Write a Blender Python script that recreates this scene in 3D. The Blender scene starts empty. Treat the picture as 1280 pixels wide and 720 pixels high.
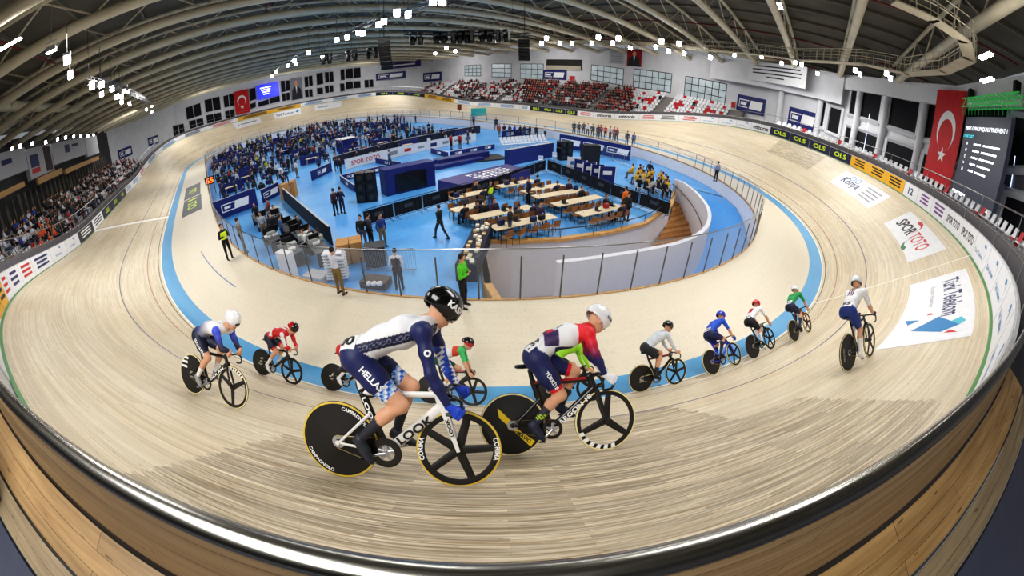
import bpy, math, random
import numpy as np
from mathutils import Vector, Matrix
PI=math.pi
random.seed(7); RNG=np.random.default_rng(5)
SC=bpy.context.scene
COL=SC.collection
# ---------------------------------------------------------------- camera model
CAM=np.array([-19.8783,-47.6207,6.511]); YAW,PITCH,ROLL,FPX=.801,-.547,.0189,468.907
def _cam():
    f=np.array([math.sin(YAW)*math.cos(PITCH),math.cos(YAW)*math.cos(PITCH),math.sin(PITCH)])
    r=np.array([math.cos(YAW),-math.sin(YAW),0.]); u=np.cross(r,f)
    c,s=math.cos(ROLL),math.sin(ROLL)
    return r*c+u*s,u*c-r*s,f
CR,CU,CF=_cam()
def ray(u,v):
    a,b=u-640.,360.-v; r=math.hypot(a,b)+1e-9; th=r/FPX
    return CF*math.cos(th)+(CR*a/r+CU*b/r)*math.sin(th)
def onz(u,v,z):
    d=ray(u,v); return CAM+d*((z-CAM[2])/d[2])
def at_dist(u,v,dist):
    d=ray(u,v); return CAM+d*(dist/math.hypot(d[0],d[1]))
cd=bpy.data.cameras.new('camera'); cam=bpy.data.objects.new('camera',cd); COL.objects.link(cam)
cd.type='PANO'; cd.sensor_fit='HORIZONTAL'; cd.sensor_width=36.; cd.clip_start=.02; cd.clip_end=500
cy=cd; cy.panorama_type='FISHEYE_LENS_POLYNOMIAL'; cy.fisheye_fov=math.radians(210)
cy.fisheye_polynomial_k0=0; cy.fisheye_polynomial_k1=-1/(FPX*36/1280); cy.fisheye_polynomial_k2=0; cy.fisheye_polynomial_k3=0; cy.fisheye_polynomial_k4=0
mw=Matrix.Identity(4)
for i in range(3):
    mw[i][0],mw[i][1],mw[i][2],mw[i][3]=CR[i],CU[i],-CF[i],CAM[i]
cam.matrix_world=mw; SC.camera=cam
# ---------------------------------------------------------------- materials
MATS={}
def lin(c): return tuple((x/12.92 if x<=.04045 else ((x+.055)/1.055)**2.4) for x in c)
def rgb(r,g,b): return lin((r/255.,g/255.,b/255.))
class NT:
    def __init__(s,name):
        s.m=bpy.data.materials.new(name); s.m.use_nodes=True; s.t=s.m.node_tree; s.n=s.t.nodes
        s.b=s.n['Principled BSDF']; s.out=s.n['Material Output']
    def new(s,ty,**k):
        n=s.n.new(ty)
        for a,b in k.items(): setattr(n,a,b)
        return n
    def put(s,x,sock):
        if isinstance(x,bpy.types.NodeSocket): s.t.links.new(x,sock)
        elif x is not None: sock.default_value=x
    def math(s,op,a,b=None,c=None):
        n=s.new('ShaderNodeMath',operation=op)
        s.put(a,n.inputs[0]); s.put(b,n.inputs[1]); s.put(c,n.inputs[2]); return n.outputs[0]
    def mix(s,f,a,b,mode='MIX'):
        n=s.new('ShaderNodeMix',data_type='RGBA',blend_type=mode)
        if not isinstance(a,bpy.types.NodeSocket): a=tuple(a)+(1,)
        if not isinstance(b,bpy.types.NodeSocket): b=tuple(b)+(1,)
        s.put(f,n.inputs[0]); s.put(a,n.inputs[6]); s.put(b,n.inputs[7]); return n.outputs[2]
    def noise(s,vec,scale,detail=2.,rough=.5):
        n=s.new('ShaderNodeTexNoise'); n.inputs['Scale'].default_value=scale; n.inputs['Detail'].default_value=detail; n.inputs['Roughness'].default_value=rough
        if vec is not None: s.put(vec,n.inputs['Vector'])
        return n.outputs['Fac']
    def vec(s,x,y,z=0.):
        n=s.new('ShaderNodeCombineXYZ'); s.put(x,n.inputs[0]); s.put(y,n.inputs[1]); s.put(z,n.inputs[2]); return n.outputs[0]
    def rng(s,x,a,b,c,d):
        n=s.new('ShaderNodeMapRange'); s.put(x,n.inputs[0])
        for i,v in enumerate((a,b,c,d)): n.inputs[1+i].default_value=v
        return n.outputs[0]
def mat(name,c,rough=.5,metal=0.,emit=0.,var=.06,scale=6.,coat=0.,alpha=1.):
    if name in MATS: return MATS[name]
    t=NT(name); b=t.b
    if var>0:
        co=t.new('ShaderNodeTexCoord').outputs['Object']
        f=t.rng(t.noise(co,scale,3.),.3,.7,1-var,1+var)
        n=t.new('ShaderNodeVectorMath',operation='SCALE'); n.inputs[0].default_value=c; t.put(f,n.inputs[3])
        t.put(n.outputs[0],b.inputs['Base Color'])
    else: b.inputs['Base Color'].default_value=(*c,1)
    b.inputs['Roughness'].default_value=rough; b.inputs['Metallic'].default_value=metal
    if emit: b.inputs['Emission Color'].default_value=(*c,1); b.inputs['Emission Strength'].default_value=emit
    if coat: b.inputs['Coat Weight'].default_value=coat
    if alpha<1: b.inputs['Alpha'].default_value=alpha
    MATS[name]=t.m; return t.m
def mat_objcolor(name,rough=.7,random_dark=False,var=.1):
    if name in MATS: return MATS[name]
    t=NT(name); oi=t.new('ShaderNodeObjectInfo')
    if random_dark:
        r=t.new('ShaderNodeValToRGB'); r.color_ramp.interpolation='CONSTANT'; el=r.color_ramp.elements
        cs=[(0,rgb(22,22,28)),(.35,rgb(30,36,60)),(.6,rgb(52,50,52)),(.75,rgb(70,84,112)),(.9,rgb(120,108,88))]
        el[0].color=(*cs[0][1],1); el[1].position=cs[1][0]; el[1].color=(*cs[1][1],1)
        for p,c in cs[2:]:
            e=el.new(p); e.color=(*c,1)
        t.put(oi.outputs['Random'],r.inputs[0]); c=r.outputs[0]
    else: c=oi.outputs['Color']
    co=t.new('ShaderNodeTexCoord').outputs['Object']
    f=t.rng(t.noise(co,9.,3.),.3,.7,1-var,1+var)
    n=t.new('ShaderNodeVectorMath',operation='SCALE'); t.put(c,n.inputs[0]); t.put(f,n.inputs[3])
    t.put(n.outputs[0],t.b.inputs['Base Color']); t.b.inputs['Roughness'].default_value=rough
    MATS[name]=t.m; return t.m
def mat_vcol(name,rough=.5,var=.05,coat=0.):
    if name in MATS: return MATS[name]
    t=NT(name); a=t.new('ShaderNodeVertexColor',layer_name='Col')
    co=t.new('ShaderNodeTexCoord').outputs['Object']
    f=t.rng(t.noise(co,14.,3.),.3,.7,1-var,1+var)
    n=t.new('ShaderNodeVectorMath',operation='SCALE'); t.put(a.outputs[0],n.inputs[0]); t.put(f,n.inputs[3])
    t.put(n.outputs[0],t.b.inputs['Base Color']); t.b.inputs['Roughness'].default_value=rough; t.b.inputs['Coat Weight'].default_value=coat
    MATS[name]=t.m; return t.m
def mat_glass(name,c,op=.16,rough=.1):
    if name in MATS: return MATS[name]
    t=NT(name); tr=t.new('ShaderNodeBsdfTransparent'); mx=t.new('ShaderNodeMixShader')
    t.b.inputs['Base Color'].default_value=(*c,1); t.b.inputs['Roughness'].default_value=rough
    lw=t.new('ShaderNodeLayerWeight'); lw.inputs[0].default_value=.25
    t.put(t.rng(lw.outputs['Facing'],0,1,op,min(1,op*3)),mx.inputs[0])
    t.t.links.new(tr.outputs[0],mx.inputs[1]); t.t.links.new(t.b.outputs[0],mx.inputs[2]); t.t.links.new(mx.outputs[0],t.out.inputs[0])
    MATS[name]=t.m; return t.m
BLACK=mat('black_plastic',rgb(14,14,16),.35); DARK=mat('dark_grey',rgb(42,42,46),.5); WHITE=mat('white_paint',rgb(235,235,238),.5)
STEEL=mat('brushed_steel',rgb(170,170,172),.28,.9); NAVY=mat('navy_vinyl',rgb(22,34,110),.5,var=.15,scale=2.); LIME=mat('lime_paint',rgb(205,235,30),.5)
CHROME=mat('polished_steel',rgb(200,198,192),.16,1.); WOOD=mat('rim_wood',rgb(206,160,98),.5,var=.15,scale=3.); RED=mat('red_vinyl',rgb(200,22,32),.5)
YELLOW=mat('yellow_vinyl',rgb(240,190,30),.5); GREY=mat('grey_paint',rgb(130,130,134),.6); LIGHTGREY=mat('light_grey',rgb(185,185,190),.6); GREEN=mat('green_paint',rgb(30,125,62),.5)
SKIN=mat('skin',rgb(214,160,128),.5); HAIR=mat('hair',rgb(40,28,22),.7); BLUEP=mat('blue_vinyl',rgb(40,90,190),.5); CREAM=mat('cream_steel',rgb(188,180,158),.5)
# ---------------------------------------------------------------- mesh building
def V3(*a): return np.array(a,float)
def nrm(v): return v/(np.linalg.norm(v)+1e-12)
class MB:
    def __init__(s): s.v=[]; s.f=[]; s.mi=[]
    def add(s,vs,fs,mi=0):
        o=len(s.v); s.v+= [tuple(map(float,p)) for p in vs]; s.f+=[tuple(i+o for i in f) for f in fs]; s.mi+=[mi]*len(fs); return s
    def box(s,c,size,ax=None,mi=0):
        ax=np.eye(3) if ax is None else np.array(ax); h=np.array(size)/2.
        P=[np.array(c)+ax.T@(h*np.array(k)) for k in ((-1,-1,-1),(1,-1,-1),(1,1,-1),(-1,1,-1),(-1,-1,1),(1,-1,1),(1,1,1),(-1,1,1))]
        return s.add(P,[(0,3,2,1),(4,5,6,7),(0,1,5,4),(1,2,6,5),(2,3,7,6),(3,0,4,7)],mi)
    def rbox(s,c,size,r,ax=None,mi=0):   # box with rounded vertical edges and a chamfered top
        ax=np.eye(3) if ax is None else np.array(ax); hx,hy,hz=np.array(size)/2.
        ring=[]
        for k in range(16):
            a=(k+.5)/16*2*PI; sx=1 if math.cos(a)>0 else -1; sy=1 if math.sin(a)>0 else -1
            ring.append((sx*(hx-r)+r*math.cos(a),sy*(hy-r)+r*math.sin(a)))
        secs=[]
        for z,k in ((-hz,0),(hz-r*.6,0),(hz,r*.5)):
            secs.append([np.array(c)+ax.T@np.array((x*(1-k/max(hx,hy)),y*(1-k/max(hx,hy)),z)) for x,y in ring])
        return s.loft(secs,mi=mi)
    def quad(s,a,b,c,d,mi=0): return s.add([a,b,c,d],[(0,1,2,3)],mi)
    def loft(s,secs,cap=True,closed=False,mi=0):
        n=len(secs[0]); vs=[p for q in secs for p in q]; fs=[]
        m=len(secs); last=m if closed else m-1
        for i in range(last):
            j=(i+1)%m
            for k in range(n): fs.append((i*n+k,i*n+(k+1)%n,j*n+(k+1)%n,j*n+k))
        if cap and not closed: fs.append(tuple(range(n))[::-1]); fs.append(tuple((m-1)*n+k for k in range(n)))
        return s.add(vs,fs,mi)
    def tube(s,pts,r,n=8,closed=False,mi=0,flat=1.,up=None):
        P=[np.array(p,float) for p in pts]; m=len(P); r=r if isinstance(r,(list,tuple)) else [r]*m
        T=[nrm((P[(i+1)%m] if (i<m-1 or closed) else P[i])-(P[i-1] if (i>0 or closed) else P[i])) for i in range(m)]
        a=np.array(up,float) if up is not None else (V3(0,0,1) if abs(T[0][2])<.9 else V3(1,0,0)); secs=[]
        for i in range(m):
            b=nrm(np.cross(T[i],a)); a2=np.cross(b,T[i])
            if up is None: a=a2
            secs.append([P[i]+r[i]*(b*math.cos(t)*flat+a2*math.sin(t)) for t in np.linspace(0,2*PI,n,endpoint=False)])
        return s.loft(secs,closed=closed,mi=mi)
    def blade(s,p0,p1,w0,d0,w1,d1,side,n=10,mi=0,m=2):   # airfoil tube; side = thickness direction
        p0,p1=np.array(p0,float),np.array(p1,float); t=nrm(p1-p0); sd=np.array(side,float); sd=nrm(sd-t*(sd@t)); ch=np.cross(t,sd); secs=[]
        for i in range(m):
            k=i/(m-1.); w=w0+(w1-w0)*k; d=d0+(d1-d0)*k
            secs.append([p0+(p1-p0)*k+sd*math.cos(q)*w/2+ch*math.sin(q)*d/2 for q in np.linspace(0,2*PI,n,endpoint=False)])
        return s.loft(secs,mi=mi)
    def lathe(s,prof,c,ax,n=40,mi=0,closed=False):  # prof: (radius, height along ax)
        ax=nrm(np.array(ax,float)); e=nrm(np.cross(ax,V3(0,0,1) if abs(ax[2])<.9 else V3(1,0,0))); g=np.cross(ax,e); c=np.array(c,float)
        secs=[[c+ax*h+r*(e*math.cos(t)+g*math.sin(t)) for t in np.linspace(0,2*PI,n,endpoint=False)] for r,h in prof]
        return s.loft(secs,cap=not closed,closed=closed,mi=mi)
    def ball(s,c,r,n=8,mi=0):
        r=np.array(r)*np.ones(3); secs=[[np.array(c)+r*V3(math.sin(p)*math.cos(t),math.sin(p)*math.sin(t),math.cos(p)) for t in np.linspace(0,2*PI,n,endpoint=False)] for p in np.linspace(PI-.05,.05,max(5,n//2+2))]
        return s.loft(secs,mi=mi)
    def build(s,name,mats,parent=None,smooth=False,local=False,base=None):
        me=bpy.data.meshes.new(name); P=np.array(s.v,float)
        if parent is not None and not local: P=P-np.array(parent['base'])
        if base is not None: P=P-np.array(base)
        me.from_pydata(P.tolist(),[],s.f)
        for m in (mats if isinstance(mats,(list,tuple)) else [mats]): me.materials.append(m)
        if any(s.mi): me.polygons.foreach_set('material_index',s.mi)
        if smooth: me.polygons.foreach_set('use_smooth',[True]*len(me.polygons)); 
        if smooth and hasattr(me,'set_sharp_from_angle'): me.set_sharp_from_angle(angle=.7)
        me.update()
        o=bpy.data.objects.new(name,me); COL.objects.link(o)
        if parent is not None:
            o.parent=parent
            if not local: o['base']=list(parent['base'])
        if base is not None: o.location=base; o['base']=[float(q) for q in base]
        return o
def root(name,label,cat,loc=(0,0,0),group=None,mw=None):
    o=bpy.data.objects.new(name,None); COL.objects.link(o); o.empty_display_size=.2
    if mw is not None: o.matrix_world=mw; o['base']=[0.,0.,0.]
    else: o.location=tuple(loc); o['base']=[float(x) for x in loc]
    return tag(o,label,cat,group)
def tag(o,label,cat,group=None):
    o['label']=label; o['category']=cat
    if group: o['group']=group
    return o
def struct(o): o['kind']='structure'; return o
def kids(o): return list(o.children)
def dup(o,mw=None,label=None,group=None,color=None):
    c=o.copy(); COL.objects.link(c)
    for ch in kids(o):
        d=ch.copy(); COL.objects.link(d); d.parent=c
        for g in kids(ch):
            e=g.copy(); COL.objects.link(e); e.parent=d
        if color is not None: d.color=color
    if mw is not None: c.matrix_world=mw
    if label: c['label']=label
    if group: c['group']=group
    if color is not None: c.color=color
    return c
def MW(p,rz=0.,s=1.): return Matrix.Translation(Vector([float(x) for x in p]))@Matrix.Rotation(rz,4,'Z')@Matrix.Diagonal((s,s,s,1))
# ---------------------------------------------------------------- lettering
_TX={}
def text2d(s,bold=.012,shear=0.,sub=False):
    k=(s,bold,shear)
    if k in _TX: return _TX[k]
    cu=bpy.data.curves.new('t','FONT'); cu.body=s; cu.size=1; cu.offset=bold; cu.shear=shear; cu.resolution_u=3; cu.fill_mode='FRONT'
    o=bpy.data.objects.new('t',cu); COL.objects.link(o); bpy.context.view_layer.update()
    me=bpy.data.meshes.new_from_object(o.evaluated_get(bpy.context.evaluated_depsgraph_get()))
    P=np.array([v.co[:2] for v in me.vertices]) if len(me.vertices) else np.zeros((0,2)); F=[tuple(p.vertices) for p in me.polygons]
    bpy.data.objects.remove(o); bpy.data.meshes.remove(me); bpy.data.curves.remove(cu)
    if len(P): P=P-(P.min(0)+P.max(0))/2
    _TX[k]=(P,F); return _TX[k]
def text_fn(mb,s,fn,h,w=None,cx=0.,cy=0.,bold=.012,shear=0.,mi=0):
    P,F=text2d(s,bold,shear)
    if not len(P): return mb
    e=P.max(0)-P.min(0); sy=h/e[1]; sx=(w/e[0]) if w else sy
    return mb.add([fn(x*sx+cx,y*sy+cy) for x,y in P],F,mi)
def text_plane(mb,s,o,ex,ey,h,w=None,off=.004,bold=.012,shear=0.,mi=0):
    o,ex,ey=[np.array(q,float) for q in (o,ex,ey)]; n=np.cross(ex,ey)
    return text_fn(mb,s,lambda x,y:o+ex*x+ey*y+n*off,h,w,bold=bold,shear=shear,mi=mi)
# ---------------------------------------------------------------- track geometry
TR=dict(R=23.1842,T=31.0437,bb=.7248,bs=.2049,W=7.255,wb=.7174,slb=.2466,ws=3.4293,sls=-.0729,rh=1.2846,mx=1.0143,bp=1.2176,cc=-.0138)
def _curve(n=240):
    R,T=TR['R'],TR['T']; Q=62.5; B=R*PI/2-T/2; a=Q-T-B
    s=np.linspace(0,Q,n+1); u=np.clip((s-a)/T,0,1); sm=u*u*(3-2*u); k=sm/R
    th=np.concatenate([[0],np.cumsum((k[1:]+k[:-1])/2*np.diff(s))]); th*=(PI/2)/th[-1]
    hx,hy=-np.sin(th),-np.cos(th)
    x=np.concatenate([[0],np.cumsum((hx[1:]+hx[:-1])/2*np.diff(s))]); y=np.concatenate([[0],np.cumsum((hy[1:]+hy[:-1])/2*np.diff(s))]); x=x-x[-1]
    X=[];Y=[];A=[];Bn=[];M=[]
    for sx,sy,rev in ((1,-1,0),(-1,-1,1),(-1,1,0),(1,1,1)):
        q=[x*sx,y*-sy,np.cos(th)*sx,-np.sin(th)*-sy,sm]
        if rev: q=[w[::-1] for w in q]
        for L,w in zip((X,Y,A,Bn,M),q): L.append(w[:-1])
    X,Y,A,Bn,M=[np.concatenate(w)[::-1] for w in (X,Y,A,Bn,M)]
    return X*TR['mx'],Y*TR['mx'],A,Bn,M
TX,TY,TA,TB,TM=_curve(); NTK=len(TX)
BKA=TR['bs']+(TR['bb']-TR['bs'])*np.clip(TM,1e-6,1)**TR['bp']
_ds=np.hypot(np.roll(TX,-1)-TX,np.roll(TY,-1)-TY); TS=np.concatenate([[0],np.cumsum(_ds)])[:-1]; TLEN=float(_ds.sum())
def lat(v,bk):
    d=0*bk; z=0*bk; W=TR['W']
    if v>=0:
        for i in range(10):
            vv=(i+.5)/10*v; a=bk*(1+TR['cc']*(2*vv/W-1)); d=d+np.cos(a)*v/10; z=z+np.sin(a)*v/10
    elif v>-TR['wb']: d=v+0*bk; z=v*TR['slb']*bk
    else: d=v+0*bk; z=-TR['wb']*TR['slb']*bk+(v+TR['wb'])*TR['sls']
    return d,z
def ti(s):
    s=s%TLEN; i=int(np.searchsorted(TS,s,side='right'))-1; j=(i+1)%NTK; t=(s-TS[i])/_ds[i]
    L=lambda w:w[i]*(1-t)+w[j]*t
    tg=nrm(V3(TX[j]-TX[i],TY[j]-TY[i],0))
    return L(TX),L(TY),L(TA),L(TB),L(BKA),tg
def tp(s,v,dz=0.):      # point of the track surface at arc length s, lateral v
    x,y,a,b,bk,tg=ti(s); d,z=lat(v,np.array(bk)); return V3(x+a*d,y+b*d,float(z)+dz)
def te(s,off,dz):       # point relative to the top edge: off metres outwards, dz above
    x,y,a,b,bk,tg=ti(s); d,z=lat(TR['W'],np.array(bk)); return V3(x+a*(d+off),y+b*(d+off),float(z)+dz)
def tframe(s,v):
    p=tp(s,v); l=nrm(tp(s,v+.05)-p); tg=ti(s)[5]; n=nrm(np.cross(l,tg)); n=n if n[2]>0 else -n
    return p,tg,l,n
def srange(s0,s1,step):
    if s1<s0: s1+=TLEN
    n=max(1,int(math.ceil((s1-s0)/step))); return [s0+(s1-s0)*i/n for i in range(n+1)]
# ================================================================ SETTING
W=TR['W']; FENCE_V=-(TR['wb']+TR['ws'])
def inside_fence(x,y,marg=.6):
    i=int(np.argmin((TX-x)**2+(TY-y)**2)); return (x-TX[i])*TA[i]+(y-TY[i])*TB[i]<FENCE_V-marg
def m_track():
    t=NT('track_wood'); uv=t.new('ShaderNodeUVMap',uv_map='UVMap').outputs[0]
    sp=t.new('ShaderNodeSeparateXYZ'); t.put(uv,sp.inputs[0]); u,v=sp.outputs[0],sp.outputs[1]
    def boards(w,h,a,b,off):
        n=t.new('ShaderNodeTexBrick',offset=off); t.put(uv,n.inputs['Vector']); n.inputs['Scale'].default_value=1
        n.inputs['Brick Width'].default_value=w; n.inputs['Row Height'].default_value=h; n.inputs['Mortar Size'].default_value=.0012; n.inputs['Mortar Smooth'].default_value=.3
        n.inputs['Color1'].default_value=(a,a,a,1); n.inputs['Color2'].default_value=(b,b,b,1); n.inputs['Mortar'].default_value=(.55,.52,.48,1); return n.outputs[0]
    grain=t.noise(t.vec(t.math('MULTIPLY',u,1.1),t.math('MULTIPLY',v,42.)),1.,5.,.65)
    cloud=t.noise(t.vec(t.math('MULTIPLY',u,.22),t.math('MULTIPLY',v,.9)),1.,4.)
    knots=t.noise(t.vec(t.math('MULTIPLY',u,9.),t.math('MULTIPLY',v,46.)),1.,1.)
    fine=t.noise(t.vec(t.math('MULTIPLY',u,1.7),t.math('MULTIPLY',v,110.)),1.,4.,.7)
    n=t.mix(t.rng(grain,.3,.7,0,1),rgb(214,198,168),rgb(240,230,210)); n=t.mix(t.rng(fine,.52,.7,0,.4),n,rgb(176,152,116))
    n=t.mix(t.rng(cloud,.35,.65,0,.45),n,rgb(206,184,148))
    n=t.mix(1.,n,boards(2.9,.046,.84,1.05,.41),'MULTIPLY')
    # unvarnished repair panels
    raw=t.mix(t.rng(grain,.36,.64,0,1),rgb(160,138,104),rgb(240,228,204)); raw=t.mix(t.rng(fine,.5,.66,0,.7),raw,rgb(124,102,72))
    raw=t.mix(1.,raw,boards(1.1,.046,.62,1.12,.37),'MULTIPLY')
    jag=t.math('MULTIPLY',t.math('SUBTRACT',t.noise(t.vec(0.,t.math('MULTIPLY',v,9.)),1.,2.),.5),.5)
    uj=t.math('ADD',u,jag)
    def inside(x,a,b): return t.math('MULTIPLY',t.math('GREATER_THAN',x,a),t.math('LESS_THAN',x,b))
    # slanted edges: the near panel spans s 170.0..176.1, v 2.45..6.72
    pa=t.math('MAXIMUM',t.math('MULTIPLY',inside(v,4.45,6.9),inside(uj,169.95,176.1)),t.math('MULTIPLY',inside(v,2.5,6.9),inside(uj,170.9,175.0)))
    pb=t.math('MULTIPLY',inside(v,4.6,6.95),inside(u,205.5,211.3))
    patch=t.math('MAXIMUM',pa,pb)
    n=t.mix(t.math('MULTIPLY',patch,.88),n,raw)
    n=t.mix(t.rng(knots,.715,.76,0,.62),n,rgb(96,72,46))
    safe=t.math('LESS_THAN',v,-.717)
    n=t.mix(t.math('MULTIPLY',safe,.8),n,rgb(228,219,200))
    n=t.mix(t.math('MULTIPLY',safe,t.rng(knots,.60,.72,0,.35)),n,rgb(150,140,126))
    def line(c,w,col,lo=None,f=.85):
        nonlocal n
        k=t.math('COMPARE',v,c,w/2)
        n=t.mix(t.math('MULTIPLY',k,f),n,col)
    blue=t.mix(t.rng(cloud,.3,.7,0,1),rgb(78,150,200),rgb(98,168,212))
    n=t.mix(inside(v,-.7174,0.),n,blue)
    line(.03,.07,rgb(245,240,230)); line(.22,.05,rgb(40,34,34)); line(.9,.05,rgb(150,46,40),f=.7); line(2.51,.05,rgb(36,50,110)); line(7.22,.09,rgb(24,140,60))
    fin=t.math('MULTIPLY',inside(u,139.0,139.72),t.math('GREATER_THAN',v,0.)); n=t.mix(fin,n,rgb(250,248,242))
    l2=t.math('MULTIPLY',t.math('COMPARE',u,185.55,.035),t.math('GREATER_THAN',v,0.)); n=t.mix(l2,n,rgb(245,244,236))
    for c in (12.,TLEN/2+12.):
        n=t.mix(t.math('MULTIPLY',t.math('COMPARE',u,c,.04),t.math('GREATER_THAN',v,0.)),n,rgb(170,60,50))
    arc=t.math('MULTIPLY',inside(u,153.,160.),t.math('COMPARE',v,-2.5,.03)); n=t.mix(arc,n,rgb(110,130,160))
    t.put(n,t.b.inputs['Base Color']); t.b.inputs['Roughness'].default_value=.42; t.b.inputs['Specular IOR Level'].default_value=.35
    return t.m
vs=[FENCE_V+(-TR['wb']-FENCE_V)*i/5 for i in range(6)]+[-.35,0]+[W*(i+1)/16 for i in range(16)]
P=[];UVs=[]
for v in vs:
    d,z=lat(v,BKA); P.append(np.stack([TX+TA*d,TY+TB*d,z],1)); UVs.append(v)
P=np.concatenate(P); NV=len(vs); N=NTK
F=[];UVL=[]
for j in range(NV-1):
    for i in range(N):
        i2=(i+1)%N; F.append((j*N+i,j*N+i2,(j+1)*N+i2,(j+1)*N+i)[::-1])
        u0=TS[i]; u1=TS[i2] if i2 else TLEN
        UVL+=[(u0,vs[j+1]),(u1,vs[j+1]),(u1,vs[j]),(u0,vs[j])]
me=bpy.data.meshes.new('track_surface'); me.from_pydata(P.tolist(),[],F); ul=me.uv_layers.new(name='UVMap')
ul.data.foreach_set('uv',np.array(UVL).ravel()); me.polygons.foreach_set('use_smooth',[True]*len(F)); me.materials.append(m_track())
o=bpy.data.objects.new('floor_track',me); COL.objects.link(o); struct(o)
# inner edge trim (wooden strip the glass fence stands on) and retaining wall down to the infield
ZF=-1.0
def ring_loft(name,fn,s0,s1,step,mats,smooth=True,closed=False):
    ss=srange(s0,s1,step); ss=ss[:-1] if closed else ss
    mb=MB(); mb.loft([fn(s) for s in ss],cap=not closed,closed=closed); return mb.build(name,mats,smooth=smooth)
struct(ring_loft('trim_inner_edge',lambda s:[tp(s,FENCE_V-.07,.03),tp(s,FENCE_V+.02,.03),tp(s,FENCE_V+.02,-.03),tp(s,FENCE_V-.07,-.1)],0,TLEN,.8,mat('edge_wood',rgb(190,152,106),.5,var=.12),closed=True))
RETW=mat('retaining_wall_white',rgb(232,230,236),.6)
struct(ring_loft('wall_retaining',lambda s:[tp(s,FENCE_V-.06,-.02),tp(s,FENCE_V-.06,0)*V3(1,1,0)+V3(0,0,-4.2),tp(s,FENCE_V+.1,0)*V3(1,1,0)+V3(0,0,-4.2),tp(s,FENCE_V+.1,-.05)],0,TLEN,.8,RETW,closed=True))
# -------- perimeter: board wall, rail, cladding
def prof_wall(s): return [te(s,0.015,-.02),te(s,0.015,1.2),te(s,.06,1.2),te(s,.06,-.02)]
PW=mat('perimeter_panel',rgb(206,206,208),.5,var=.08)
struct(ring_loft('wall_perimeter',lambda s:[te(s,.02,-.05),te(s,.02,.9),te(s,.07,.9),te(s,.07,-.4)],0,TLEN,.8,PW,closed=True))
struct(ring_loft('wall_behind_boards',lambda s:[te(s,.5,-.3),te(s,.5,1.3),te(s,.56,1.3),te(s,.56,-.6)],175.4,170.2,.8,mat('grey_kickboard',rgb(104,100,104),.6)))
mb=MB(); mb.tube([te(s,.068,TR['rh']) for s in srange(0,TLEN,.5)[:-1]],.021,12,closed=True)
mb2=mb.build('trim_perimeter_rail',mat('rail_steel',rgb(168,166,160),.24,1.),smooth=True); struct(mb2)
mb=MB(); mb.tube([te(s,.066,TR['rh']-.034) for s in srange(160,184,.3)],.014,8); struct(mb.build('trim_rail_painted_shade',BLACK,smooth=True))  # black tube painting in the shade beneath the rail, no real part
mb=MB(); mb.tube([te(s,.75,2.15) for s in srange(176.5,167.5+TLEN-TLEN,.8)] if False else [te(s,.75,2.15) for s in srange(177,167,.8)],.03,6); struct(mb.build('trim_upper_handrail',STEEL,smooth=True))
# posts of the perimeter rail and upper handrail
pm=MB()
for s in srange(177,167,2.2):
    a,b=te(s,.07,.85),te(s,.07,1.28); pm.tube([a,b],.018,5); pm.tube([te(s,.75,1.25),te(s,.75,2.15)],.018,5)
struct(pm.build('trim_rail_posts',STEEL))
# outer plank cladding beneath the rail, by the camera
def m_clad(name,c1,c2,seed):
    t=NT(name); co=t.new('ShaderNodeUVMap',uv_map='UVMap').outputs[0]; sp=t.new('ShaderNodeSeparateXYZ'); t.put(co,sp.inputs[0]); u,v=sp.outputs[0],sp.outputs[1]
    g=t.noise(t.vec(t.math('MULTIPLY',u,1.6),t.math('MULTIPLY',v,26.),seed),1.,5.,.6); k=t.noise(t.vec(t.math('MULTIPLY',u,7.),t.math('MULTIPLY',v,30.),seed),1.,1.)
    n=t.mix(t.rng(g,.3,.7,0,1),c1,c2)
    br=t.new('ShaderNodeTexBrick',offset=.43); t.put(co,br.inputs['Vector']); br.inputs['Scale'].default_value=1; br.inputs['Brick Width'].default_value=1.1; br.inputs['Row Height'].default_value=.085; br.inputs['Mortar Size'].default_value=.0016
    br.inputs['Color1'].default_value=(.8,.8,.8,1); br.inputs['Color2'].default_value=(1.05,1.05,1.05,1); br.inputs['Mortar'].default_value=(.3,.26,.2,1)
    n=t.mix(1.,n,br.outputs[0],'MULTIPLY'); n=t.mix(t.rng(k,.7,.74,0,.8),n,rgb(84,56,30))
    t.put(n,t.b.inputs['Base Color']); t.b.inputs['Roughness'].default_value=.45; return t.m
def clad(name,prof,m,s0=167,s1=175.6,step=.2):
    ss=srange(s0,s1,step); P=[];F=[];U=[]
    L=[0]
    for a,b in zip(prof,prof[1:]): L.append(L[-1]+math.hypot(b[0]-a[0],b[1]-a[1]))
    for s in ss: P+=[te(s,o,z) for o,z in prof]
    k=len(prof)
    for i in range(len(ss)-1):
        for j in range(k-1):
            F.append((i*k+j,i*k+j+1,(i+1)*k+j+1,(i+1)*k+j)); U+=[(ss[i],L[j]),(ss[i],L[j+1]),(ss[i+1],L[j+1]),(ss[i+1],L[j])]
    me=bpy.data.meshes.new(name); me.from_pydata([tuple(p) for p in P],[],F); ul=me.uv_layers.new(name='UVMap'); ul.data.foreach_set('uv',np.array(U).ravel()); me.polygons.foreach_set('use_smooth',[True]*len(F)); me.materials.append(m)
    o=bpy.data.objects.new(name,me); COL.objects.link(o); return struct(o)
C1=m_clad('cladding_pale',rgb(140,114,82),rgb(180,152,114),1.); C2=m_clad('cladding_amber',rgb(128,100,62),rgb(176,144,98),2.); C3=m_clad('cladding_grey',rgb(112,98,78),rgb(158,140,110),3.)
clad('wall_cladding_upper',[(.045,1.262),(.078,1.2),(.095,1.0),(.13,.73)],C1)
clad('trim_cladding_seam',[(.13,.735),(.15,.70)],BLACK)
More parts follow.
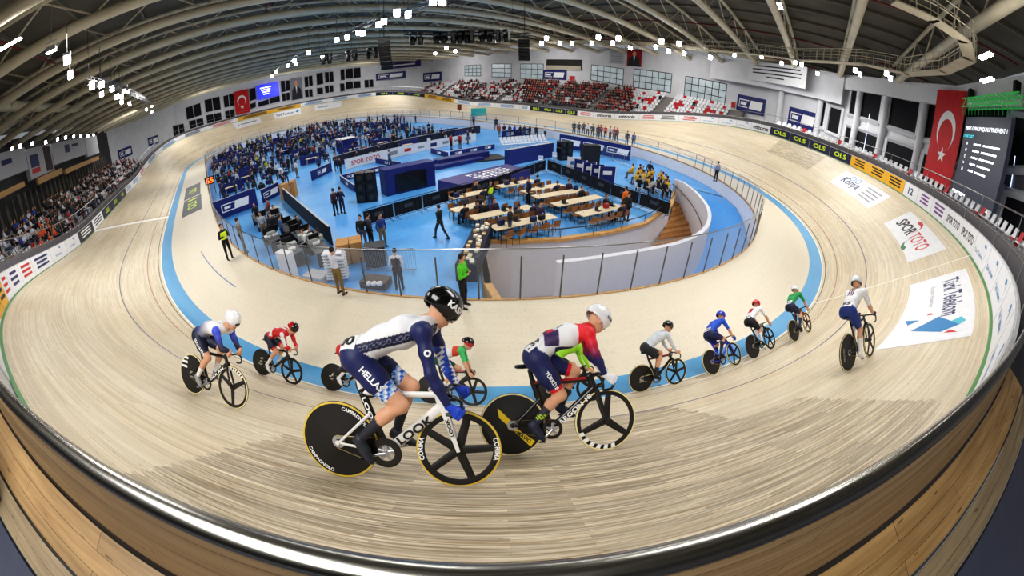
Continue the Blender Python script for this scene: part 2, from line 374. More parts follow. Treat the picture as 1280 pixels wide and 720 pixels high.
clad('wall_cladding_middle',[(.15,.71),(.385,.66)],C2)
clad('trim_cladding_gap',[(.385,.665),(.41,.62)],BLACK)
clad('wall_cladding_lower',[(.41,.63),(.575,.60)],C3)
clad('trim_cladding_edge',[(.575,.605),(.60,.585)],BLACK)
clad('floor_gallery',[(.60,.58),(.8,.5),(2.6,.2)],mat('gallery_floor',rgb(62,66,82),.5))
# -------- advertising boards on the perimeter wall
def board_fn(s_mid,off=.012,dz=.46):   # local x runs to the reader's right (towards smaller s)
    return lambda x,y: te(s_mid-x,off,dz+y)
BCOL={'navy':mat('board_navy',rgb(20,26,62),.45,var=.1),'white':mat('board_white',rgb(236,236,240),.45,var=.03),'gold':mat('board_gold',rgb(236,178,34),.45,var=.05),'grey':mat('board_charcoal',rgb(40,44,50),.45)}
INK={'k':mat('ink_black',rgb(24,24,28),.5,var=0),'l':mat('ink_lime',rgb(214,240,40),.5,var=0),'b':mat('ink_blue',rgb(40,130,190),.5,var=0),'r':mat('ink_red',rgb(206,40,40),.5,var=0),'n':mat('ink_navy',rgb(36,44,100),.5,var=0),'w':mat('ink_white',rgb(245,245,245),.5,var=0),'p':mat('ink_purple',rgb(120,70,140),.5,var=0),'g':mat('ink_grey',rgb(150,150,156),.5,var=0),'y':mat('ink_yellow',rgb(246,214,40),.5,var=0),'gr':mat('ink_green',rgb(36,120,80),.5,var=0),'lb':mat('ink_cyan',rgb(90,190,210),.5,var=0)}
def poly_fn(mb,pts,fn,mi=0): return mb.add([fn(*p) for p in pts],[tuple(range(len(pts)))],mi)
def swoosh(mb,fn,cx,cy,r,mi=0):
    a=np.linspace(-.6,2.1,12); poly_fn(mb,[(cx+r*math.cos(t),cy+r*math.sin(t)) for t in a]+[(cx+.25*r+r*.75*math.cos(t),cy-.05*r+r*.72*math.sin(t)) for t in a[::-1]],fn,mi)
BOARDS=[ # s high, s low, colour, text, ink
 (215.3,212.9,'white','vittoria','k'),(212.9,210.4,'navy','OLS','l'),(210.4,208.0,'navy','OLS','l'),(208.0,205.4,'navy','OLS','l'),(205.4,202.7,'navy','OLS','l'),
 (202.7,200.4,'gold','','k'),(200.4,198.1,'gold','','k'),(198.1,195.7,'gold','','k'),(195.7,193.9,'white','12','n'),(193.9,191.9,'white','','p'),(191.9,189.9,'white','','p'),
 (189.9,187.7,'white','SPOR TOTO','k'),(187.7,185.5,'white','SPOR TOTO','k'),(185.5,183.3,'white','~','b'),(183.3,181.3,'white','~','b'),(181.3,179.3,'white','~','b'),(179.3,177.2,'white','~','b'),(177.2,175.2,'white','~','b'),
 (252.,249.2,'navy','OLS','l'),(249.2,246.7,'navy','OLS','l'),(246.7,244.2,'navy','OLS','l'),(244.2,241.7,'navy','OLS','l'),(241.7,238.6,'white','','r'),(238.6,234.8,'white','vittoria','k'),(234.8,230.8,'white','vittoria','k'),(230.8,228,'white','','r'),(228,225,'white','','k'),(225,222,'white','','r'),(222,219.5,'white','~','b'),(219.5,217.2,'white','~','b'),(217.2,215.3,'white','~','b'),
 (20.3,14.,'white','','b'),(14,7.5,'white','','b'),(7.5,1.,'white','','b'),(TLEN+1.,252.,'white','','b'),(28.8,24.5,'gold','','k'),(24.5,20.3,'gold','','k'),(40.9,36.9,'navy','OLS','l'),(36.9,32.9,'navy','OLS','l'),(32.9,28.8,'navy','OLS','l'),
 (57.8,52,'white','','b'),(52,46,'white','','b'),(46,40.9,'white','','b'),(64,57.8,'gold','','k'),(72,64,'gold','','k'),(80,72,'white','','r'),(88,80,'white','','n'),
 (103.5,96,'white','','b'),(96,88,'white','','b'),(110,103.5,'white','','r'),(117,110,'white','','b'),(126.8,122,'navy','OLS','l'),(122,117,'white','','b'),(131,126.8,'navy','OLS','l'),(135.4,131,'navy','OLS','l'),(139.4,135.4,'white','','k'),(144,139.4,'grey','','w'),
 (147.4,144,'white','~','b'),(150.8,147.4,'white','~','b'),(154.5,150.8,'white','','n'),(157,154.5,'white','','r'),(159.3,157,'white','','n'),(160.6,159.3,'white','','r'),(161.9,160.6,'gold','','k'),(163.2,161.9,'gold','','k'),(165,163.2,'white','','n'),(167.5,165,'white','','n')]
def side_of(s):
    s%=TLEN
    return 'right bend' if 177<s<212 else 'near right bend' if 166<s<=177 else 'right straight' if (s>=212 or s<16) else 'far bend' if s<105 else 'left straight'
CN={'navy':'navy','white':'white','gold':'golden yellow','grey':'charcoal'}; nb={}
INKN={'k':'black','r':'red','b':'blue','n':'navy','p':'purple','w':'white','l':'lime'}
def wording(tx,ink): return {'~':'a blue swoosh emblem','OLS':'lime lettering','vittoria':'slanted black lettering','SPOR TOTO':'bold black lettering','12':'the number 12'}.get(tx,INKN[ink]+' small print')
BN=[(b[2],wording(b[3],b[4]))+(side_of((b[0]+b[1])/2),) for b in BOARDS]
ORD=['first','second','third','fourth','fifth','sixth','seventh','eighth','ninth','tenth','eleventh','twelfth']
for (a,b,c,tx,ink),key in sorted(zip(BOARDS,BN),key=lambda q:-(q[0][0]+(TLEN if q[0][0]<22 else 0))):
    mid=(a+b)/2; L=a-b; x0=te(mid,.0,.0); nb[key]=nb.get(key,0)+1
    what=wording(tx,ink)
    lab='%s track board with %s on the %s'%(CN[c],what,key[2])
    if BN.count(key)>1: lab='%s track board with %s, %s from left along the %s'%(CN[c],what,ORD[nb[key]-1],key[2])
    mb=MB(); k=max(3,int(L/.6)); ss=[a-.03-(L-.06)*i/k for i in range(k+1)]
    mb.loft([[te(s,-.012,.03),te(s,-.012,.86),te(s,.014,.86),te(s,.014,.03)] for s in ss])
    o=tag(mb.build('advertising_board',BCOL[c],base=x0),lab,'advertising board','boards on the track wall'); o['base']=[float(q) for q in x0]
    fn=board_fn(mid,-.017); lm=MB()
    if tx=='~':
        swoosh(lm,fn,.35,.0,.3); text_fn(lm,'Türk Telekom',fn,.13,min(1.3,L*.6),-.2,-.12); 
    elif tx: text_fn(lm,tx,fn,.42 if tx!='SPOR TOTO' else .34,min(L*.8,{'OLS':1.5,'12':.6}.get(tx,2.6)),bold=.03,shear=.25 if tx=='vittoria' else 0)
    else:
        for r in range(3):
            w=L*random.uniform(.25,.36); poly_fn(lm,[(-w,.18-r*.2),(w,.18-r*.2),(w,.28-r*.2),(-w,.28-r*.2)],fn)
    lm.build('lettering',INK[ink],o)
# -------- adverts painted on the track
def decal(s0,s1,v0,v1,label,cat='track advert',m=WHITE,dz=.006):
    x0=tp((s0+s1)/2,(v0+v1)/2,dz); mb=MB(); ns=12; secs=[]
    vs_=[];fs=[]
    for i in range(ns+1):
        for j in range(4): vs_.append(tp(s0+(s1-s0)*i/ns,v0+(v1-v0)*j/3,dz))
    for i in range(ns):
        for j in range(3): q=i*4+j; fs.append((q,q+1,q+5,q+4))
    mb.add(vs_,fs); o=mb.build('track_advert',m,base=x0,smooth=True); o['base']=[float(q) for q in x0]; tag(o,label,cat)
    fn=lambda x,y: tp((s0+s1)/2-x,(v0+v1)/2+y,dz+.004)
    return o,fn
o,fn=decal(178.8,184.4,4.55,6.8,'white track advert with blue crystal emblem, nearest on the right banking')
lm=MB(); text_fn(lm,'Türk Telekom',fn,.62,3.3,-.6,.45,bold=.015); lm.build('lettering',INK['n'],o)
lm=MB(); text_fn(lm,'Değerli Hissettirir',fn,.2,1.9,-.9,-.25,bold=0); lm.build('lettering',INK['g'],o)
lm=MB(); poly_fn(lm,[(1.0,.1),(1.9,.75),(2.2,.3),(1.75,-.55)],fn); poly_fn(lm,[(.8,-.9),(1.25,-.75),(1.0,-.45)],fn); lm.build('blue_crystal',INK['b'],o)
lm=MB(); poly_fn(lm,[(1.55,.5),(1.9,.75),(1.7,.9),(1.35,.75)],fn); poly_fn(lm,[(1.75,-.55),(2.2,.3),(1.85,.2)],fn); lm.build('cyan_crystal',INK['lb'],o)
lm=MB(); poly_fn(lm,[(2.15,.55),(2.4,.75),(2.3,.4)],fn); poly_fn(lm,[(.55,-.2),(.75,-.05),(.7,-.3)],fn); lm.build('red_crystal',INK['r'],o)
o,fn=decal(187.1,193.2,4.55,6.5,'white track advert in black and red letters with two arcs on the right banking')
lm=MB(); text_fn(lm,'SPOR',fn,.78,2.2,-1.35,0.,bold=.03); lm.build('lettering',INK['k'],o)
lm=MB(); text_fn(lm,'TOTO',fn,.78,2.2,1.0,0.,bold=.01); lm.build('lettering',INK['r'],o)
lm=MB(); swoosh(lm,fn,-1.0,.2,.72); lm.build('red_arc',INK['r'],o)
lm=MB(); swoosh(lm,lambda x,y:fn(.7-x,-.2-y),-.3,.1,.72); lm.build('green_arc',INK['gr'],o)
o,fn=decal(196.1,202.3,4.55,6.5,'white track advert with a cyclist emblem on the right banking')
lm=MB(); text_fn(lm,'Konya',fn,.95,2.3,-1.3,-.05,bold=.02,shear=.2); lm.build('lettering',INK['n'],o)
lm=MB()
for q in (-1.6,-.9): lm.add([fn(q+.3*math.cos(t)*r,.55+.3*math.sin(t)*r) for r in (1,.75) for t in np.linspace(0,2*PI,16,endpoint=False)],[(i,(i+1)%16,16+(i+1)%16,16+i) for i in range(16)])
lm.build('cycle_emblem',INK['b'],o)
lm=MB()
for r in range(4): poly_fn(lm,[(.5,.5-r*.35),(2.5,.5-r*.35),(2.5,.62-r*.35),(.5,.62-r*.35)],fn)
lm.build('small_print',INK['g'],o)
for s0,s1,l,tx,ink in ((67.2,73.5,'white track advert with grey print on the far left banking','','g'),(57.9,64,'white track advert with blue crystal emblem on the far banking','Türk Telekom','n'),(48.6,54.7,'white track advert with short navy lettering on the far banking','Konya','n')):
    o,fn=decal(s0,s1,4.6,6.9,l); lm=MB()
    if tx: text_fn(lm,tx,fn,.9,4. if len(tx)>6 else 2.4,-.6 if len(tx)>6 else -1.2)
    else: poly_fn(lm,[(-1.6,-.15),(2.2,-.15),(2.2,.2),(-1.6,.2)],fn); poly_fn(lm,[(-2.4,-.4),(-1.9,-.4),(-2.1,.4)],fn)
    lm.build('lettering',INK[ink],o)
    if len(tx)>6: lm=MB(); poly_fn(lm,[(1.8,0),(2.4,.6),(2.7,.2),(2.3,-.4)],fn); lm.build('blue_crystal',INK['b'],o)
DK=mat('decal_charcoal',rgb(84,84,92),.5)
o,fn=decal(135.,142.1,-3.28,-1.4,'charcoal floor advert with lime lettering beside the blue band, nearer of two',m=DK)
lm=MB(); text_fn(lm,'OLS',fn,.9,2.8,-.2); poly_fn(lm,[(2.2,-.5),(2.7,-.5),(2.7,.5),(2.2,.5)],fn); lm.build('lettering',INK['l'],o)
o,fn=decal(126.8,134.6,-3.2,-1.35,'charcoal floor advert with lime lettering beside the blue band, farther of two',m=DK)
lm=MB(); text_fn(lm,'OLS',fn,.9,2.8,-.2); lm.build('lettering',INK['l'],o)
# ---------------------------------------------------------------- hall walls
WP=[(-43,-62),(-43,47),(-38,57),(-27,62),(24,62),(36,57),(42,46),(42,-36),(39,-40),(35,-45.5),(31,-51),(21,-57.5),(14,-60.2),(3,-61),(-30,-61),(-43,-62)]
HW=14.4
def wallhit(u,v,pull=.06):
    d=ray(u,v); best=None
    for (x1,y1),(x2,y2) in zip(WP,WP[1:]):
        ex,ey=x2-x1,y2-y1; den=d[0]*ey-d[1]*ex
        if abs(den)<1e-9: continue
        t=((x1-CAM[0])*ey-(y1-CAM[1])*ex)/den; k=((x1-CAM[0])*d[1]-(y1-CAM[1])*d[0])/den
        if t>0 and -.001<=k<=1.001 and (best is None or t<best): best=t
    h=math.hypot(d[0],d[1]); return CAM+d*(best-pull/h)
CONC=mat('wall_concrete',rgb(226,226,230),.7,var=.05,scale=.6)
def wallseg(name,i0,i1,z0=1.,z1=HW,m=CONC):
    mb=MB()
    for (x1,y1),(x2,y2) in zip(WP[i0:i1],WP[i0+1:i1+1]): mb.quad((x1,y1,z0),(x2,y2,z0),(x2,y2,z1),(x1,y1,z1))
    return struct(mb.build(name,m))
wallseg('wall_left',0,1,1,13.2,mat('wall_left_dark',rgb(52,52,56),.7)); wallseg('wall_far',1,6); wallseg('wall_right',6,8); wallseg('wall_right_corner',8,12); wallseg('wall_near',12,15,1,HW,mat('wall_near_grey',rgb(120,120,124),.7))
mb=MB()
ring=[(-38,57),(-27,62),(24,62),(36,57),(42,46),(42,-36),(39,-40),(35,-45.5),(31,-51),(21,-57.5),(14,-60.2),(3,-61)]
def inward(p,k): 
    c=np.array([0.,0.]); q=np.array(p); return q-(q-c)/np.linalg.norm(q-c)*k
i0=6; pts=ring[i0:]
for a,b in zip(pts,pts[1:]):
    A,B=inward(a,.9),inward(b,.9); mb.box((*( (A+B)/2),13.55),(np.linalg.norm(B-A)+.3,.35,1.75),ax=[(*nrm(B-A),0),(-nrm(B-A)[1],nrm(B-A)[0],0),(0,0,1)])
struct(mb.build('trim_ring_beam',WHITE))
# windows and dark bays on the walls: four image corners each (tl,tr,br,bl) thrown onto the wall
GL=mat('window_dark',rgb(12,14,24),.85,var=.3,scale=.4); GLB=mat('window_daylight',rgb(150,160,164),.3,emit=.55,var=.35,scale=.5); FR=mat('window_frame',rgb(40,46,52),.4); MUL=mat('mullion_white',rgb(214,214,220),.5)
wn=[0]
def window(px,glass,frame,nx=1,ny=1,fw=.08,kind='structure'):
    Q=[wallhit(*p) for p in px]; tl,tr,br,bl=Q; wn[0]+=1; tl=np.array([*((tl+bl)/2)[:2],tl[2]]); bl=np.array([*tl[:2],bl[2]]); tr=np.array([*((tr+br)/2)[:2],tr[2]]); br=np.array([*tr[:2],br[2]])
    mb=MB(); mb.quad(bl,br,tr,tl); o=mb.build('window_%d'%wn[0],glass,base=bl); o['base']=[float(x) for x in bl]; struct(o)
    fm=MB(); n=nrm(np.cross(br-bl,tl-bl)); n=n if n@(CAM-bl)>0 else -n
    L=lambda i,j:(bl*(1-i)+br*i)*(1-j)+(tl*(1-i)+tr*i)*j+n*.03
    for i in range(nx+1): fm.tube([L(i/nx,0),L(i/nx,1)],fw,4)
    for j in range(ny+1): fm.tube([L(0,j/ny),L(1,j/ny)],fw,4)
    fm.build('window_frame',frame,o); return o
for px,nx in (([(739,81),(779,86),(779,107),(739,100)],5),([(792,86),(839,92),(839,116),(792,109)],6),([(856,95),(907,105),(907,132),(856,121)],6),([(650,80),(679,80),(679,101),(651,98)],4),([(615,80),(639,80),(639,97),(615,96)],3),([(581,82),(601,81),(601,95),(581,95)],4)): window(px,GLB,FR,nx,3,.06)
FARW=[[(231,135),(251,128),(252,144),(234,150)],[(255,125),(275,120),(276,137),(257,141)],[(279,120),(292,116),(294,132),(280,135)],[(216,157),(230,154),(231,166),(217,171)],[(236,151),(254,147),(255,156),(237,162)],[(257,144),(277,140),(277,150),(259,155)],[(281,139),(293,136),(294,146),(282,149)],[(380,96),(391,94),(391,107),(381,110)],[(395,92),(404,90),(404,105),(396,107)],[(406,90),(417,89),(417,102),(406,104)],[(425,87),(431,86),(431,100),(426,101)],[(432,86),(451,84),(451,97),(432,99)],[(381,112),(391,111),(391,121),(381,122)],[(396,110),(404,109),(404,117),(396,119)],[(406,107),(417,106),(417,115),(406,117)],[(425,104),(431,104),(431,114),(425,115)],[(432,102),(451,101),(451,110),(432,112)],[(455,100),(467,99),(467,109),(456,110)],[(350,101),(362,100),(363,113),(352,116)],[(352,117),(362,115),(363,125),(353,127)],[(311,111),(320,109),(320,124),(312,127)],[(312,130),(320,127),(320,134),(313,137)],[(322,128),(350,119),(350,127),(323,134)]]
for px in FARW: window(px,GL,MUL,2 if px[1][0]-px[0][0]>9 else 1,1,.09)
for px in ([(1065,107),(1104,115),(1102,156),(1061,144)],[(1113,115),(1151,123),(1149,172),(1110,159)],[(1059,156),(1101,170),(1096,199),(1053,179)],[(1108,172),(1146,185),(1142,222),(1105,202)],[(1158,122),(1200,124),(1196,182),(1156,176)],[(1153,188),(1196,200),(1190,250),(1149,226)],[(1262,140),(1310,150),(1310,215),(1262,215)],[(1256,238),(1310,255),(1310,330),(1246,290)],[(1203,128),(1259,130),(1256,220),(1198,205)],[(1194,215),(1254,236),(1244,285),(1188,255)],[(1038,131),(1056,136),(1048,172),(1032,165)],[(1026,124),(1036,127),(1030,162),(1022,158)]): window(px,GL,mat('column_white',rgb(222,222,226),.5),1,1,.28)
# thin light slits in the dark bays
for (a,b),l in zip((((1087,142),(1079,190)),((1127,180),(1122,210)),((1269,195),(1262,240))),('left','middle','right')):
    mb=MB(); mb.tube([wallhit(*a,.15),wallhit(*b,.15)],.035,4); struct(mb.build('trim_light_slit_'+l,mat('slit_light',rgb(190,205,235),.4,emit=2.,var=0)))
# columns on the right corner wall
for (x,y) in ((36.9,-42.2),(33.2,-47.9),(28.6,-52.5),(24.5,-55.2),(19.,-58.2)):
    mb=MB(); p=inward((x,y),.35); mb.tube([(*p,1.),(*p,13.6)],.42,14); struct(mb.build('trim_column',mat('column_white',rgb(222,222,226),.5),smooth=True))
# ================================================================ SMOOTH BODIES (signed-distance blend -> one continuous mesh)
def _seg(P,a,b,r1,r2):
    a,b=np.array(a,float),np.array(b,float); ba=b-a; pa=P-a; t=np.clip((pa@ba)/(ba@ba+1e-12),0,1)
    return np.linalg.norm(pa-t[...,None]*ba,axis=-1)-(r1+(r2-r1)*t)
def _ell(P,c,r,ax=None):
    q=P-np.array(c,float); q=q@np.array(ax).T if ax is not None else q
    r=np.array(r,float); k0=np.linalg.norm(q/r,axis=-1); k1=np.linalg.norm(q/(r*r),axis=-1)+1e-9; return k0*(k0-1)/k1
class Body:
    def __init__(s): s.p=[]
    def seg(s,tag,a,b,r1,r2=None,k=.03): s.p.append((0,tag,np.array(a,float),np.array(b,float),r1,r1 if r2 is None else r2,k)); return s
    def ell(s,tag,c,r,ax=None,k=.03): s.p.append((1,tag,np.array(c,float),np.array(r,float),ax,None,k)); return s
    def dist(s,q,P): return _seg(P,q[2],q[3],q[4],q[5]) if q[0]==0 else _ell(P,q[2],q[3],q[4])
    def bb(s,q):
        if q[0]==0:
            R=max(q[4],q[5]); return np.minimum(q[2],q[3])-R,np.maximum(q[2],q[3])+R
        R=q[3].max(); return q[2]-R,q[2]+R
    def ev(s,P):
        D=None
        for q in s.p:
            d=s.dist(q,P)
            if D is None: D=d; continue
            k=q[6]; h=np.clip(.5+.5*(D-d)/k,0,1); D=D*(1-h)+d*h-k*h*(1-h)
        return D
    def tags(s,P):
        A=np.stack([s.dist(q,P) for q in s.p],-1); return np.array([q[1] for q in s.p],dtype=object)[A.argmin(-1)]
    def mesh(s,h):
        bbs=[s.bb(q) for q in s.p]; lo=np.min([b[0] for b in bbs],0)-3*h; hi=np.max([b[1] for b in bbs],0)+3*h
        n=np.ceil((hi-lo)/h).astype(int)+1; D=np.full(n,.5)
        for q,(a,b) in zip(s.p,bbs):
            m=q[6]+2*h+.01; i0=np.maximum(((a-m-lo)/h).astype(int),0); i1=np.minimum(((b+m-lo)/h).astype(int)+2,n)
            gx,gy,gz=[lo[k]+h*np.arange(i0[k],i1[k]) for k in range(3)]
            G=np.stack(np.meshgrid(gx,gy,gz,indexing='ij'),-1); d=s.dist(q,G); sl=tuple(slice(i0[k],i1[k]) for k in range(3)); E=D[sl]
            k=q[6]; w=np.clip(.5+.5*(E-d)/k,0,1); D[sl]=E*(1-w)+d*w-k*w*(1-w)
        return surfnets(D,lo,h)
    def trace(s,P,d,maxt=.5,off=.004):   # march from outside onto the skin
        P=np.array(P,float); d=nrm(np.array(d,float)); t=0.
        for _ in range(60):
            v=float(s.ev((P+d*t)[None])[0])
            if v<.0008 or t>maxt: break
            t+=max(v*.8,.0008)
        return P+d*(t-off)
def surfnets(D,lo,h):
    S=D<0; nx,ny,nz=D.shape
    c=np.zeros((nx-1,ny-1,nz-1),int)
    cor=[(i,j,k) for i in (0,1) for j in (0,1) for k in (0,1)]
    sub=lambda A,o:A[o[0]:nx-1+o[0],o[1]:ny-1+o[1],o[2]:nz-1+o[2]]
    for o in cor: c+=sub(S,o)
    act=(c>0)&(c<8); idx=-np.ones(act.shape,int); cells=np.argwhere(act); idx[act]=np.arange(len(cells))
    acc=np.zeros((len(cells),3)); cnt=np.zeros(len(cells))
    I=cells.T
    for a in range(8):
        for b in range(a+1,8):
            oa,ob=np.array(cor[a]),np.array(cor[b])
            if np.abs(oa-ob).sum()!=1: continue
            da=D[I[0]+oa[0],I[1]+oa[1],I[2]+oa[2]]; db=D[I[0]+ob[0],I[1]+ob[1],I[2]+ob[2]]
            m=(da<0)!=(db<0); t=np.where(m,da/(da-db+1e-15),0)
            acc+=m[:,None]*(oa+(ob-oa)*t[:,None]); cnt+=m
    V=lo+h*(cells+acc/np.maximum(cnt,1)[:,None]); F=[]
    for ax in range(3):
        A=np.moveaxis(S,ax,0); Id=np.moveaxis(idx,ax,0)
        e=A[:-1]!=A[1:]; q=np.argwhere(e[:,1:-1,1:-1]); i,j,k=q[:,0],q[:,1]+1,q[:,2]+1
        if not len(q): continue
        f=np.stack([Id[i,j-1,k-1],Id[i,j,k-1],Id[i,j,k],Id[i,j-1,k]],1); flip=A[i,j,k]
        if ax==1: flip=~flip
        f[~flip]=f[~flip][:,::-1]; F.append(f)
    return V,np.concatenate(F)
def link_mesh(name,V,F,mats,parent=None,colors=None,mi=None,smooth=True,base=None):
    me=bpy.data.meshes.new(name)
    if base is not None: V=V-np.array(base)
    me.vertices.add(len(V)); me.vertices.foreach_set('co',np.ascontiguousarray(V,np.float32).ravel())
    me.loops.add(F.size); me.loops.foreach_set('vertex_index',np.ascontiguousarray(F,np.int32).ravel())
    me.polygons.add(len(F)); me.polygons.foreach_set('loop_start',np.arange(0,F.size,F.shape[1],dtype=np.int32)); me.polygons.foreach_set('loop_total',np.full(len(F),F.shape[1],np.int32))
    me.update(calc_edges=True)
    for m in (mats if isinstance(mats,(list,tuple)) else [mats]): me.materials.append(m)
    if mi is not None: me.polygons.foreach_set('material_index',np.ascontiguousarray(mi,np.int32))
    if smooth: me.polygons.foreach_set('use_smooth',np.ones(len(F),bool))
    if colors is not None:
        a=me.color_attributes.new('Col','FLOAT_COLOR','POINT'); a.data.foreach_set('color',np.concatenate([colors,np.ones((len(V),1))],1).astype(np.float32).ravel())
    me.validate(); o=bpy.data.objects.new(name,me); COL.objects.link(o)
    if parent is not None: o.parent=parent
    if base is not None: o.location=base
    return o
# ================================================================ ROOF, LIGHTS, STANDS
def pxl(p):
    d=np.array(p,float)-CAM; d=nrm(d); c=d@CF; th=math.acos(max(-1,min(1,c))); a,b=d@CR,d@CU; r=math.hypot(a,b)+1e-9
    return 640+FPX*th*a/r,360-FPX*th*b/r
def zc(x): return 14.7-2.3*((x-6)/49.)**2
ROOFM=mat('roof_deck',rgb(98,92,80),.8,var=.25,scale=.3)
mb=MB(); xs=np.linspace(-46,45,24); secs=[]
for y in (-64,0,64): secs.append([(x,y,zc(x)+2.6) for x in xs])
P=[p for s_ in secs for p in s_]; n=len(xs)
mb.add(P,[(i*n+j,i*n+j+1,(i+1)*n+j+1,(i+1)*n+j) for i in range(2) for j in range(n-1)]); struct(mb.build('ceiling',ROOFM))
pm=MB()
for x in np.arange(-44,45,4.): pm.box((x,0,zc(x)+2.45),(.18,126,.22))
struct(pm.build('trim_purlins',mat('purlin_beige',rgb(120,112,96),.7)))
TRUSSC=mat('truss_cream',rgb(214,204,178),.5,var=.08,scale=.8); PIPE=mat('red_pipe',rgb(120,34,34),.5)
ys=list(np.arange(-55.5,61,5.9)); proto=None
for i,y in enumerate(ys):
    lab='cream tubular roof truss, %s from the near end of the hall'%(ORD+['thirteenth','fourteenth','fifteenth','sixteenth','seventeenth','eighteenth','nineteenth','twentieth'])[i]
    if proto is None:
        proto=root('roof_truss',lab,'roof truss',(0,y,zc(6)),'roof trusses'); X=np.linspace(-45.5,43,40); 
        m=MB(); m.tube([(x,y,zc(x)) for x in X],.33,10); m.build('bottom_chord',TRUSSC,proto,smooth=True)
        m=MB(); m.tube([(x,y,zc(x)+2.25) for x in X],.16,8); m.build('top_chord',TRUSSC,proto,smooth=True)
        m=MB(); xw=np.arange(-44,43,3.1)
        for j,x in enumerate(xw[:-1]):
            a,b=(x,y,zc(x)+.2),(xw[j+1],y,zc(xw[j+1])+2.2)
            if j%2: a,b=(x,y,zc(x)+2.2),(xw[j+1],y,zc(xw[j+1])+.2)
            m.tube([a,b],.06,6)
        m.build('web_bracing',TRUSSC,proto,smooth=True)
    else: dup(proto,MW((0,y,zc(6))),lab)
# ties between trusses, sprinkler pipes, ducts
for x,r,m_,nm,lb in ((-30,.06,PIPE,'sprinkler_pipe','dark red sprinkler pipe below the roof, leftmost'),(-14,.06,PIPE,'sprinkler_pipe','dark red sprinkler pipe below the roof, second from the left'),(4,.06,PIPE,'sprinkler_pipe','dark red sprinkler pipe below the roof, third from the left'),(20,.06,PIPE,'sprinkler_pipe','dark red sprinkler pipe below the roof, fourth from the left'),(33,.06,PIPE,'sprinkler_pipe','dark red sprinkler pipe below the roof, rightmost'),(38,.5,TRUSSC,'air_duct','fat cream air duct under the roof on the right'),(-37,.45,TRUSSC,'air_duct','fat cream air duct under the roof on the left')):
    m=MB(); m.tube([(x,y,zc(x)+(.5 if r<.1 else 1.2)) for y in np.linspace(-60,60,16)],r,10); o=m.build(nm,m_,smooth=True,base=(x,0,zc(x))); tag(o,lb,nm.replace('_',' '),'services under the roof')
# catwalk curling round under the right end of the roof
cw=[onz(u,v,12.6)[:2] for u,v in ((860,62),(1000,76),(1080,81),(1135,93),(1180,90),(1212,74),(1206,52),(1168,26),(1120,4))]
cw=[np.array([min(p[0],34+i*0),p[1]]) for i,p in enumerate(cw)]
r=root('catwalk','cream steel catwalk with open railings curling under the roof on the right','catwalk',(*cw[3],12.6))
m=MB()
for a,b in zip(cw,cw[1:]):
    d=b-a; L=np.linalg.norm(d); d=d/L; m.box((*((a+b)/2),12.6),(L+.2,.7,.07),ax=[(*d,0),(-d[1],d[0],0),(0,0,1)])
m.build('deck',TRUSSC,r); m=MB()
for sg in (-1,1):
    for a,b in zip(cw,cw[1:]):
        d=b-a; L=np.linalg.norm(d); d=d/L; nn=np.array([-d[1],d[0]])*sg*.35
        for z in (13.15,13.65): m.tube([(*(a+nn),z),(*(b+nn),z)],.03,4)
        for k in range(int(L/1.)+1): q=a+d*min(L,k*1.)+nn; m.tube([(*q,12.6),(*q,13.65)],.022,4)
m.build('railing',TRUSSC,r)
# floodlights
LENS=mat('lamp_lens',(1,.98,.94),.3,emit=38.,var=0); HOUS=mat('lamp_housing',rgb(150,150,150),.4,.5)
def make_flood(p,label,group,size=.42,proto=[None],aim=(0,0)):
    if proto[0] is None:
        r=root('floodlight',label,'floodlight',p,group); m=MB(); s_=1.
        m.rbox((p[0],p[1],p[2]+.12),(.5,.36,.2),.06); m.build('housing',HOUS,r,smooth=False)
        m=MB(); m.box((p[0],p[1],p[2]+.005),(.42,.28,.02)); m.build('lens',LENS,r); m=MB(); m.tube([(p[0]-.27,p[1],p[2]+.12),(p[0]-.27,p[1],p[2]+.42),(p[0]+.27,p[1],p[2]+.42),(p[0]+.27,p[1],p[2]+.12)],.02,5); m.tube([(p[0],p[1],p[2]+.42),(p[0],p[1],p[2]+3.2)],.02,5); m.build('bracket',HOUS,r)
        proto[0]=r; r.matrix_world=MW(p)@Matrix.Scale(size/.42,4); return r
    d=CAM-p; az=math.atan2(d[1],d[0])
    return dup(proto[0],MW(p)@Matrix.Rotation(az,4,'Z')@Matrix.Rotation(math.radians(-38),4,'Y')@Matrix.Scale(size/.42,4),label,group)
FL=[((64,65),10.6,.42),((84,75),10.6,.5),((88,95),10.6,.42),((115,108),10.6,.55),((127,106),10.8,.6),((127,118),10.6,.5),((140,111),10.9,.6),((146,121),10.7,.6),((152,121),11,.55),((155,114),11.2,.5),((160,115),11.2,.45),((152,128),10.6,.5),((162,130),10.8,.5),((172,121),11.5,.4),((183,137),11,.55),((190,140),11,.5),((190,133),11.3,.4)]
kL=['%s floodlight of the cluster hung over the left straight'%w for w in ORD+['thirteenth','fourteenth','fifteenth','sixteenth','seventeenth']]
for ((u,v),z,s_),l in zip(FL,kL): make_flood(onz(u,v,z),l+', counted from the left','floodlights over the left straight',s_*.8)
ARC=[(340,95),(345,90),(360,82),(368,76),(370,80),(386,66),(403,71),(421,50),(434,47),(448,41),(453,42),(473,31),(480,27),(496,17),(510,19),(541,2),(553,3)]
for i,(u,v) in enumerate(ARC): make_flood(onz(u,v,11.6),kL[i].replace('cluster hung over the left straight','arc hung over the infield')+', counted from the far end','floodlights over the infield',.55)
RT=[(683,48),(677,54),(700,54),(715,54),(740,54),(748,47),(773,48),(766,54),(788,60),(820,59),(827,52),(849,55),(836,64),(855,67),(888,72),(918,69),(952,71),(977,79),(994,78),(1002,81),(1022,92),(1069,88),(1075,93),(1108,92),(1113,98),(558,60),(569,64),(544,67),(622,51)]
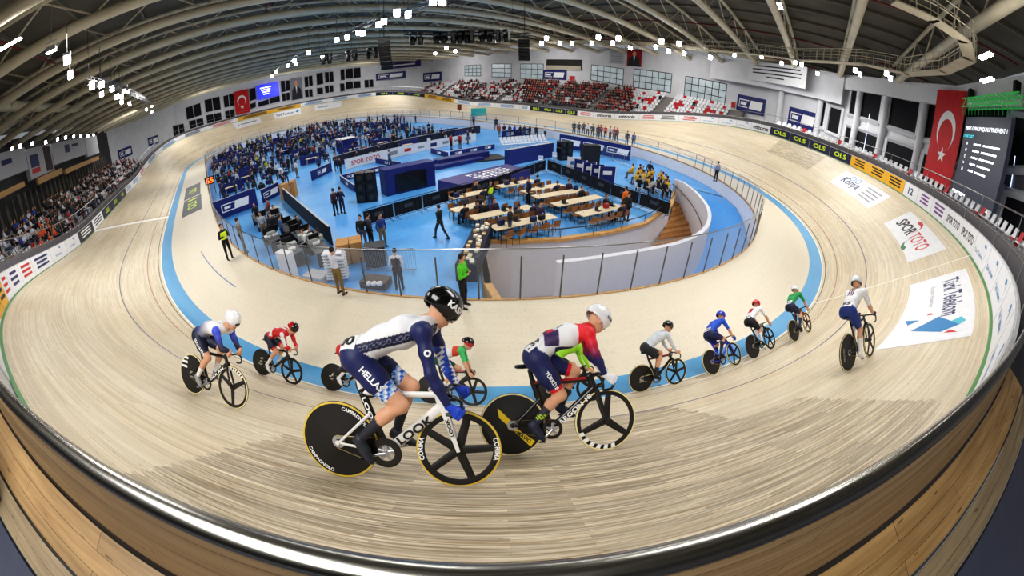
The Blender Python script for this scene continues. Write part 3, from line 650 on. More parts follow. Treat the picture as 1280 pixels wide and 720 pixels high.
for i,(u,v) in enumerate(RT):
    q=wallhit(u,v,3.5); q=onz(u,v,13.) if q[2]>13.3 else q; make_flood(q,'bright floodlight hung before the right-hand wall above the stand' if u<900 else 'bright floodlight hung before the ring beam on the right','floodlights along the right wall',.75 if u<900 else .5)
for i,(u,v) in enumerate([(57,178),(72,174),(82,172),(92,171),(101,170),(110,170),(117,169),(25,183),(15,187),(40,180)]):
    d=ray(u,v); t=(-41.5-CAM[0])/d[0]; make_flood(CAM+d*t,'small round lamp in the row above the left-hand poster boxes','lamps above the left poster boxes',.5)
for i,((u,v),z,l) in enumerate((((13,55),12.6,'white strip lamp under the roof at top left'),((975,8),12.8,'white strip lamp under the roof at top right of centre'),((1232,70),11.5,'white strip lamp under the catwalk at far right, upper of two'),((1234,100),11,'white strip lamp under the catwalk at far right, lower of two'))):
    p=onz(u,v,z); m=MB(); m.box(p,(1.1,.2,.06)); tag(m.build('strip_lamp',LENS,base=p),l,'lamp')
# light rigs (box truss) that carry the infield lamps
def box_truss(pts,label,w=.32,mt=mat('rig_alloy',rgb(150,150,152),.35,.6)):
    r=root('lighting_truss',label,'lighting truss',pts[0]); m=MB()
    offs=[(-w/2,-w/2),(w/2,-w/2),(w/2,w/2),(-w/2,w/2)]
    for a,b in zip(pts,pts[1:]):
        a,b=np.array(a),np.array(b); d=b-a; L=np.linalg.norm(d); d=d/L; sd=nrm(np.cross(d,V3(0,0,1))); n=max(2,int(L/.6))
        for i,(x,z) in enumerate(offs):
            m.tube([a+sd*x+V3(0,0,z),b+sd*x+V3(0,0,z)],.03,4)
            x2,z2=offs[(i+1)%4]
            for k in range(n):
                p=a+d*(L*k/n); q=a+d*(L*(k+1)/n); m.tube([p+sd*x+V3(0,0,z),q+sd*x2+V3(0,0,z2)],.014,3)
    m.build('lattice',mt,r); 
    for p in pts: m=MB(); m.tube([np.array(p)+V3(0,0,.2),(p[0],p[1],zc(p[0]))],.012,4); m.build('hanging_cable',DARK,r)
    return r
box_truss([onz(u,v-6,12.2) for u,v in ((338,100),(372,76),(405,66),(445,42),(482,28),(520,16),(560,2))],'alloy lighting truss arcing over the infield')
box_truss([onz(u,v-3,10.9) for u,v in ((112,104),(150,112),(192,132))],'alloy lighting truss over the left straight')
box_truss([onz(u,v-3,11.) for u,v in ((505,44),(560,45),(640,48),(662,46))],'dark lighting truss with moving heads over the far infield',mt=DARK)
box_truss([onz(u,v-4,10.6) for u,v in ((400,80),(440,72),(475,68))],'dark lighting truss over the far left infield',mt=DARK)
proto_mh=None
for i,(u,z) in enumerate([(u,10.4) for u in (516,526,546,555,567,575,584,590,603,612,623,633)]+[(u,10.1) for u in (404,412,435,444,461,470)]):
    v=52-.03*(u-516) if u>500 else 77-.12*(u-404); p=onz(u,v,z); lab='black moving head spotlight hung from the dark truss over the infield'
    if proto_mh is None:
        proto_mh=root('moving_head_light',lab,'spotlight',p,'moving head spotlights'); m=MB(); m.box(p+V3(0,0,.55),(.4,.3,.16)); m.box(p+V3(-.2,0,.25),(.05,.16,.5)); m.box(p+V3(.2,0,.25),(.05,.16,.5)); m.build('yoke',BLACK,proto_mh); m=MB(); m.lathe([(.08,.3),(.17,.2),(.18,-.15),(.15,-.28),(.02,-.3)],p+V3(0,0,.05),(0,0,1),14); m.build('lamp_head',BLACK,proto_mh,smooth=True); proto_mh.matrix_world=MW(p)@Matrix.Scale(1.35,4)
    else: dup(proto_mh,MW(p,i)@Matrix.Scale(1.35,4))
def line_array(px0,px1,z,label,n=7):
    p=onz(*px0,z); r=root('line_array_speaker',label,'loudspeaker',p); 
    for i in range(n):
        m=MB(); c=p+V3(.05*i*i*.12,0,-.37*i); d=nrm(CAM-c); az=math.atan2(d[1],d[0]); a=-.06*i
        ax=[(math.cos(az)*math.cos(a),math.sin(az)*math.cos(a),math.sin(a)),(-math.sin(az),math.cos(az),0),(-math.cos(az)*math.sin(a),-math.sin(az)*math.sin(a),math.cos(a))]
        m.rbox(c,(.6,.95,.34),.05,ax); m.build('speaker_cabinet',BLACK,r)
    m=MB(); m.tube([p+V3(0,0,.2),p+V3(0,0,zc(p[0])-p[2])],.03,4); m.build('hanging_cable',DARK,r)
line_array((480,50),(490,75),10.5,'black curved line array loudspeaker hung over the infield, left of two')
line_array((655,52),(665,72),10.2,'black line array loudspeaker hung before the right stand',5)
# ------------------------------------------------ wall furniture: quads thrown on the walls
def wall_panel(name,px,m,label,cat,pull=.15,thick=.06,group=None,plan=None):
    f=(lambda p:wallhit(*p,pull)) if plan is None else plan
    tl,tr,br,bl=[f(p) for p in px]; ztop=(tl[2]+tr[2])/2; zb=(bl[2]+br[2])/2
    a=np.array([*((tl+bl)/2)[:2],0]); b=np.array([*((tr+br)/2)[:2],0]); ex=nrm(b-a); L=np.linalg.norm(b-a); c=(a+b)/2; c[2]=(ztop+zb)/2; n=np.cross(ex,V3(0,0,1)); n=n if n@(CAM-c)>0 else -n
    mb=MB(); mb.box(c,(L,thick,ztop-zb),ax=[ex,n,(0,0,1)]); o=mb.build(name,m,base=c); o['base']=[float(q) for q in c]; tag(o,label,cat,group)
    if np.cross(ex,V3(0,0,1))@n<0: ex=-ex
    return o,c,ex,L,ztop-zb,n
def logo_marks(o,c,ex,L,H,n,ink='w',off=.05):
    m=MB(); ez=V3(0,0,1); q=lambda x,y:c+ex*x*L+ez*y*H+n*off
    for a,b in (((-.42,.22),(-.06,.22)),((-.42,-.22),(-.1,-.22))): m.add([q(a[0],a[1]+.03),q(b[0],b[1]+.03),q(b[0],b[1]-.03),q(a[0],a[1]-.03)],[(0,1,2,3)])
    m.add([q(-.42,.22),q(-.40,.22),q(-.40,-.22),q(-.42,-.22)],[(0,1,2,3)]); m.add([q(-.0,.26),q(.42,.26),q(.38,-.26),q(-.05,-.26)],[(0,1,2,3)])
    m.add([q(-.36,.1),q(-.14,.1),q(-.16,-.1),q(-.36,-.1)],[(0,1,2,3)]); m.build('emblem',INK[ink],o)
for px,l in (([(922,117),(957,125),(955,146),(921,137)],'navy wall sign with white emblem beside the rightmost glass doors'),([(986,133),(1022,142),(1021,166),(985,156)],'navy wall sign with small white lettering left of the dark bays'),([(679,87),(708,88),(708,100),(679,99)],'navy wall sign with white emblem below the balcony above the right stand'),([(529,91),(552,90),(552,101),(529,102)],'navy wall sign with white emblem at the far end of the right stand'),([(147,188),(164,182),(166,193),(149,200)],'navy wall sign on the wall beyond the left stand, nearer of two'),([(185,173),(198,168),(198,179),(186,183)],'navy wall sign on the wall beyond the left stand, farther of two'),([(470,93),(507,88),(507,97),(470,101)],'long navy sign on the far wall above the first seats')):
    logo_marks(*wall_panel('wall_sign',px,NAVY,l,'sign'))
PURP=mat('banner_purple',rgb(64,50,110),.6)
o,c,ex,L,H,n=wall_panel('hanging_banner',[(481,79),(526,75),(526,83),(481,87)],PURP,'long purple banner hanging below the black line array','banner',6.)
m=MB(); m.box(c+n*.06-V3(0,0,.02*H),(L*.7,.02,H*.22),ax=[ex,n,(0,0,1)]); m.build('lettering',INK['w'],o)
def figure_banner(px,bg,label,pull=.4):   # plain figure in a dark suit, generic
    o,c,ex,L,H,n=wall_panel('portrait_banner',px,bg,label,'banner',pull); ez=V3(0,0,1); q=lambda x,y:c+ex*x*L+ez*y*H+n*.06
    m=MB(); m.add([q(-.42,-.5),q(.42,-.5),q(.36,-.05),q(.14,.1),q(-.14,.1),q(-.36,-.05)],[(0,1,2,3,4,5)]); m.build('suit',mat('suit_charcoal',rgb(34,36,44),.6),o)
    m=MB(); m.add([q(.13*math.cos(t),.24+.15*math.sin(t)) for t in np.linspace(0,2*PI,14,endpoint=False)],[tuple(range(14))]); m.build('face',SKIN,o); m=MB(); m.add([c+ex*x*L+ez*y*H+n*.07 for x,y in ((-.06,.1),(.06,.1),(0,-.25))],[(0,1,2)]); m.build('shirt',WHITE,o)
figure_banner([(362,99),(376,96),(380,122),(364,126)],mat('poster_grey',rgb(140,140,150),.6),'tall portrait banner on the far dark windows right of the blue screen')
figure_banner([(784,62),(802,62),(802,84),(784,82)],mat('poster_red',rgb(150,26,34),.6),'portrait poster high on the right-hand wall above the glass doors')
o,c,ex,L,H,n=wall_panel('text_poster',[(762,62),(779,62),(779,80),(762,79)],LIGHTGREY,'pale text poster left of the portrait high on the right-hand wall','poster')
m=MB()
for i in range(5): m.box(c+n*.06+V3(0,0,H*(.34-.16*i)),(L*.7,.02,H*.05),ax=[ex,n,(0,0,1)])
m.build('small_print',INK['g'],o)
o,c,ex,L,H,n=wall_panel('balcony_opening',[(683,74),(727,75),(727,88),(683,87)],mat('balcony_dark',rgb(40,36,30),.7),'open balcony with people high on the right-hand wall','balcony')
m=MB(); m.box(c-V3(0,0,H*.3)+n*.2,(L,.06,H*.4),ax=[ex,n,(0,0,1)]); m.build('parapet',CREAM,o)
for px,l in (([(712,95),(718,95),(718,101),(712,101)],'small red cabinet on the wall right of the balcony'),([(914,127),(919,128),(919,135),(914,134)],'small red cabinet on the wall left of the navy sign')): wall_panel('fire_hose_cabinet',px,RED,l,'cabinet')
# fascia box with the long banner on the right
A,B=wallhit(898,90),wallhit(1064,115); m=MB()
pl=[wallhit(897,85),wallhit(1000,95),wallhit(1064,108)]
P3=[inward(p[:2],1.2) for p in pl]
for a,b in zip(P3,P3[1:]): L=np.linalg.norm(b-a); d=(b-a)/L; m.box((*((a+b)/2),12.4),(L+.2,.3,3.4),ax=[(*d,0),(-d[1],d[0],0),(0,0,1)])
struct(m.build('trim_fascia_box',CONC))
o,c,ex,L,H,n=wall_panel('fascia_banner',[(937,76),(1009,85),(1007,111),(936,100)],WHITE,'white banner with black print on the fascia right of the glass doors','banner',4.2)
m=MB()
for i,w in enumerate((.8,.86,.84,.3)): m.box(c+n*.05+V3(0,0,H*(.3-.18*i)),(L*w,.02,H*.06),ax=[ex,n,(0,0,1)])
m.build('small_print',INK['k'],o)
# flags
def flag(px,label,pull):
    o,c,ex,L,H,n=wall_panel('national_flag',px,mat('flag_red',rgb(206,14,26),.6,var=.12,scale=1.5),label,'flag',pull,.03); ez=V3(0,0,1); k=L; m=MB()
    u,w=c+n*.03,.31*k; cen=ez*(.06*H)
    a=np.linspace(.62,2*PI-.62,34)-PI/2; outer=[u+cen+(ex*math.cos(t)+ez*math.sin(t)*1.15)*w for t in a]
    b=np.linspace(.5,2*PI-.5,34)-PI/2; inner=[u+cen-ez*.09*k+(ex*math.cos(t)+ez*math.sin(t)*1.2)*w*.8 for t in b]
    m.add(outer+inner,[(i,i+1,34+i+1,34+i) for i in range(33)]); m.build('crescent',INK['w'],o); m=MB(); sc=u-ez*(.06*H+.34*k)+cen
    st=[sc+(ex*math.cos(PI/2+i*PI/5)+ez*math.sin(PI/2+i*PI/5))*k*(.15 if i%2==0 else .06) for i in range(10)]
    m.add([sc]+st,[(0,1+i,1+(i+1)%10) for i in range(10)]); m.build('star',INK['w'],o); return o
flag([(1167,113),(1202,113),(1194,236),(1157,226)],'red flag with white crescent and star hung beside the grey scoreboard on the right',2.6)
flag([(292,115),(310,111),(312.5,139),(295,145)],'small red flag with white crescent and star on the far dark windows',.5)
# scoreboard on the right
SCR=mat('screen_grey',rgb(62,66,80),.4,emit=.35,var=.1,scale=.3)
o,c,ex,L,H,n=wall_panel('scoreboard_screen',[(1203,146),(1261,150),(1246,276),(1194,257)],SCR,'tall grey scoreboard screen reading MEN\'S OMNIUM QUALIFYING HEAT 1','screen',3.2,.3)
ez=V3(0,0,1); GLOW=mat('screen_text_white',rgb(235,238,245),.5,emit=2.,var=0); GLC=mat('screen_text_cyan',rgb(60,200,210),.5,emit=1.5,var=0)
m=MB(); text_plane(m,"MEN'S OMNIUM QUALIFYING HEAT 1",c+ez*H*.36,ex,ez,H*.055,L*.92,off=.17,bold=.0)
for i,tx in enumerate(('10','85','12','14','28')):
    w=(.62,.58,.55,.5,.44)[i]; text_plane(m,tx,c+ez*H*(.185-.075*i)-ex*L*.36,ex,ez,H*.034,off=.17); [m.box(c+ez*H*(.185-.075*i)+ex*L*(-.22+w*(.5*k+.5)/7.)+n*.17,(L*w/20.,.01,H*.02),ax=[ex,n,(0,0,1)]) for k in range(13) if k!=4]
text_plane(m,'1/1',c-ez*H*.42+ex*L*.4,ex,ez,H*.04,off=.17); m.box(c-ez*H*.4-ex*L*.3+n*.17,(L*.34,.01,H*.035),ax=[ex,n,(0,0,1)]); m.build('heat_list',GLOW,o)
m=MB(); text_plane(m,'STARTLIST',c+ez*H*.27-ex*L*.36,ex,ez,H*.035,L*.26,off=.17); m.build('caption',GLC,o)
m=MB(); tt=c+ez*(H*.5+1.)
rr=root('scoreboard_truss','green lit truss that carries the grey scoreboard','truss',tt)
for z in (-.3,.3):
    for q in (-.3,.3): m.tube([tt-ex*L*.62+n*q+ez*z,tt+ex*L*.62+n*q+ez*z],.04,5)
k=14
for i in range(k):
    x0,x1=-L*.6+L*1.2*i/k,-L*.6+L*1.2*(i+1)/k
    for q in (-.3,.3): m.tube([tt+ex*x0+n*q-ez*.3,tt+ex*x1+n*q+ez*.3],.025,4)
    m.tube([tt+ex*x0+n*.3+ez*.3,tt+ex*x1-n*.3+ez*.3],.025,4); m.tube([tt+ex*x0+n*.3-ez*.3,tt+ex*(x0+.2)+n*.3-ez*.95],.02,4)
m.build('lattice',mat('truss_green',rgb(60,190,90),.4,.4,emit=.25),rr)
for sg,l in ((-1,'left'),(1,'right')):
    p=tt+ex*L*.5*sg+ez*.75; q=root('chain_hoist','black chain hoist over the %s end of the green truss'%l,'hoist',p); m=MB(); m.rbox(p,(.5,.4,.6),.08); m.build('motor',BLACK,q); m=MB(); m.tube([p,(p[0],p[1],13.)],.02,4); m.build('chain',DARK,q)
# screen at the far end
o,c,ex,L,H,n=wall_panel('video_screen',[(321,107),(347,102),(350,117),(322,127)],mat('screen_blue',rgb(40,50,190),.4,emit=1.2,var=.3,scale=.4),'bright blue video screen on the far dark windows','screen',1.)
m=MB()
for i in range(4): m.box(c+n*.06+ez*H*(.25-.15*i)-ex*L*.1,(L*(.5-.08*i),.02,H*.07),ax=[ex,n,(0,0,1)])
m.build('caption',GLOW,o)
# left wall: poster boxes, wooden balcony beams
def leftplan(x): return lambda p:(lambda d:CAM+d*((x-CAM[0])/d[0]))(ray(*p))
lp=leftplan(-41.)
for i,(px,l) in enumerate((([(-40,199),(31,188),(32,217),(-40,240)],'white poster box on the left wall, nearest'),([(32,187),(62,181),(65,213),(35,228)],'white poster box with a colourful print on the left wall'),([(63,180),(104,173),(106,195),(65,206)],'white poster box with dark emblem on the left wall'),([(105,172),(120,170),(122,192),(107,197)],'white poster box on the left wall, farthest'))):
    o,c,ex,L,H,n=wall_panel('poster_box',px,mat('poster_white',rgb(196,196,202),.6,var=.05),l,'poster',plan=lp,thick=.5,group='poster boxes on the left wall'); m=MB()
    if i==1:
        m.box(c-ex*L*.25+n*.26+ez*H*.06,(L*.32,.02,H*.42),ax=[ex,n,(0,0,1)]); m.build('print_navy',INK['n'],o); m=MB(); m.box(c-ex*L*.25+n*.26-ez*H*.27,(L*.32,.02,H*.16),ax=[ex,n,(0,0,1)]); m.build('print_red',INK['r'],o); m=MB(); m.box(c+ex*L*.3+n*.26,(L*.3,.02,H*.9),ax=[ex,n,(0,0,1)]); m.build('print_figures',mat('print_dark',rgb(70,54,54),.6,var=.4,scale=2.),o)
    elif i==2: m.box(c-ex*L*.1+n*.26+ez*H*.1,(L*.14,.02,H*.4),ax=[ex,n,(0,0,1)]); m.box(c+ex*L*.15+n*.26+ez*H*.2,(L*.2,.02,H*.14),ax=[ex,n,(0,0,1)]); m.build('emblem',INK['n'],o)
    elif i==0: m.box(c+n*.26+ex*L*.1+ez*H*.1,(L*.2,.02,H*.2),ax=[ex,n,(0,0,1)]); m.build('emblem',INK['n'],o)
lb=leftplan(-40.6)
for px,l in (([(-60,265),(31,232),(31,240),(-60,274)],'nearest'),([(46,222),(77,211),(77,218),(47,231)],'second from the camera'),([(80,211),(123,196),(123,200),(81,218)],'farthest')): wall_panel('balcony_beam',px,WOOD,'pale wooden balcony beam on the left wall, '+l,'beam',plan=lb,thick=.3)
m=MB(); rnd=random.Random(3)
lwm=root('balcony_curtain','dark curtains and glazing behind the wooden balcony beams on the left wall','curtain',(-42,-10,5))
for i in range(46):
    y=-40+i*1.7; m.box((-41.9,y,5.6),(.1,rnd.uniform(.2,.8),rnd.uniform(3.,4.6)))
m.build('curtain_folds',mat('curtain_grey',rgb(96,92,84),.8,var=.4,scale=.7),lwm)
# ------------------------------------------------ stands
TERR=mat('terrace_concrete',rgb(136,130,128),.8,var=.08)
def stand(name,x0,dx,z0,n,y0,y1,rise=.47,tread=.82):
    m=MB()
    for i in range(n):
        x=x0+dx*tread*(i+.5); m.box((x,(y0+y1)/2,z0+rise*i-1.),(tread+.02,y1-y0,2.))
    o=struct(m.build(name,TERR)); return [(x0+dx*tread*(i+.5),z0+rise*i) for i in range(n)]
rowsR=stand('floor_stand_right',33.4,1,2.55,9,-36,45); rowsL=stand('floor_stand_left',-33.4,-1,2.5,5,-46,36)
m=MB(); m.box((41.6,4.5,3.2),(1.6,81,6.4)); struct(m.build('floor_stand_right_top',TERR)); m=MB(); m.box((-40.2,-5,2.2),(5.2,82,4.4)); struct(m.build('floor_stand_left_top',mat('terrace_dark',rgb(96,88,78),.8,var=.1)))
SEATC=mat_objcolor('seat_plastic',.45,var=.03)
def seat_mb(m,c,f):   # shell seat: pan, curved back, pedestal
    c=np.array(c,float); m.rbox(c+V3(f*.02,0,.42),(.40,.44,.06),.05); secs=[]
    for z,x in ((.42,-.17),(.58,-.22),(.80,-.26)): secs.append([c+V3(f*(x+t),y,z) for y,t in ((-.22,.05),(-.1,0),(.1,0),(.22,.05),(.22,.02),(.1,-.03),(-.1,-.03),(-.22,.02))])
    m.loft(secs); m.box(c+V3(f*-.05,0,.2),(.08,.3,.4)); return m
sp=MB(); seat_mb(sp,(0,0,0),1.); seat_proto=sp.build('stadium_seat',SEATC)
SEATS=[]
for rows,f,y0,y1,side in ((rowsR,-1,-35.5,44.5,'right'),(rowsL,1,-45,35.5,'left')):
    for ri,(x,z) in enumerate(rows):
        y=y0; j=0
        while y<y1:
            if (y-y0)%11.>1.3: SEATS.append((x,y,z,f,ri,j,side))
            y+=.58; j+=1
def seat_red(ri,j): return (j%7==0) if ri==0 else (j+ri*4)%8==0 or (j//3*5+ri*7)%15==0
for k_,s_ in enumerate(srange(176.6,213,.6)):
    q_=te(s_,1.35,.95); SEATS.append((q_[0],q_[1],q_[2],ti(s_),0,k_,'right-bend'))
SEATS.sort(key=lambda q:(q[0]-CAM[0])**2+(q[1]-CAM[1])**2)
vis=[q for q in SEATS if 0<pxl((q[0],q[1],q[2]+.5))[0]<1280 and 0<pxl((q[0],q[1],q[2]+.5))[1]<720]
first=True; RN=['front','second','third','fourth','fifth','sixth','seventh','eighth','ninth']
for q in vis[:300]:
    x,y,z,f,ri,j,side=q; rd=seat_red(ri,j); o=seat_proto if first else seat_proto.copy()
    if not first: COL.objects.link(o)
    first=False; fa=0 if f==1 else PI if f==-1 else math.atan2(-f[3],-f[2]); o.matrix_world=MW((x,y,z),fa); o.color=(*rgb(196,28,40),1) if rd else (*rgb(228,228,232),1)
    tag(o,('%s plastic seat, %s row of the %s-hand stand, %s block from the camera'%('red' if rd else 'white',RN[ri],side,ORD[min(11,int((y+(36 if side=='right' else 45))/11.))]) if side!='right-bend' else '%s plastic seat in the single row behind the rail of the right bend'%('red' if rd else 'white')),'seat','seats in the stands')
for cname,red in (('white',False),('red',True)):
    m=MB()
    for q in vis[300:]:
        if seat_red(q[4],q[5])==red:
            c=V3(q[0],q[1],q[2]); f=q[3] if not isinstance(q[3],tuple) else 1; m.box(c+V3(f*.02,0,.42),(.40,.46,.07)); m.box(c+V3(f*-.22,0,.62),(.06,.46,.42))
    o=m.build('stadium_seats',RED if red else WHITE); o['kind']='stuff'; tag(o,'more distant %s plastic seats filling the stands'%cname,'seats')
struct(ring_loft('floor_aisle_right',lambda s:[te(s,.6,.93),te(s,2.6,.93),te(s,2.6,.5),te(s,.6,.5)],175.5,214,.8,TERR))
YAX_=(0,1,0)
OCC=[]
def free(x,y,r): return not any(abs(x-a)<w+r and abs(y-b)<h+r for a,b,w,h in OCC)
# ================================================================ INFIELD
def m_floor():
    t=NT('blue_floor'); co=t.new('ShaderNodeTexCoord').outputs['Object']; f=t.noise(co,.35,4.); g=t.noise(co,3.,3.)
    n=t.mix(t.rng(f,.3,.7,0,1),rgb(70,150,222),rgb(112,184,240)); n=t.mix(t.rng(g,.4,.7,0,.25),n,rgb(60,130,200)); t.put(n,t.b.inputs['Base Color']); t.b.inputs['Roughness'].default_value=.35; return t.m
BFL=m_floor()
# rim of the platform above the stairwell (from the near left corner round to the ramp)
RIM=[onz(u,v,ZF) for u,v in ((600,303),(640,303.5),(700,300.5),(760,292),(805,281),(838,258),(846,232))]
RIMP=[np.array(p[:2]) for p in RIM]
# the void: polygon between rim and the near fence; floor is cut there
pit_in=[(-12.6,-38.9)]+[tuple(p) for p in RIMP]+[(10.5,-37.6)]
def fence_xy(s,extra=0.): x,y,a,b,bk,tg=ti(s); return (x+a*(FENCE_V-.08-extra),y+b*(FENCE_V-.08-extra))
ring_s=srange(0,TLEN,1.); ring_s=ring_s[:-1]
# near arc from s~171.8 (left of the void) to s~201 (ramp mouth)
arc=[s for s in ring_s if 172.6<s<206]
outer=[fence_xy(s) for s in ring_s if not(172.6<s<206)]
k0=[i for i,s in enumerate([q for q in ring_s if not(172.6<q<206)]) if s>=206][0]
outer=outer[k0:]+outer[:k0]       # starts just after the void, runs round to just before it
poly=outer+[tuple(p) for p in ([(-12.9,-39.6)] if False else [])]+[tuple(RIMP[0])]+[tuple(p) for p in RIMP[1:]]
m=MB(); m.add([(x,y,ZF) for x,y in poly],[tuple(range(len(poly)))]); o=m.build('floor',BFL); struct(o)
bm=__import__('bmesh').new(); bm.from_mesh(o.data); __import__('bmesh').ops.triangulate(bm,faces=bm.faces[:]); bm.to_mesh(o.data); bm.free()
# pit floor, rim wall with wooden coping, ramp
PZ=-4.2
m=MB(); m.add([(x,y,PZ) for x,y in [fence_xy(s) for s in arc]+[tuple(p) for p in RIMP[::-1]]],[tuple(range(len(arc)+len(RIMP)))]); o=m.build('floor_stairwell',mat('stairwell_floor',rgb(150,150,160),.6)); struct(o)
bm=__import__('bmesh').new(); bm.from_mesh(o.data); __import__('bmesh').ops.triangulate(bm,faces=bm.faces[:]); bm.to_mesh(o.data); bm.free()
WWALL=mat('curved_wall_white',rgb(226,226,234),.55,var=.03)
path=[V3(*fence_xy(172.9),0),V3(-11.6,-38.3,0)]+[V3(*p,0) for p in RIMP]
m=MB()
for a,b in zip(path,path[1:]): m.quad((*a[:2],PZ),(*b[:2],PZ),(*b[:2],ZF),(*a[:2],ZF))
struct(m.build('wall_stairwell',WWALL,smooth=True))
def wall_path(pts,w,z0,z1,m_,name,st=True,label=None):
    P=[np.array(p[:2],float) for p in pts]; m=MB(); secs=[]
    for i,p in enumerate(P):
        d=nrm(P[min(i+1,len(P)-1)]-P[max(i-1,0)]); nn=np.array([-d[1],d[0]])*w/2; zz0=z0[i] if isinstance(z0,list) else z0; zz1=z1[i] if isinstance(z1,list) else z1
        secs.append([(*(p+nn),zz0),(*(p-nn),zz0),(*(p-nn),zz1),(*(p+nn),zz1)])
    m.loft(secs); o=m.build(name,m_,smooth=False); return struct(o) if st else o
wall_path(path[1:],.28,ZF-.02,ZF+.14,WOOD,'trim_platform_coping')
wall_path([fence_xy(172.9),(-11.6,-38.3),RIMP[0]],.3,PZ,ZF+.14,WOOD,'trim_stairwell_left_coping')
# curved white wall between the stairs and the ramp
RW_=[onz(u,v,.05) for u,v in ((696,327),(747,321),(810,311),(857,300),(883,283),(886,262),(873,243),(856,229),(844,224))]
def smooth_path(P,n=6):
    P=[np.array(p[:2],float) for p in P]; out=[]
    for i in range(len(P)-1):
        a,b,c,d=P[max(i-1,0)],P[i],P[i+1],P[min(i+2,len(P)-1)]
        for k in range(n): t=k/n; out.append(.5*((2*b)+(c-a)*t+(2*a-5*b+4*c-d)*t*t+(3*b-a-3*c+d)*t**3))
    return out+[P[-1]]
RWS=smooth_path(RW_); wall_path(RWS,.24,PZ,.05,WWALL,'wall_ramp')
hr=MB(); hr.tube([(p[0]+(-.22),p[1]+.1,-.35-.05*i) for i,p in enumerate(RWS[::-1][:34])],.03,6); struct(hr.build('trim_ramp_handrail',mat('handrail_brown',rgb(90,70,56),.4),smooth=True))
# ramp surface: blue, sinking from the infield level towards the stairwell
m=MB(); rp_=[]
ss=[206.2,204.8,203,201,198.5,196,193.5,191,188.5,186,183.5,181,178.5]; rev=RWS[::-1]; m=MB(); V_=[]
for i,s in enumerate(ss):
    o_=V3(*fence_xy(s),0); q=RIMP[-1] if i==0 else rev[min(len(rev)-1,int((i-1)*(len(rev)-1)/(len(ss)-2)))]; z=ZF-.01-2.9*(max(0,i-2)/10.)**1.1
    V_+=[(*o_[:2],z),(*q,z)]
m.add(V_,[(2*i,2*i+1,2*i+3,2*i+2) for i in range(len(ss)-1)]); struct(m.build('floor_ramp',mat('ramp_blue',rgb(70,150,222),.4,var=.1)))
# wooden stairs
st=root('wooden_stairs','wooden stairs descending between the platform rim and the curved white wall','stairs',(6.,-38.5,ZF)); a0,b0=onz(846,232,ZF),onz(858,250,ZF)
A0,A1=V3(*RIMP[-1],0),V3(*RIMP[3],0)
stp=smooth_path(RIMP[3:][::-1],7); ow=RWS[::-1]
for i in range(16):
    k=min(i,len(stp)-2); p=stp[k]; d=nrm(stp[k+1]-p); q=ow[min(len(ow)-1,int(i*1.25)+1)]; z=ZF-.17*(i+1); m=MB(); e=stp[min(k+1,len(stp)-1)]; q2=ow[min(len(ow)-1,int((i+1)*1.25)+1)]
    m.loft([[(*p,z),(*q,z),(*q2,z),(*e,z)],[(*p,z-.3),(*q,z-.3),(*q2,z-.3),(*e,z-.3)]]); m.build('step',mat('step_wood_%d'%(i%2),rgb(190-16*(i%2),140-16*(i%2),84-12*(i%2)),.5,var=.2),st)
mt=onz(645,368,PZ+.6); m=MB(); m.rbox((mt[0]+1.6,mt[1]+2.2,PZ+.05),(2.4,1.4,.1),.1); tag(m.build('floor_mat',mat('mat_brown',rgb(96,88,78),.9),base=(mt[0]+1.6,mt[1]+2.2,PZ)),'brown floor mat at the bottom of the white stairwell','mat')
# glass fence along the inner edge of the track
GLASS=mat_glass('fence_glass',rgb(190,196,210),.17,.12)
gf=root('glass_fence','curved glass fence with steel posts along the inner edge of the track','fence',tp(180,FENCE_V)); m=MB()
def fh(s): s%=TLEN; return 1.75 if 171<s<196 else (1.3 if s<160 or s>205 else 1.3+.45*(1-min(abs(s-171),abs(s-196))/11.) if (160<=s<=171 or 196<=s<=205) else 1.3)
ss=srange(0,TLEN,.9); 
m.add([tp(s,FENCE_V-.02,.05) for s in ss]+[tp(s,FENCE_V-.02,fh(s)-.05) for s in ss],[(i,i+1,len(ss)+i+1,len(ss)+i) for i in range(len(ss)-1)]); m.build('glass',GLASS,gf,smooth=True)
m=MB(); m.tube([tp(s,FENCE_V-.02,fh(s)) for s in ss[:-1]],.022,6,closed=True); m.build('handrail',STEEL,gf,smooth=True)
post_s=[]; s=0.
while s<TLEN: post_s.append(s); s+=1.55 if 150<s<212 else 3.4
for s in post_s:
    m=MB(); m.tube([tp(s,FENCE_V-.02,.0),tp(s,FENCE_V-.02,fh(s)-.25 if 160<s<205 else fh(s))],.026,6); m.build('post',mat('post_steel',rgb(104,102,102),.4,.6),gf)
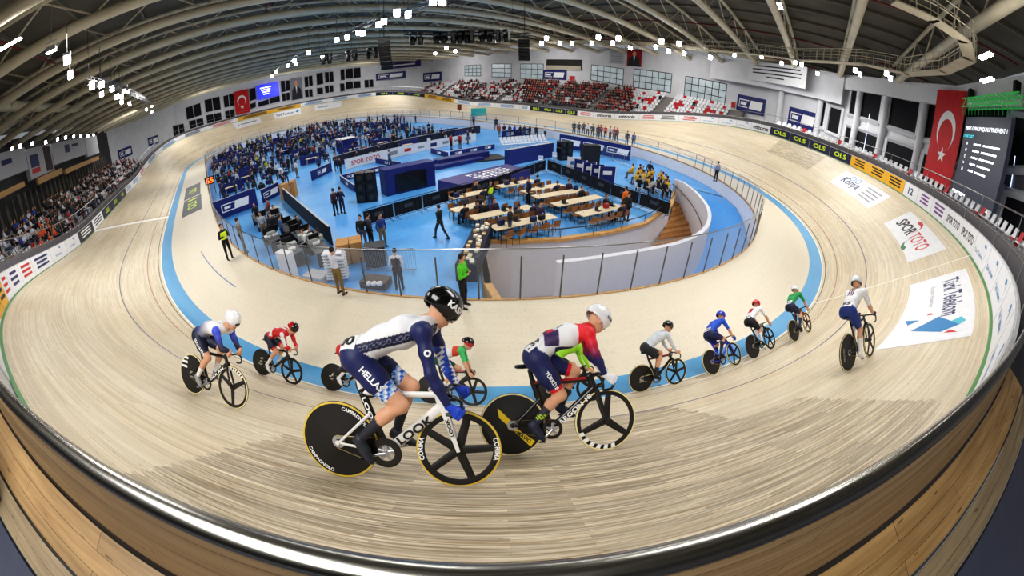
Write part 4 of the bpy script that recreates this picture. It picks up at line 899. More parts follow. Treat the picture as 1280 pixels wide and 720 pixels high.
# ------------------------------------------------ furniture helpers
def hoarding(px,label,h=1.1,z=ZF,m_=NAVY,logo=1,group='navy hoardings on the infield',thick=.08,name='hoarding'):
    a,b=onz(*px[0],z),onz(*px[1],z); c=(a+b)/2; ex=nrm(b-a); L=np.linalg.norm(b-a); n=np.cross(ex,V3(0,0,1)); n=n if n@(CAM-c)>0 else -n; exr=ex if np.cross(ex,V3(0,0,1))@n>0 else -ex
    r=root(name,label,name.replace('_',' '),c,group); m=MB(); m.box(c+V3(0,0,h/2),(L,thick,h),ax=[ex,n,(0,0,1)]); m.build('panel',m_,r)
    m=MB(); m.box(c+V3(0,0,h+.015),(L,thick+.03,.03),ax=[ex,n,(0,0,1)]); m.build('edge_trim',LIGHTGREY,r)
    for i in range(logo):
        q=c+exr*L*((i+.5)/logo-.5)+V3(0,0,h*.5); hh=h*.42; m=MB(); g=lambda x,y:q+exr*x*hh+V3(0,0,1)*y*hh+n*(thick/2+.012)
        m.add([g(.05,.5),g(2.,.5),g(1.75,-.5),g(-.2,-.5)],[(0,1,2,3)])
        for t in (.44,-.44): m.add([g(-1.9,t+.06),g(-.1,t+.06),g(-.1,t-.06),g(-1.9,t-.06)],[(0,1,2,3)])
        m.add([g(-1.9,.5),g(-1.78,.5),g(-1.78,-.5),g(-1.9,-.5)],[(0,1,2,3)]); m.add([g(-1.5,.15),g(-.6,.15),g(-.7,-.15),g(-1.5,-.15)],[(0,1,2,3)]); m.build('emblem',INK['w'],r)
    return r
hoarding(((270,277),(323,257)),'tall navy hoarding with white emblem at the left end of the infield, nearest the track',1.5)
hoarding(((329,254),(350,243)),'small navy hoarding behind the tall navy hoarding on the left',1.1)
hoarding(((352,247),(416,307)),'long black hoarding without emblem beside the work desks',1.05,logo=0,m_=mat('board_black',rgb(22,24,34),.6))
for px,l,h,n_ in ((((426,227),(481,214)),'low navy floor board with two emblems left of the speaker stack',.55,2),(((426,227),(444,240)),'short low navy floor board at the corner left of the speaker stack',.55,1),(((470,204),(501,210)),'low navy floor board behind the tall navy stage box',.55,1),(((539,191),(560,197)),'short low navy floor board below the two people in red',.55,1),(((563,196),(618,186)),'long low navy floor board below the two people in red',.55,3),(((544,208),(566,203)),'low navy floor board beside the stage steps',.6,1),(((390,226),(415,214)),'navy board on the open floor left of the white banner',.9,1)): hoarding(px,l,h,logo=n_)
hoarding(((699,184),(787,201)),'long tall navy hoarding with three white emblems before the row of people',1.6,logo=3)
hoarding(((627,173),(690,166)),'navy hoarding behind the white chairs',1.,logo=3)
hoarding(((632,208),(690,196)),'navy screen wall behind the purple stage',1.5,logo=0,thick=.3)
hoarding(((432,212),(595,176)),'long white banner with grey emblems across the infield',1.,m_=WHITE,logo=0,group=None,name='banner')
m=MB()
a,b=onz(432,212,ZF),onz(595,176,ZF); ex=nrm(b-a); n=np.cross(ex,V3(0,0,1)); n=n if n@(CAM-a)>0 else -n; L=np.linalg.norm(b-a)
bn=[o for o in bpy.data.objects if o.get('label','').startswith('long white banner with grey')][0]
m=MB(); text_plane(m,'SPOR TOTO',a+ex*L*.13+V3(0,0,.5),ex,V3(0,0,1),.45,off=.0); m.v=[tuple(np.array(p)+n*.06) for p in m.v]; m.build('lettering',INK['r'],bn)
for i in range(7):
    m=MB(); q=a+ex*L*(.32+.1*i)+V3(0,0,.5)+n*.06; m.box(q,(.9,.012,.42-.1*(i%3)),ax=[ex,n,(0,0,1)]); m.build('emblem',INK[('g','r','g','n','g','g','b')[i]],bn)
hoarding(((420,208),(600,166)),'long dark fence board behind the white banner',1.1,m_=mat('board_black_blue',rgb(26,30,54),.6),logo=0,name='fence_board',group=None)
# stage box with covered screen
def abox(name,a,b,depth,h,z,m_,label,cat,group=None,r=.04):
    a,b=np.array(a),np.array(b); ex=nrm(b-a); L=np.linalg.norm(b-a); n=np.cross(ex,V3(0,0,1)); n=n if n@(CAM-a)<0 else -n; c=(a+b)/2+n*depth/2; m=MB(); m.rbox((c[0],c[1],z+h/2),(L,depth,h),r,ax=[ex,n,(0,0,1)]); o=m.build(name,m_,base=(c[0],c[1],z)); o['base']=[float(c[0]),float(c[1]),float(z)]; return tag(o,label,cat,group),ex,n,c,L
o,ex,n,c,L=abox('stage_box',onz(484,246,ZF),onz(545,232,ZF),1.2,1.9,ZF,NAVY,'tall navy stage box carrying a covered black screen','stage box')
m=MB(); G=9; P=[]
for i in range(G):
    for j in range(G):
        u_,v_=i/(G-1)-.5,j/(G-1); P.append(c-n*(.66+.03*math.sin(i*1.7+j))+ex*u_*L*.62+V3(0,0,ZF-c[2]+.15+1.35*v_-.12*abs(u_)*v_))
m.add(P,[(i*G+j,(i+1)*G+j,(i+1)*G+j+1,i*G+j+1) for i in range(G-1) for j in range(G-1)]); m.build('screen_cover',BLACK,o,smooth=True)
sp_=[onz(*p,ZF+.8) for p in ((547,225),(585,233),(663,212),(633,205))]; cc=sum(sp_)/4
r=root('stage','purple stage with a white patterned top before the black barriers','stage',(cc[0],cc[1],ZF)); m=MB(); m.add([(*p[:2],ZF) for p in sp_]+[tuple(p) for p in sp_],[(4,5,6,7),(0,1,5,4),(1,2,6,5),(2,3,7,6),(3,0,4,7)]); m.build('platform',mat('stage_purple',rgb(58,50,120),.5),r)
m=MB(); e1,e2=sp_[3]-sp_[0],sp_[1]-sp_[0]; rg=random.Random(2)
for i in range(9):
    for j in range(5):
        q=sp_[0]+e1*(.28+.06*i)+e2*(.2+.13*j)+V3(0,0,.012); w1,w2=e1*.05*rg.uniform(.4,1),e2*.1*rg.uniform(.5,1); m.add([q,q+w1,q+w1+w2,q+w2],[(0,1,2,3)])
m.build('white_pattern',INK['w'],r)
stp_=[((546,213),(606,201),.35),((549,209),(612,197),.65)]
for i,(p0,p1,h) in enumerate(stp_): abox('stage_step',onz(*p0,ZF),onz(*p1,ZF),1.,h,ZF,NAVY,'%s navy step block left of the purple stage'%('front','rear')[i],'step')
a,b=onz(600,207,ZF),onz(640,203,ZF); o,_,_,_,_=abox('floor_cover',onz(580,205,ZF),onz(636,199,ZF),2.6,.12,ZF,DARK,'dark floor cover behind the purple stage','mat')
def cab_stack(px0,px1,h,label,ncol,nrow,depth=.8):
    a,b=onz(*px0,ZF),onz(*px1,ZF); ex=nrm(b-a); L=np.linalg.norm(b-a); n=np.cross(ex,V3(0,0,1)); n=n if n@(CAM-a)<0 else -n
    for i in range(ncol):
        for j in range(nrow):
            c=a+ex*L*(i+.5)/ncol+n*depth/2+V3(0,0,h*(j+.5)/nrow); m=MB(); m.rbox(c,(L/ncol*.94,depth,h/nrow*.96),.04,ax=[ex,n,(0,0,1)]); base=c-V3(0,0,h/nrow/2)
            o=m.build('loudspeaker',BLACK,base=base); o['base']=[float(q) for q in base]; tag(o,'black loudspeaker, %s %s, %s'%(('bottom','middle','top')[j],('left','right')[i],label),'loudspeaker','loudspeaker stacks on the infield')
            m=MB(); m.lathe([(.001,.012),(.16,.012),(.19,.0)],c-n*(depth/2)+V3(0,0,0),-n,16); m.build('speaker_cone',DARK,o)
cab_stack((446,255),(472,252),2.1,'stack left of the stage box',2,3); cab_stack((700,201),(716,200),1.9,'stack before the long navy hoarding',2,3)
o,_,_,_,_=abox('covered_screen',onz(729,211,ZF),onz(749,211,ZF),.9,2.2,ZF,mat('cover_black',rgb(28,28,34),.7,var=.2),'tall black covered screen box right of the speaker stack','screen')
for i,(u,v,ax_) in enumerate(((716,222,(.8,-.6)),(724,226,(.25,-.97)),(735,230,(.8,-.6)),(745,233,(.8,-.6)),(757,236,(.8,-.6)))):
    c=onz(u,v,ZF); ex=V3(*ax_,0); ex=nrm(ex); n=np.cross(ex,V3(0,0,1)); n=n if n@(CAM-c)>0 else -n; r=root('display_panel','%s %s display panel of the cluster behind the black barriers, from the left'%(ORD[i],'white' if i==0 else 'navy'),'display panel',c,'display panels'); w=1.05 if i<4 else 1.3
    m=MB(); m.box(c+V3(0,0,.88),(w,.06,1.7),ax=[ex,n,(0,0,1)]); m.build('board',WHITE if i==0 else NAVY,r); m=MB(); [m.box(c+ex*sx*w/2+V3(0,0,.88),(.05,.09,1.76),ax=[ex,n,(0,0,1)]) for sx in (-1,1)]; m.build('frame',WHITE,r)
    m=MB(); m.box(c+n*.04+V3(0,0,1.25),(w*.55,.012,.3),ax=[ex,n,(0,0,1)]); m.build('emblem',INK['b' if i==0 else 'w'],r)
# dark rail along the platform rim
rr_=root('rim_railing','dark railing along the wooden rim of the platform','railing',(*RIMP[1],ZF)); rs_=smooth_path(RIMP,6); m=MB(); m.tube([(*p,ZF+.62) for p in rs_],.03,6); m.build('handrail',DARK,rr_,smooth=True)
for k in range(0,len(rs_),4): m=MB(); m.tube([(*rs_[k],ZF),(*rs_[k],ZF+.62)],.018,5); m.build('post',DARK,rr_)
# turquoise sign, red sign on posts
for (u0,v0),(u1,v1),c_,l,hh in (((589,160),(608,159),mat('turquoise',rgb(40,160,160),.5),'turquoise sign board on two posts on the far apron',1.),((572,150),(577,150),mat('sign_maroon',rgb(110,40,44),.5),'small maroon square sign on a post on the far apron',.9)):
    a,b=onz(u0,v0,ZF),onz(u1,v1,ZF); r=root('sign_board',l,'sign',(a+b)/2); ex=nrm(b-a); m=MB(); c=(a+b)/2+V3(0,0,2.6); n=np.cross(ex,V3(0,0,1)); m.box(c,(np.linalg.norm(b-a),.08,hh*1.3),ax=[ex,n,(0,0,1)]); m.build('board',c_,r); 
    m=MB(); [m.tube([q,q+V3(0,0,2.2)],.04,5) for q in ((a,b) if hh>.95 else ((a+b)/2,))]; m.build('post',DARK,r)
# crowd barriers (grey) and fabric barriers (black)
def barrier(a,b,label,group,fabric=True,h=1.1,proto={}):
    ex=nrm(b-a); L=np.linalg.norm(b-a); key=(fabric,)
    if key not in proto:
        r=root('crowd_barrier',label,'barrier',(0,0,0),group); m=MB(); mt=DARK if fabric else STEEL
        m.tube([(-1,0,.15),(-1,0,h-.08),(-.92,0,h),(.92,0,h),(1,0,h-.08),(1,0,.15),(-1,0,.15)],.019,6); m.build('frame',mt,r,smooth=True); m=MB()
        for i in range(1,14): m.tube([(-1+2*i/14,0,.15),(-1+2*i/14,0,h)],.009,4)
        m.build('bars',mt,r); m=MB(); [m.tube([(x,-.25,.01),(x,0,.1),(x,.25,.01)],.018,5) for x in (-.8,.8)]; m.build('foot',mt,r)
        if fabric:
            m=MB(); m.box((0,.02,.6),(1.94,.012,.8)); q=m.build('cover',mat('cover_fabric',rgb(24,24,28),.8,var=.3),r); m=MB(); m.box((0,.035,.65),(.6,.01,.22)); m.box((0,.005,.65),(.6,.01,.22)); m.build('patch',mat('patch_grey',rgb(70,74,84),.6),q)
        proto[key]=r; r.matrix_world=MW((a+b)/2,math.atan2(ex[1],ex[0]))@Matrix.Diagonal((L/2,1,1,1)); return r
    return dup(proto[key],MW((a+b)/2,math.atan2(ex[1],ex[0]))@Matrix.Diagonal((L/2,1,1,1)),label,group)
def barrier_line(P,what,group,fabric=True,step=2.1):
    k=0
    for a,b in zip(P,P[1:]):
        L=np.linalg.norm(b-a); n=max(1,round(L/step))
        for i in range(n): barrier(a+(b-a)*i/n,a+(b-a)*(i+.97)/n,'%s barrier %s'%((ORD+['thirteenth','fourteenth','fifteenth','sixteenth','seventeenth','eighteenth'])[k],what),group,fabric); k+=1
barrier_line([onz(u,v,ZF) for u,v in ((457,286),(530,264),(620,239),(682,214))],'from the left in the black covered line behind the tables','black covered barriers around the tables')
barrier_line([onz(u,v,ZF) for u,v in ((684,214),(762,247),(836,273))],'from the far corner in the black covered line right of the tables','black covered barriers around the tables')
barrier_line([onz(u,v,ZF) for u,v in ((456,338),(488,342),(522,340))],'of uncovered grey steel beside the man in the waistcoat','grey steel barriers',False)
barrier_line([onz(u,v,ZF) for u,v in ((752,188+8),(795,212))],'of uncovered grey steel before the long navy hoarding','grey steel barriers before the hoarding',False)
# long tables and chairs
TTOP=mat('table_beech',rgb(216,200,168),.5,var=.05); CHW=mat('chair_wood',rgb(150,102,60),.5,var=.12)
def table_proto():
    r=root('folding_table','t','table',(0,0,0),'long beige tables'); m=MB(); m.rbox((0,0,.735),(3.2,.75,.035),.02); m.build('tabletop',TTOP,r)
    for x in (-1.35,-.5,.5,1.35):
        m=MB(); m.tube([(x,-.3,0),(x,-.3,.72)],.02,5); m.tube([(x,.3,0),(x,.3,.72)],.02,5); m.tube([(x,-.3,.3),(x,.3,.3)],.015,4); m.build('leg',DARK,r)
    return r
def chair_proto(nm,m1,m2,lab,grp):
    r=root(nm,lab,'chair',(0,0,0),grp); m=MB(); m.rbox((0,0,.45),(.42,.42,.03),.05); m.build('seat',m1,r); m=MB(); m.loft([[(-.20-z*.18,-.2,.52+z),(-.20-z*.18,.2,.52+z),(-.225-z*.18,.2,.52+z),(-.225-z*.18,-.2,.52+z)] for z in (0,.12,.32)]); m.build('backrest',m1,r)
    for x,y in ((-.18,-.18),(-.18,.18),(.18,-.18),(.18,.18)): m=MB(); m.tube([(x*1.1,y*1.1,0),(x,y,.44)],.014,5); m.build('leg',m2,r)
    return r
TB_R=[((624,233),(668,225)),((655,240),(702,230)),((668,246),(728,237)),((693,256),(750,245)),((724,268),(776,257))]; TB_L=[((564,247),(612,238)),((566,263),(604,254)),((590,272),(664,258)),((616,285),(692,269))]
tpz=None; chz=None; chn=0; TABS=[]
for side,L_ in (('right',TB_R),('left',TB_L)):
    for i,(p0,p1) in enumerate(L_):
        a,b=onz(*p0,ZF+.75),onz(*p1,ZF+.75); c=(a+b)/2; c[2]=ZF; L=np.linalg.norm((b-a)[:2]); ang=math.atan2(b[1]-a[1],b[0]-a[0]); lab='long beige table, %s row from the back in the %s block'%(ORD[i],side)
        M_=MW(c,ang)@Matrix.Diagonal((L/3.2,1,1,1))
        if tpz is None: tpz=table_proto(); tpz.matrix_world=M_; tpz['label']=lab
        else: dup(tpz,M_,lab)
        TABS.append((c,ang,L,side,i))
for c,ang,L,side,i in TABS:
    e=V3(math.cos(ang),math.sin(ang),0); n=V3(-e[1],e[0],0); k=int(L/.62)
    for sg in (-1,1):
        for j in range(k):
            p=c+e*(-L/2+.4+j*(L-.8)/max(1,k-1))+n*sg*.62; lab='brown wooden chair on the %s side of the %s table in the %s block'%({-1:'near',1:'far'}[sg],ORD[i],side)
            if chz is None: chz=chair_proto('wooden_chair',CHW,DARK,lab,'brown chairs at the long tables'); chz.matrix_world=MW(p,ang+(PI/2 if sg<0 else -PI/2))
            else: dup(chz,MW(p,ang+(PI/2 if sg<0 else -PI/2)+random.uniform(-.25,.25)),lab)
# small things on the tables
rt=random.Random(9)
for c,ang,L,side,i in TABS:
    e=V3(math.cos(ang),math.sin(ang),0); n=V3(-e[1],e[0],0)
    for j in range(5 if (side=='left' or i==4) else 2):
        p=c+e*rt.uniform(-L/2+.2,L/2-.2)+n*rt.uniform(-.25,.25)+V3(0,0,.753); kind=rt.choice(['laptop','bag','cup']); m=MB()
        if kind=='laptop': m.box(p+V3(0,0,.01),(.34,.24,.02)); m.box(p+V3(0,.13,.12),(.34,.02,.22)); mt_=DARK
        elif kind=='bag': m.rbox(p+V3(0,0,.13),(.36,.24,.26),.06); mt_=mat('bag_%s'%('black','navy','red')[j%3],rgb(*((26,26,30),(30,40,90),(160,40,40))[j%3]),.7)
        else: m.lathe([(.03,0),(.04,.1),(.035,.1),(.03,.01)],p,(0,0,1),10); mt_=WHITE
        o=m.build(kind,mt_,base=p); tag(o,'%s on the %s long table in the %s block'%({'laptop':'dark open laptop','bag':('black','navy','red')[j%3]+' bag','cup':'white cup'}[kind],ORD[i],side),kind,'things on the long tables')
# white plastic chairs in rows
WPL=mat('plastic_white',rgb(232,232,236),.4,var=.02); wch=None
for r_ in range(2):
    for i in range(12):
        u=628+i*4.8; v=182-.55*i*.75+ (r_*4.2); p=onz(u+r_*2,v,ZF); lab='white plastic chair in the %s row before the navy hoarding, %s from the left'%(('back','front')[r_],ORD[i])
        if wch is None: wch=chair_proto('plastic_chair',WPL,WPL,lab,'white plastic chairs before the navy hoarding'); wch.matrix_world=MW(p,-1.6,1.15)
        else: dup(wch,MW(p,-1.6,1.15),lab)
for u,v,l in ((676,206,'white plastic chair by the navy screen wall, left of two'),(693,201,'white plastic chair by the navy screen wall, right of two')): dup(wch,MW(onz(u,v,ZF),.6,1.1),l,'white chairs by the navy screen wall')
ry=random.Random(21); YG=[]
for i in range(30):
    u=788+ry.uniform(0,44); v=222+ry.uniform(0,18)+(u-788)*.22; p=onz(u,v,ZF)
    if any(np.hypot(*(p-q)[:2])<.5 for q in YG): continue
    YG.append(p); dup(wch,MW(p,ry.uniform(0,6.28),1.05),'white plastic chair under the seated group in black and yellow beside the ramp','white chairs of the black and yellow group')
# equipment desks by the left hoarding
DESKT=mat('desk_grey',rgb(84,86,90),.5); dk=None
for i,(u0,v0,u1,v1) in enumerate(((316,262,332,281),(334,258,352,276),(350,272,372,294),(368,284,390,304),(388,296,408,318),(330,286,350,304),(352,302,372,318))):
    a,b=onz(u0,v0,ZF+.75),onz(u1,v1,ZF+.75); c=(a+b)/2; c[2]=ZF; L=np.linalg.norm((b-a)[:2]); lab='%s work desk loaded with equipment beside the long black hoarding'%ORD[i]
    M_=MW(c,math.atan2(b[1]-a[1],b[0]-a[0]))
    if dk is None:
        dk=root('work_desk',lab,'desk',(0,0,0),'work desks on the left infield'); m=MB(); m.rbox((0,0,.73),(2.,.8,.04),.03); m.build('desktop',DESKT,dk); m=MB(); m.box((0,.36,.38),(1.9,.03,.66)); m.build('modesty_panel',DARK,dk)
        for x in (-.9,.9): m=MB(); m.box((x,0,.36),(.05,.7,.72)); m.build('leg',DARK,dk)
        dk.matrix_world=M_
    else: dup(dk,M_,lab)
    for j in range(5):
        e=nrm(b-a); n=V3(-e[1],e[0],0); p=c+e*random.uniform(-.85,.85)+n*random.uniform(-.25,.25)+V3(0,0,.75); m=MB(); k=(i+j)%3
        if k==0: m.box(p+V3(0,0,.02),(.1,.1,.04)); m.box(p+V3(0,0,.09),(.04,.04,.12)); m.box(p+V3(0,0,.3),(.55,.05,.34)); nm,l,mt_='monitor','black monitor',BLACK
        elif k==1: m.rbox(p+V3(0,0,.12),(.5,.36,.24),.03); nm,l,mt_='equipment_case','grey equipment case',mat('case_grey',rgb(170,174,170),.5)
        else: m.rbox(p+V3(0,0,.05),(.36,.28,.1),.02); nm,l,mt_='paper_stack','stack of white papers',WHITE
        tag(m.build(nm,mt_,base=p),'%s on the %s work desk on the left'%(l,ORD[i]),nm.replace('_',' '),'equipment on the work desks')
DP=[(322,276,'sit',(26,26,30),'black'),(338,270,'sit',(150,60,40),'rust'),(346,280,'sit',(24,24,28),'black'),(333,300,'stand',(170,176,186),'grey'),(345,302,'stand',(34,36,46),'charcoal'),(357,306,'stand',(60,90,140),'denim blue'),(376,296,'sit',(30,30,40),'charcoal'),(392,312,'sit',(26,28,34),'black'),(402,316,'sit',(40,44,60),'slate'),(384,316,'sit',(220,222,228),'white')]
# boxes, cabinets and cases behind the near fence
CARD=mat('cardboard',rgb(190,142,86),.8,var=.12)
def carton(px0,px1,depth,h,label,z=ZF,m_=CARD,name='cardboard_box',cat='box'):
    o,ex,n,c,L=abox(name,onz(*px0,z),onz(*px1,z),depth,h,z,m_,label,cat,None,.02)
    m=MB(); m.box((c[0],c[1],z+h+.002),(L*1.002,.06,.004),ax=[ex,n,(0,0,1)]); m.build('tape',mat('tape_tan',rgb(166,120,70),.4),o); return o
carton((424,333),(440,330),.9,1.,'large brown cardboard box on the blue floor, left of two'); carton((441,330),(456,327),.9,1.,'large brown cardboard box on the blue floor, right of two')
carton((356,251),(364,248),.7,1.3,'tall brown carton behind the long black hoarding, left of two'); carton((364,247),(370,246),.7,1.3,'tall brown carton behind the long black hoarding, right of two')
o,_,_,_,_=abox('storage_cabinet',onz(352,346,ZF),onz(367,350,ZF),.4,1.25,ZF,WHITE,'white storage cabinet behind the near glass fence','cabinet')
o,_,_,_,_=abox('equipment_case',onz(379,352,ZF),onz(403,357,ZF),.7,.3,ZF,LIGHTGREY,'grey flat equipment case behind the near glass fence','case')
o,_,_,_,_=abox('equipment_rack',onz(458,337,ZF),onz(484,333,ZF),.8,.95,ZF,DARK,'dark rack with a grey top beside the steel barriers','rack')
o,_,_,_,_=abox('low_table',onz(450,360,ZF),onz(482,364,ZF),.7,.3,ZF,mat('table_brown',rgb(86,74,70),.6),'low brown table with white bags behind the glass fence','table')
for i in range(3):
    p=onz(461+7*i,357,ZF+.3); m=MB(); m.ball(p+V3(0,0,.09),(.14,.12,.1),8); tag(m.build('plastic_bag',WHITE,smooth=True,base=p),'%s white plastic bag on the low brown table'%ORD[i],'bag','bags on the low brown table')
for i in range(9):   # stack of white loungers/chairs
    p=onz(424,350,ZF); m=MB(); m.rbox(p+V3(0,0,.2+.14*i),(.95,.5,.05),.03,ax=[(.8,-.6,0),(.6,.8,0),(0,0,1)]); tag(m.build('stacked_bench',WPL,base=p+V3(0,0,.18+.14*i)),'white slatted bench in the stack behind the raised-arm man, %s from the bottom'%ORD[i],'bench','stacked white benches')
# buffet table along the stairwell edge
a,b=onz(580,352,ZF),onz(603,296,ZF); ex=nrm(b-a); n=np.cross(ex,V3(0,0,1)); n=n if n@(CAM-a)<0 else -n; r=root('buffet_table','buffet table with dark cloth and white boxes along the stairwell edge','table',(a+b)/2); L=np.linalg.norm(b-a); c=(a+b)/2-n*.1
m=MB(); m.box(c+V3(0,0,.38),(L,.85,.76),ax=[ex,n,(0,0,1)]); m.build('cloth',mat('cloth_navy',rgb(34,34,58),.8),r)
for i in range(30):
    p=c+ex*(-L/2+.2+(L-.4)*i/29)+n*random.uniform(-.28,.28)+V3(0,0,.76); m=MB(); ck=random.choice([('white',(232,228,214)),('cream',(220,196,150)),('brown',(120,84,56)),('white',(236,236,236))]); m.rbox(p+V3(0,0,.05),(.2,.17,random.choice([.07,.1])),.02,ax=[ex,n,(0,0,1)]); tag(m.build('food_box',mat('box_'+ck[0],rgb(*ck[1]),.6),base=p),ck[0]+' food box on the buffet table by the stairwell','box','food boxes on the buffet table')
p=onz(569,378,ZF); m=MB(); m.lathe([(.1,0),(.12,.02),(.12,.3),(.05,.4),(.05,.46)],p,(0,0,1),14); tag(m.build('water_can',WPL,smooth=True,base=p),'white water can beside the man in bright green','can')
# team area: navy partitions, canopy box, benches, parked bicycles
rq=random.Random(5); part=[]
for i in range(60):
    x,y=rq.uniform(-18,13),rq.uniform(-12,33)
    if not inside_fence(x,y,1.8) or (x<-6 and x>-13 and y<-7) or (y<-9.5 and x>-13) or any(abs(x-a_)<2.9 and abs(y-b_)<2.6 for a_,b_ in part): continue
    part.append((x,y)); ang=rq.choice([0,0,.05,PI/2]); c=V3(x,y,ZF); ex=V3(math.cos(ang),math.sin(ang),0); n=V3(-ex[1],ex[0],0); m=MB(); m.box(c+V3(0,0,.55),(2.6,.06,1.1),ax=[ex,n,(0,0,1)]); m.box(c+ex*1.2+n*.3,(.08,.6,.06),ax=[ex,n,(0,0,1)]); m.box(c-ex*1.2+n*.3,(.08,.6,.06),ax=[ex,n,(0,0,1)])
    tag(m.build('team_screen',NAVY,base=c),'navy screen between the teams in the crowded team area','screen','screens in the team area')
    OCC.append((x,y,1.35 if abs(ex[0])>.7 else .35,1.35 if abs(ex[1])>.7 else .35))
    for k in range(2):
        q=c+ex*rq.uniform(-.6,.6)+n*(.62,-.62)[k]; OCC.append((q[0],q[1],.7 if abs(ex[0])>.7 else .35,.7 if abs(ex[1])>.7 else .35)); m=MB(); m.rbox(q+V3(0,0,.72),(1.3,.6,.04),.03,ax=[ex,n,(0,0,1)]); [m.box(q+ex*s1*.58+n*s2*.25+V3(0,0,.35),(.04,.04,.7)) for s1 in (-1,1) for s2 in (-1,1)]; tag(m.build('team_table',rq.choice([WHITE,TTOP,DARK]),base=(q[0],q[1],ZF)),'team table in the crowded team area','table','tables in the team area')
o,_,_,_,_=abox('navy_kiosk',onz(421,190,ZF),onz(446,186,ZF),2.,1.5,ZF,NAVY,'navy kiosk with white top in the team area','kiosk'); 
c_=o['base']; OCC.append((c_[0],c_[1],1.3,1.3)); m=MB(); m.box((c_[0],c_[1],ZF+1.52),(2.4,2.4,.06)); m.build('top',WHITE,o)


# parked bicycles in the team area
m=MB()
for x in (0,.98): m.lathe([(.33+.014*math.cos(a),.014*math.sin(a)) for a in np.linspace(0,2*PI,5,endpoint=False)],(x,0,.335),YAX_,18,closed=True)
for a,b in (((.40,0,.28),(.2,0,.8)),((.8,0,.8),(.4,0,.28)),((.2,0,.78),(.8,0,.8)),((0,0,.335),(.4,0,.28)),((0,0,.335),(.25,0,.6)),((.8,0,.85),(.98,0,.335)),((.78,-.2,.86),(.78,.2,.86)),((.2,0,.8),(.17,0,.95))): m.tube([a,b],.02,4)
m.box((.17,0,.96),(.26,.12,.04)); PB=m.build('parked_bicycle',mat('parked_frame',rgb(50,52,64),.4,var=.5,scale=1.)); rb_=random.Random(8); nb_=0; first_=True
while nb_<100:
    x,y=rb_.uniform(-19,12),rb_.uniform(-12,32)
    if not inside_fence(x,y,1.) or (x<-6 and y<-6 and x>-13) or (y<-9.5 and x>-13) or not free(x,y,.75): continue
    OCC.append((x,y,.5,.5))
    o=PB if first_ else PB.copy()
    if not first_: COL.objects.link(o)
    first_=False; nb_+=1; o.matrix_world=MW((x,y,ZF),rb_.uniform(0,6.28)); tag(o,'dark bicycle parked among the teams in the crowded team area','bicycle','bicycles parked in the team area')

# kit bags, folding chairs and cases strewn through the team area
rk=random.Random(14); PR={}
for n_ in range(150):
    for _ in range(30):
        x,y=rk.uniform(-19.5,13),rk.uniform(-12.5,34)
        if inside_fence(x,y,.8) and not (x<-6 and x>-13 and y<-6) and not (y<-10 and x>-13) and free(x,y,.4): break
    else: continue
    OCC.append((x,y,.3,.3)); kd=('kit_bag','tool_case','folding_chair')[n_%3]; ci=rk.randrange(3)
    if (kd,ci) not in PR:
        m=MB()
        if kd=='kit_bag': m.rbox((0,0,.2),(.7,.38,.38),.1); m.tube([(-.2,0,.38),(0,0,.5),(.2,0,.38)],.02,4)
        elif kd=='tool_case': m.rbox((0,0,.35),(.6,.45,.7),.05); m.box((0,0,.72),(.3,.06,.04))
        else: m.rbox((0,0,.45),(.45,.45,.04),.04); m.box((-.22,0,.72),(.03,.44,.4)); [m.tube([(a*.2,b*.2,0),(a*.16,b*.2,.45)],.015,4) for a in (-1,1) for b in (-1,1)]
        c_=((('black',(26,26,30)),('navy',(30,40,96)),('red',(150,40,44))),(('grey',(110,114,120)),('black',(30,30,34)),('white',(214,216,220))),(('white',(226,226,230)),('black',(34,34,38)),('blue',(50,90,170))))[n_%3][ci]
        o=m.build(kd,mat('gear_'+kd+c_[0],rgb(*c_[1]),.6)); PR[(kd,ci)]=(o,c_[0])
    else: o=PR[(kd,ci)][0].copy(); COL.objects.link(o)
    o.matrix_world=MW((x,y,ZF),rk.uniform(0,6.28)); tag(o,'%s %s on the floor of the crowded team area'%(PR[(kd,ci)][1],kd.replace('_',' ')),kd.split('_')[1],kd.replace('_',' ')+'s in the team area')

p=onz(266,243,ZF); r=root('lap_counter','black lap counter with glowing orange 55 at the left end of the team area','sign',p); d=nrm((CAM-p)*V3(1,1,0)); ex=np.cross(V3(0,0,1),d); m=MB(); m.box(p+V3(0,0,1.55),(1.1,.15,.8),ax=[ex,d,(0,0,1)]); m.build('panel',BLACK,r)
m=MB(); text_plane(m,'55',p+V3(0,0,1.55)+d*.085,ex,V3(0,0,1),.55,.85,off=.0,bold=.02); m.build('digits',mat('led_orange',rgb(255,110,40),.5,emit=3.,var=0),r); m=MB(); [m.tube([p+ex*x,p+ex*x+V3(0,0,1.2)],.04,5) for x in (-.4,.4)]; m.build('stand',DARK,r)
# ================================================================ BICYCLES AND RIDERS
# local frame: x forward, y to the rider's left, z up, origin where the rear tyre meets the wood
def bike_matrix(s,v,head,lean,sc):
    p,tg,l,n=tframe(s,v); f=tg*math.cos(head)-l*math.sin(head); lf=np.cross(n,f)
    up=n*math.cos(lean)-lf*math.sin(lean); lf=np.cross(up,f); m=Matrix.Identity(4)
    for i in range(3): m[i][0],m[i][1],m[i][2],m[i][3]=f[i]*sc,lf[i]*sc,up[i]*sc,p[i]
    return m
RW=.335; YAX=(0,1,0)
TYRE=mat('tyre_rubber',rgb(18,18,18),.6); CARBON=mat('carbon_black',rgb(16,15,16),.28,coat=.3); CARBONM=mat('carbon_matt',rgb(26,24,24),.5); ALU=mat('crank_alloy',rgb(190,190,196),.3,.8)
def wheel_tyre(mb,c,mi=0):
    c=np.array(c); mb.lathe([(RW-.011+.011*math.cos(a),.011*math.sin(a)) for a in np.linspace(0,2*PI,8,endpoint=False)],c,YAX,56,mi,closed=True); return mb
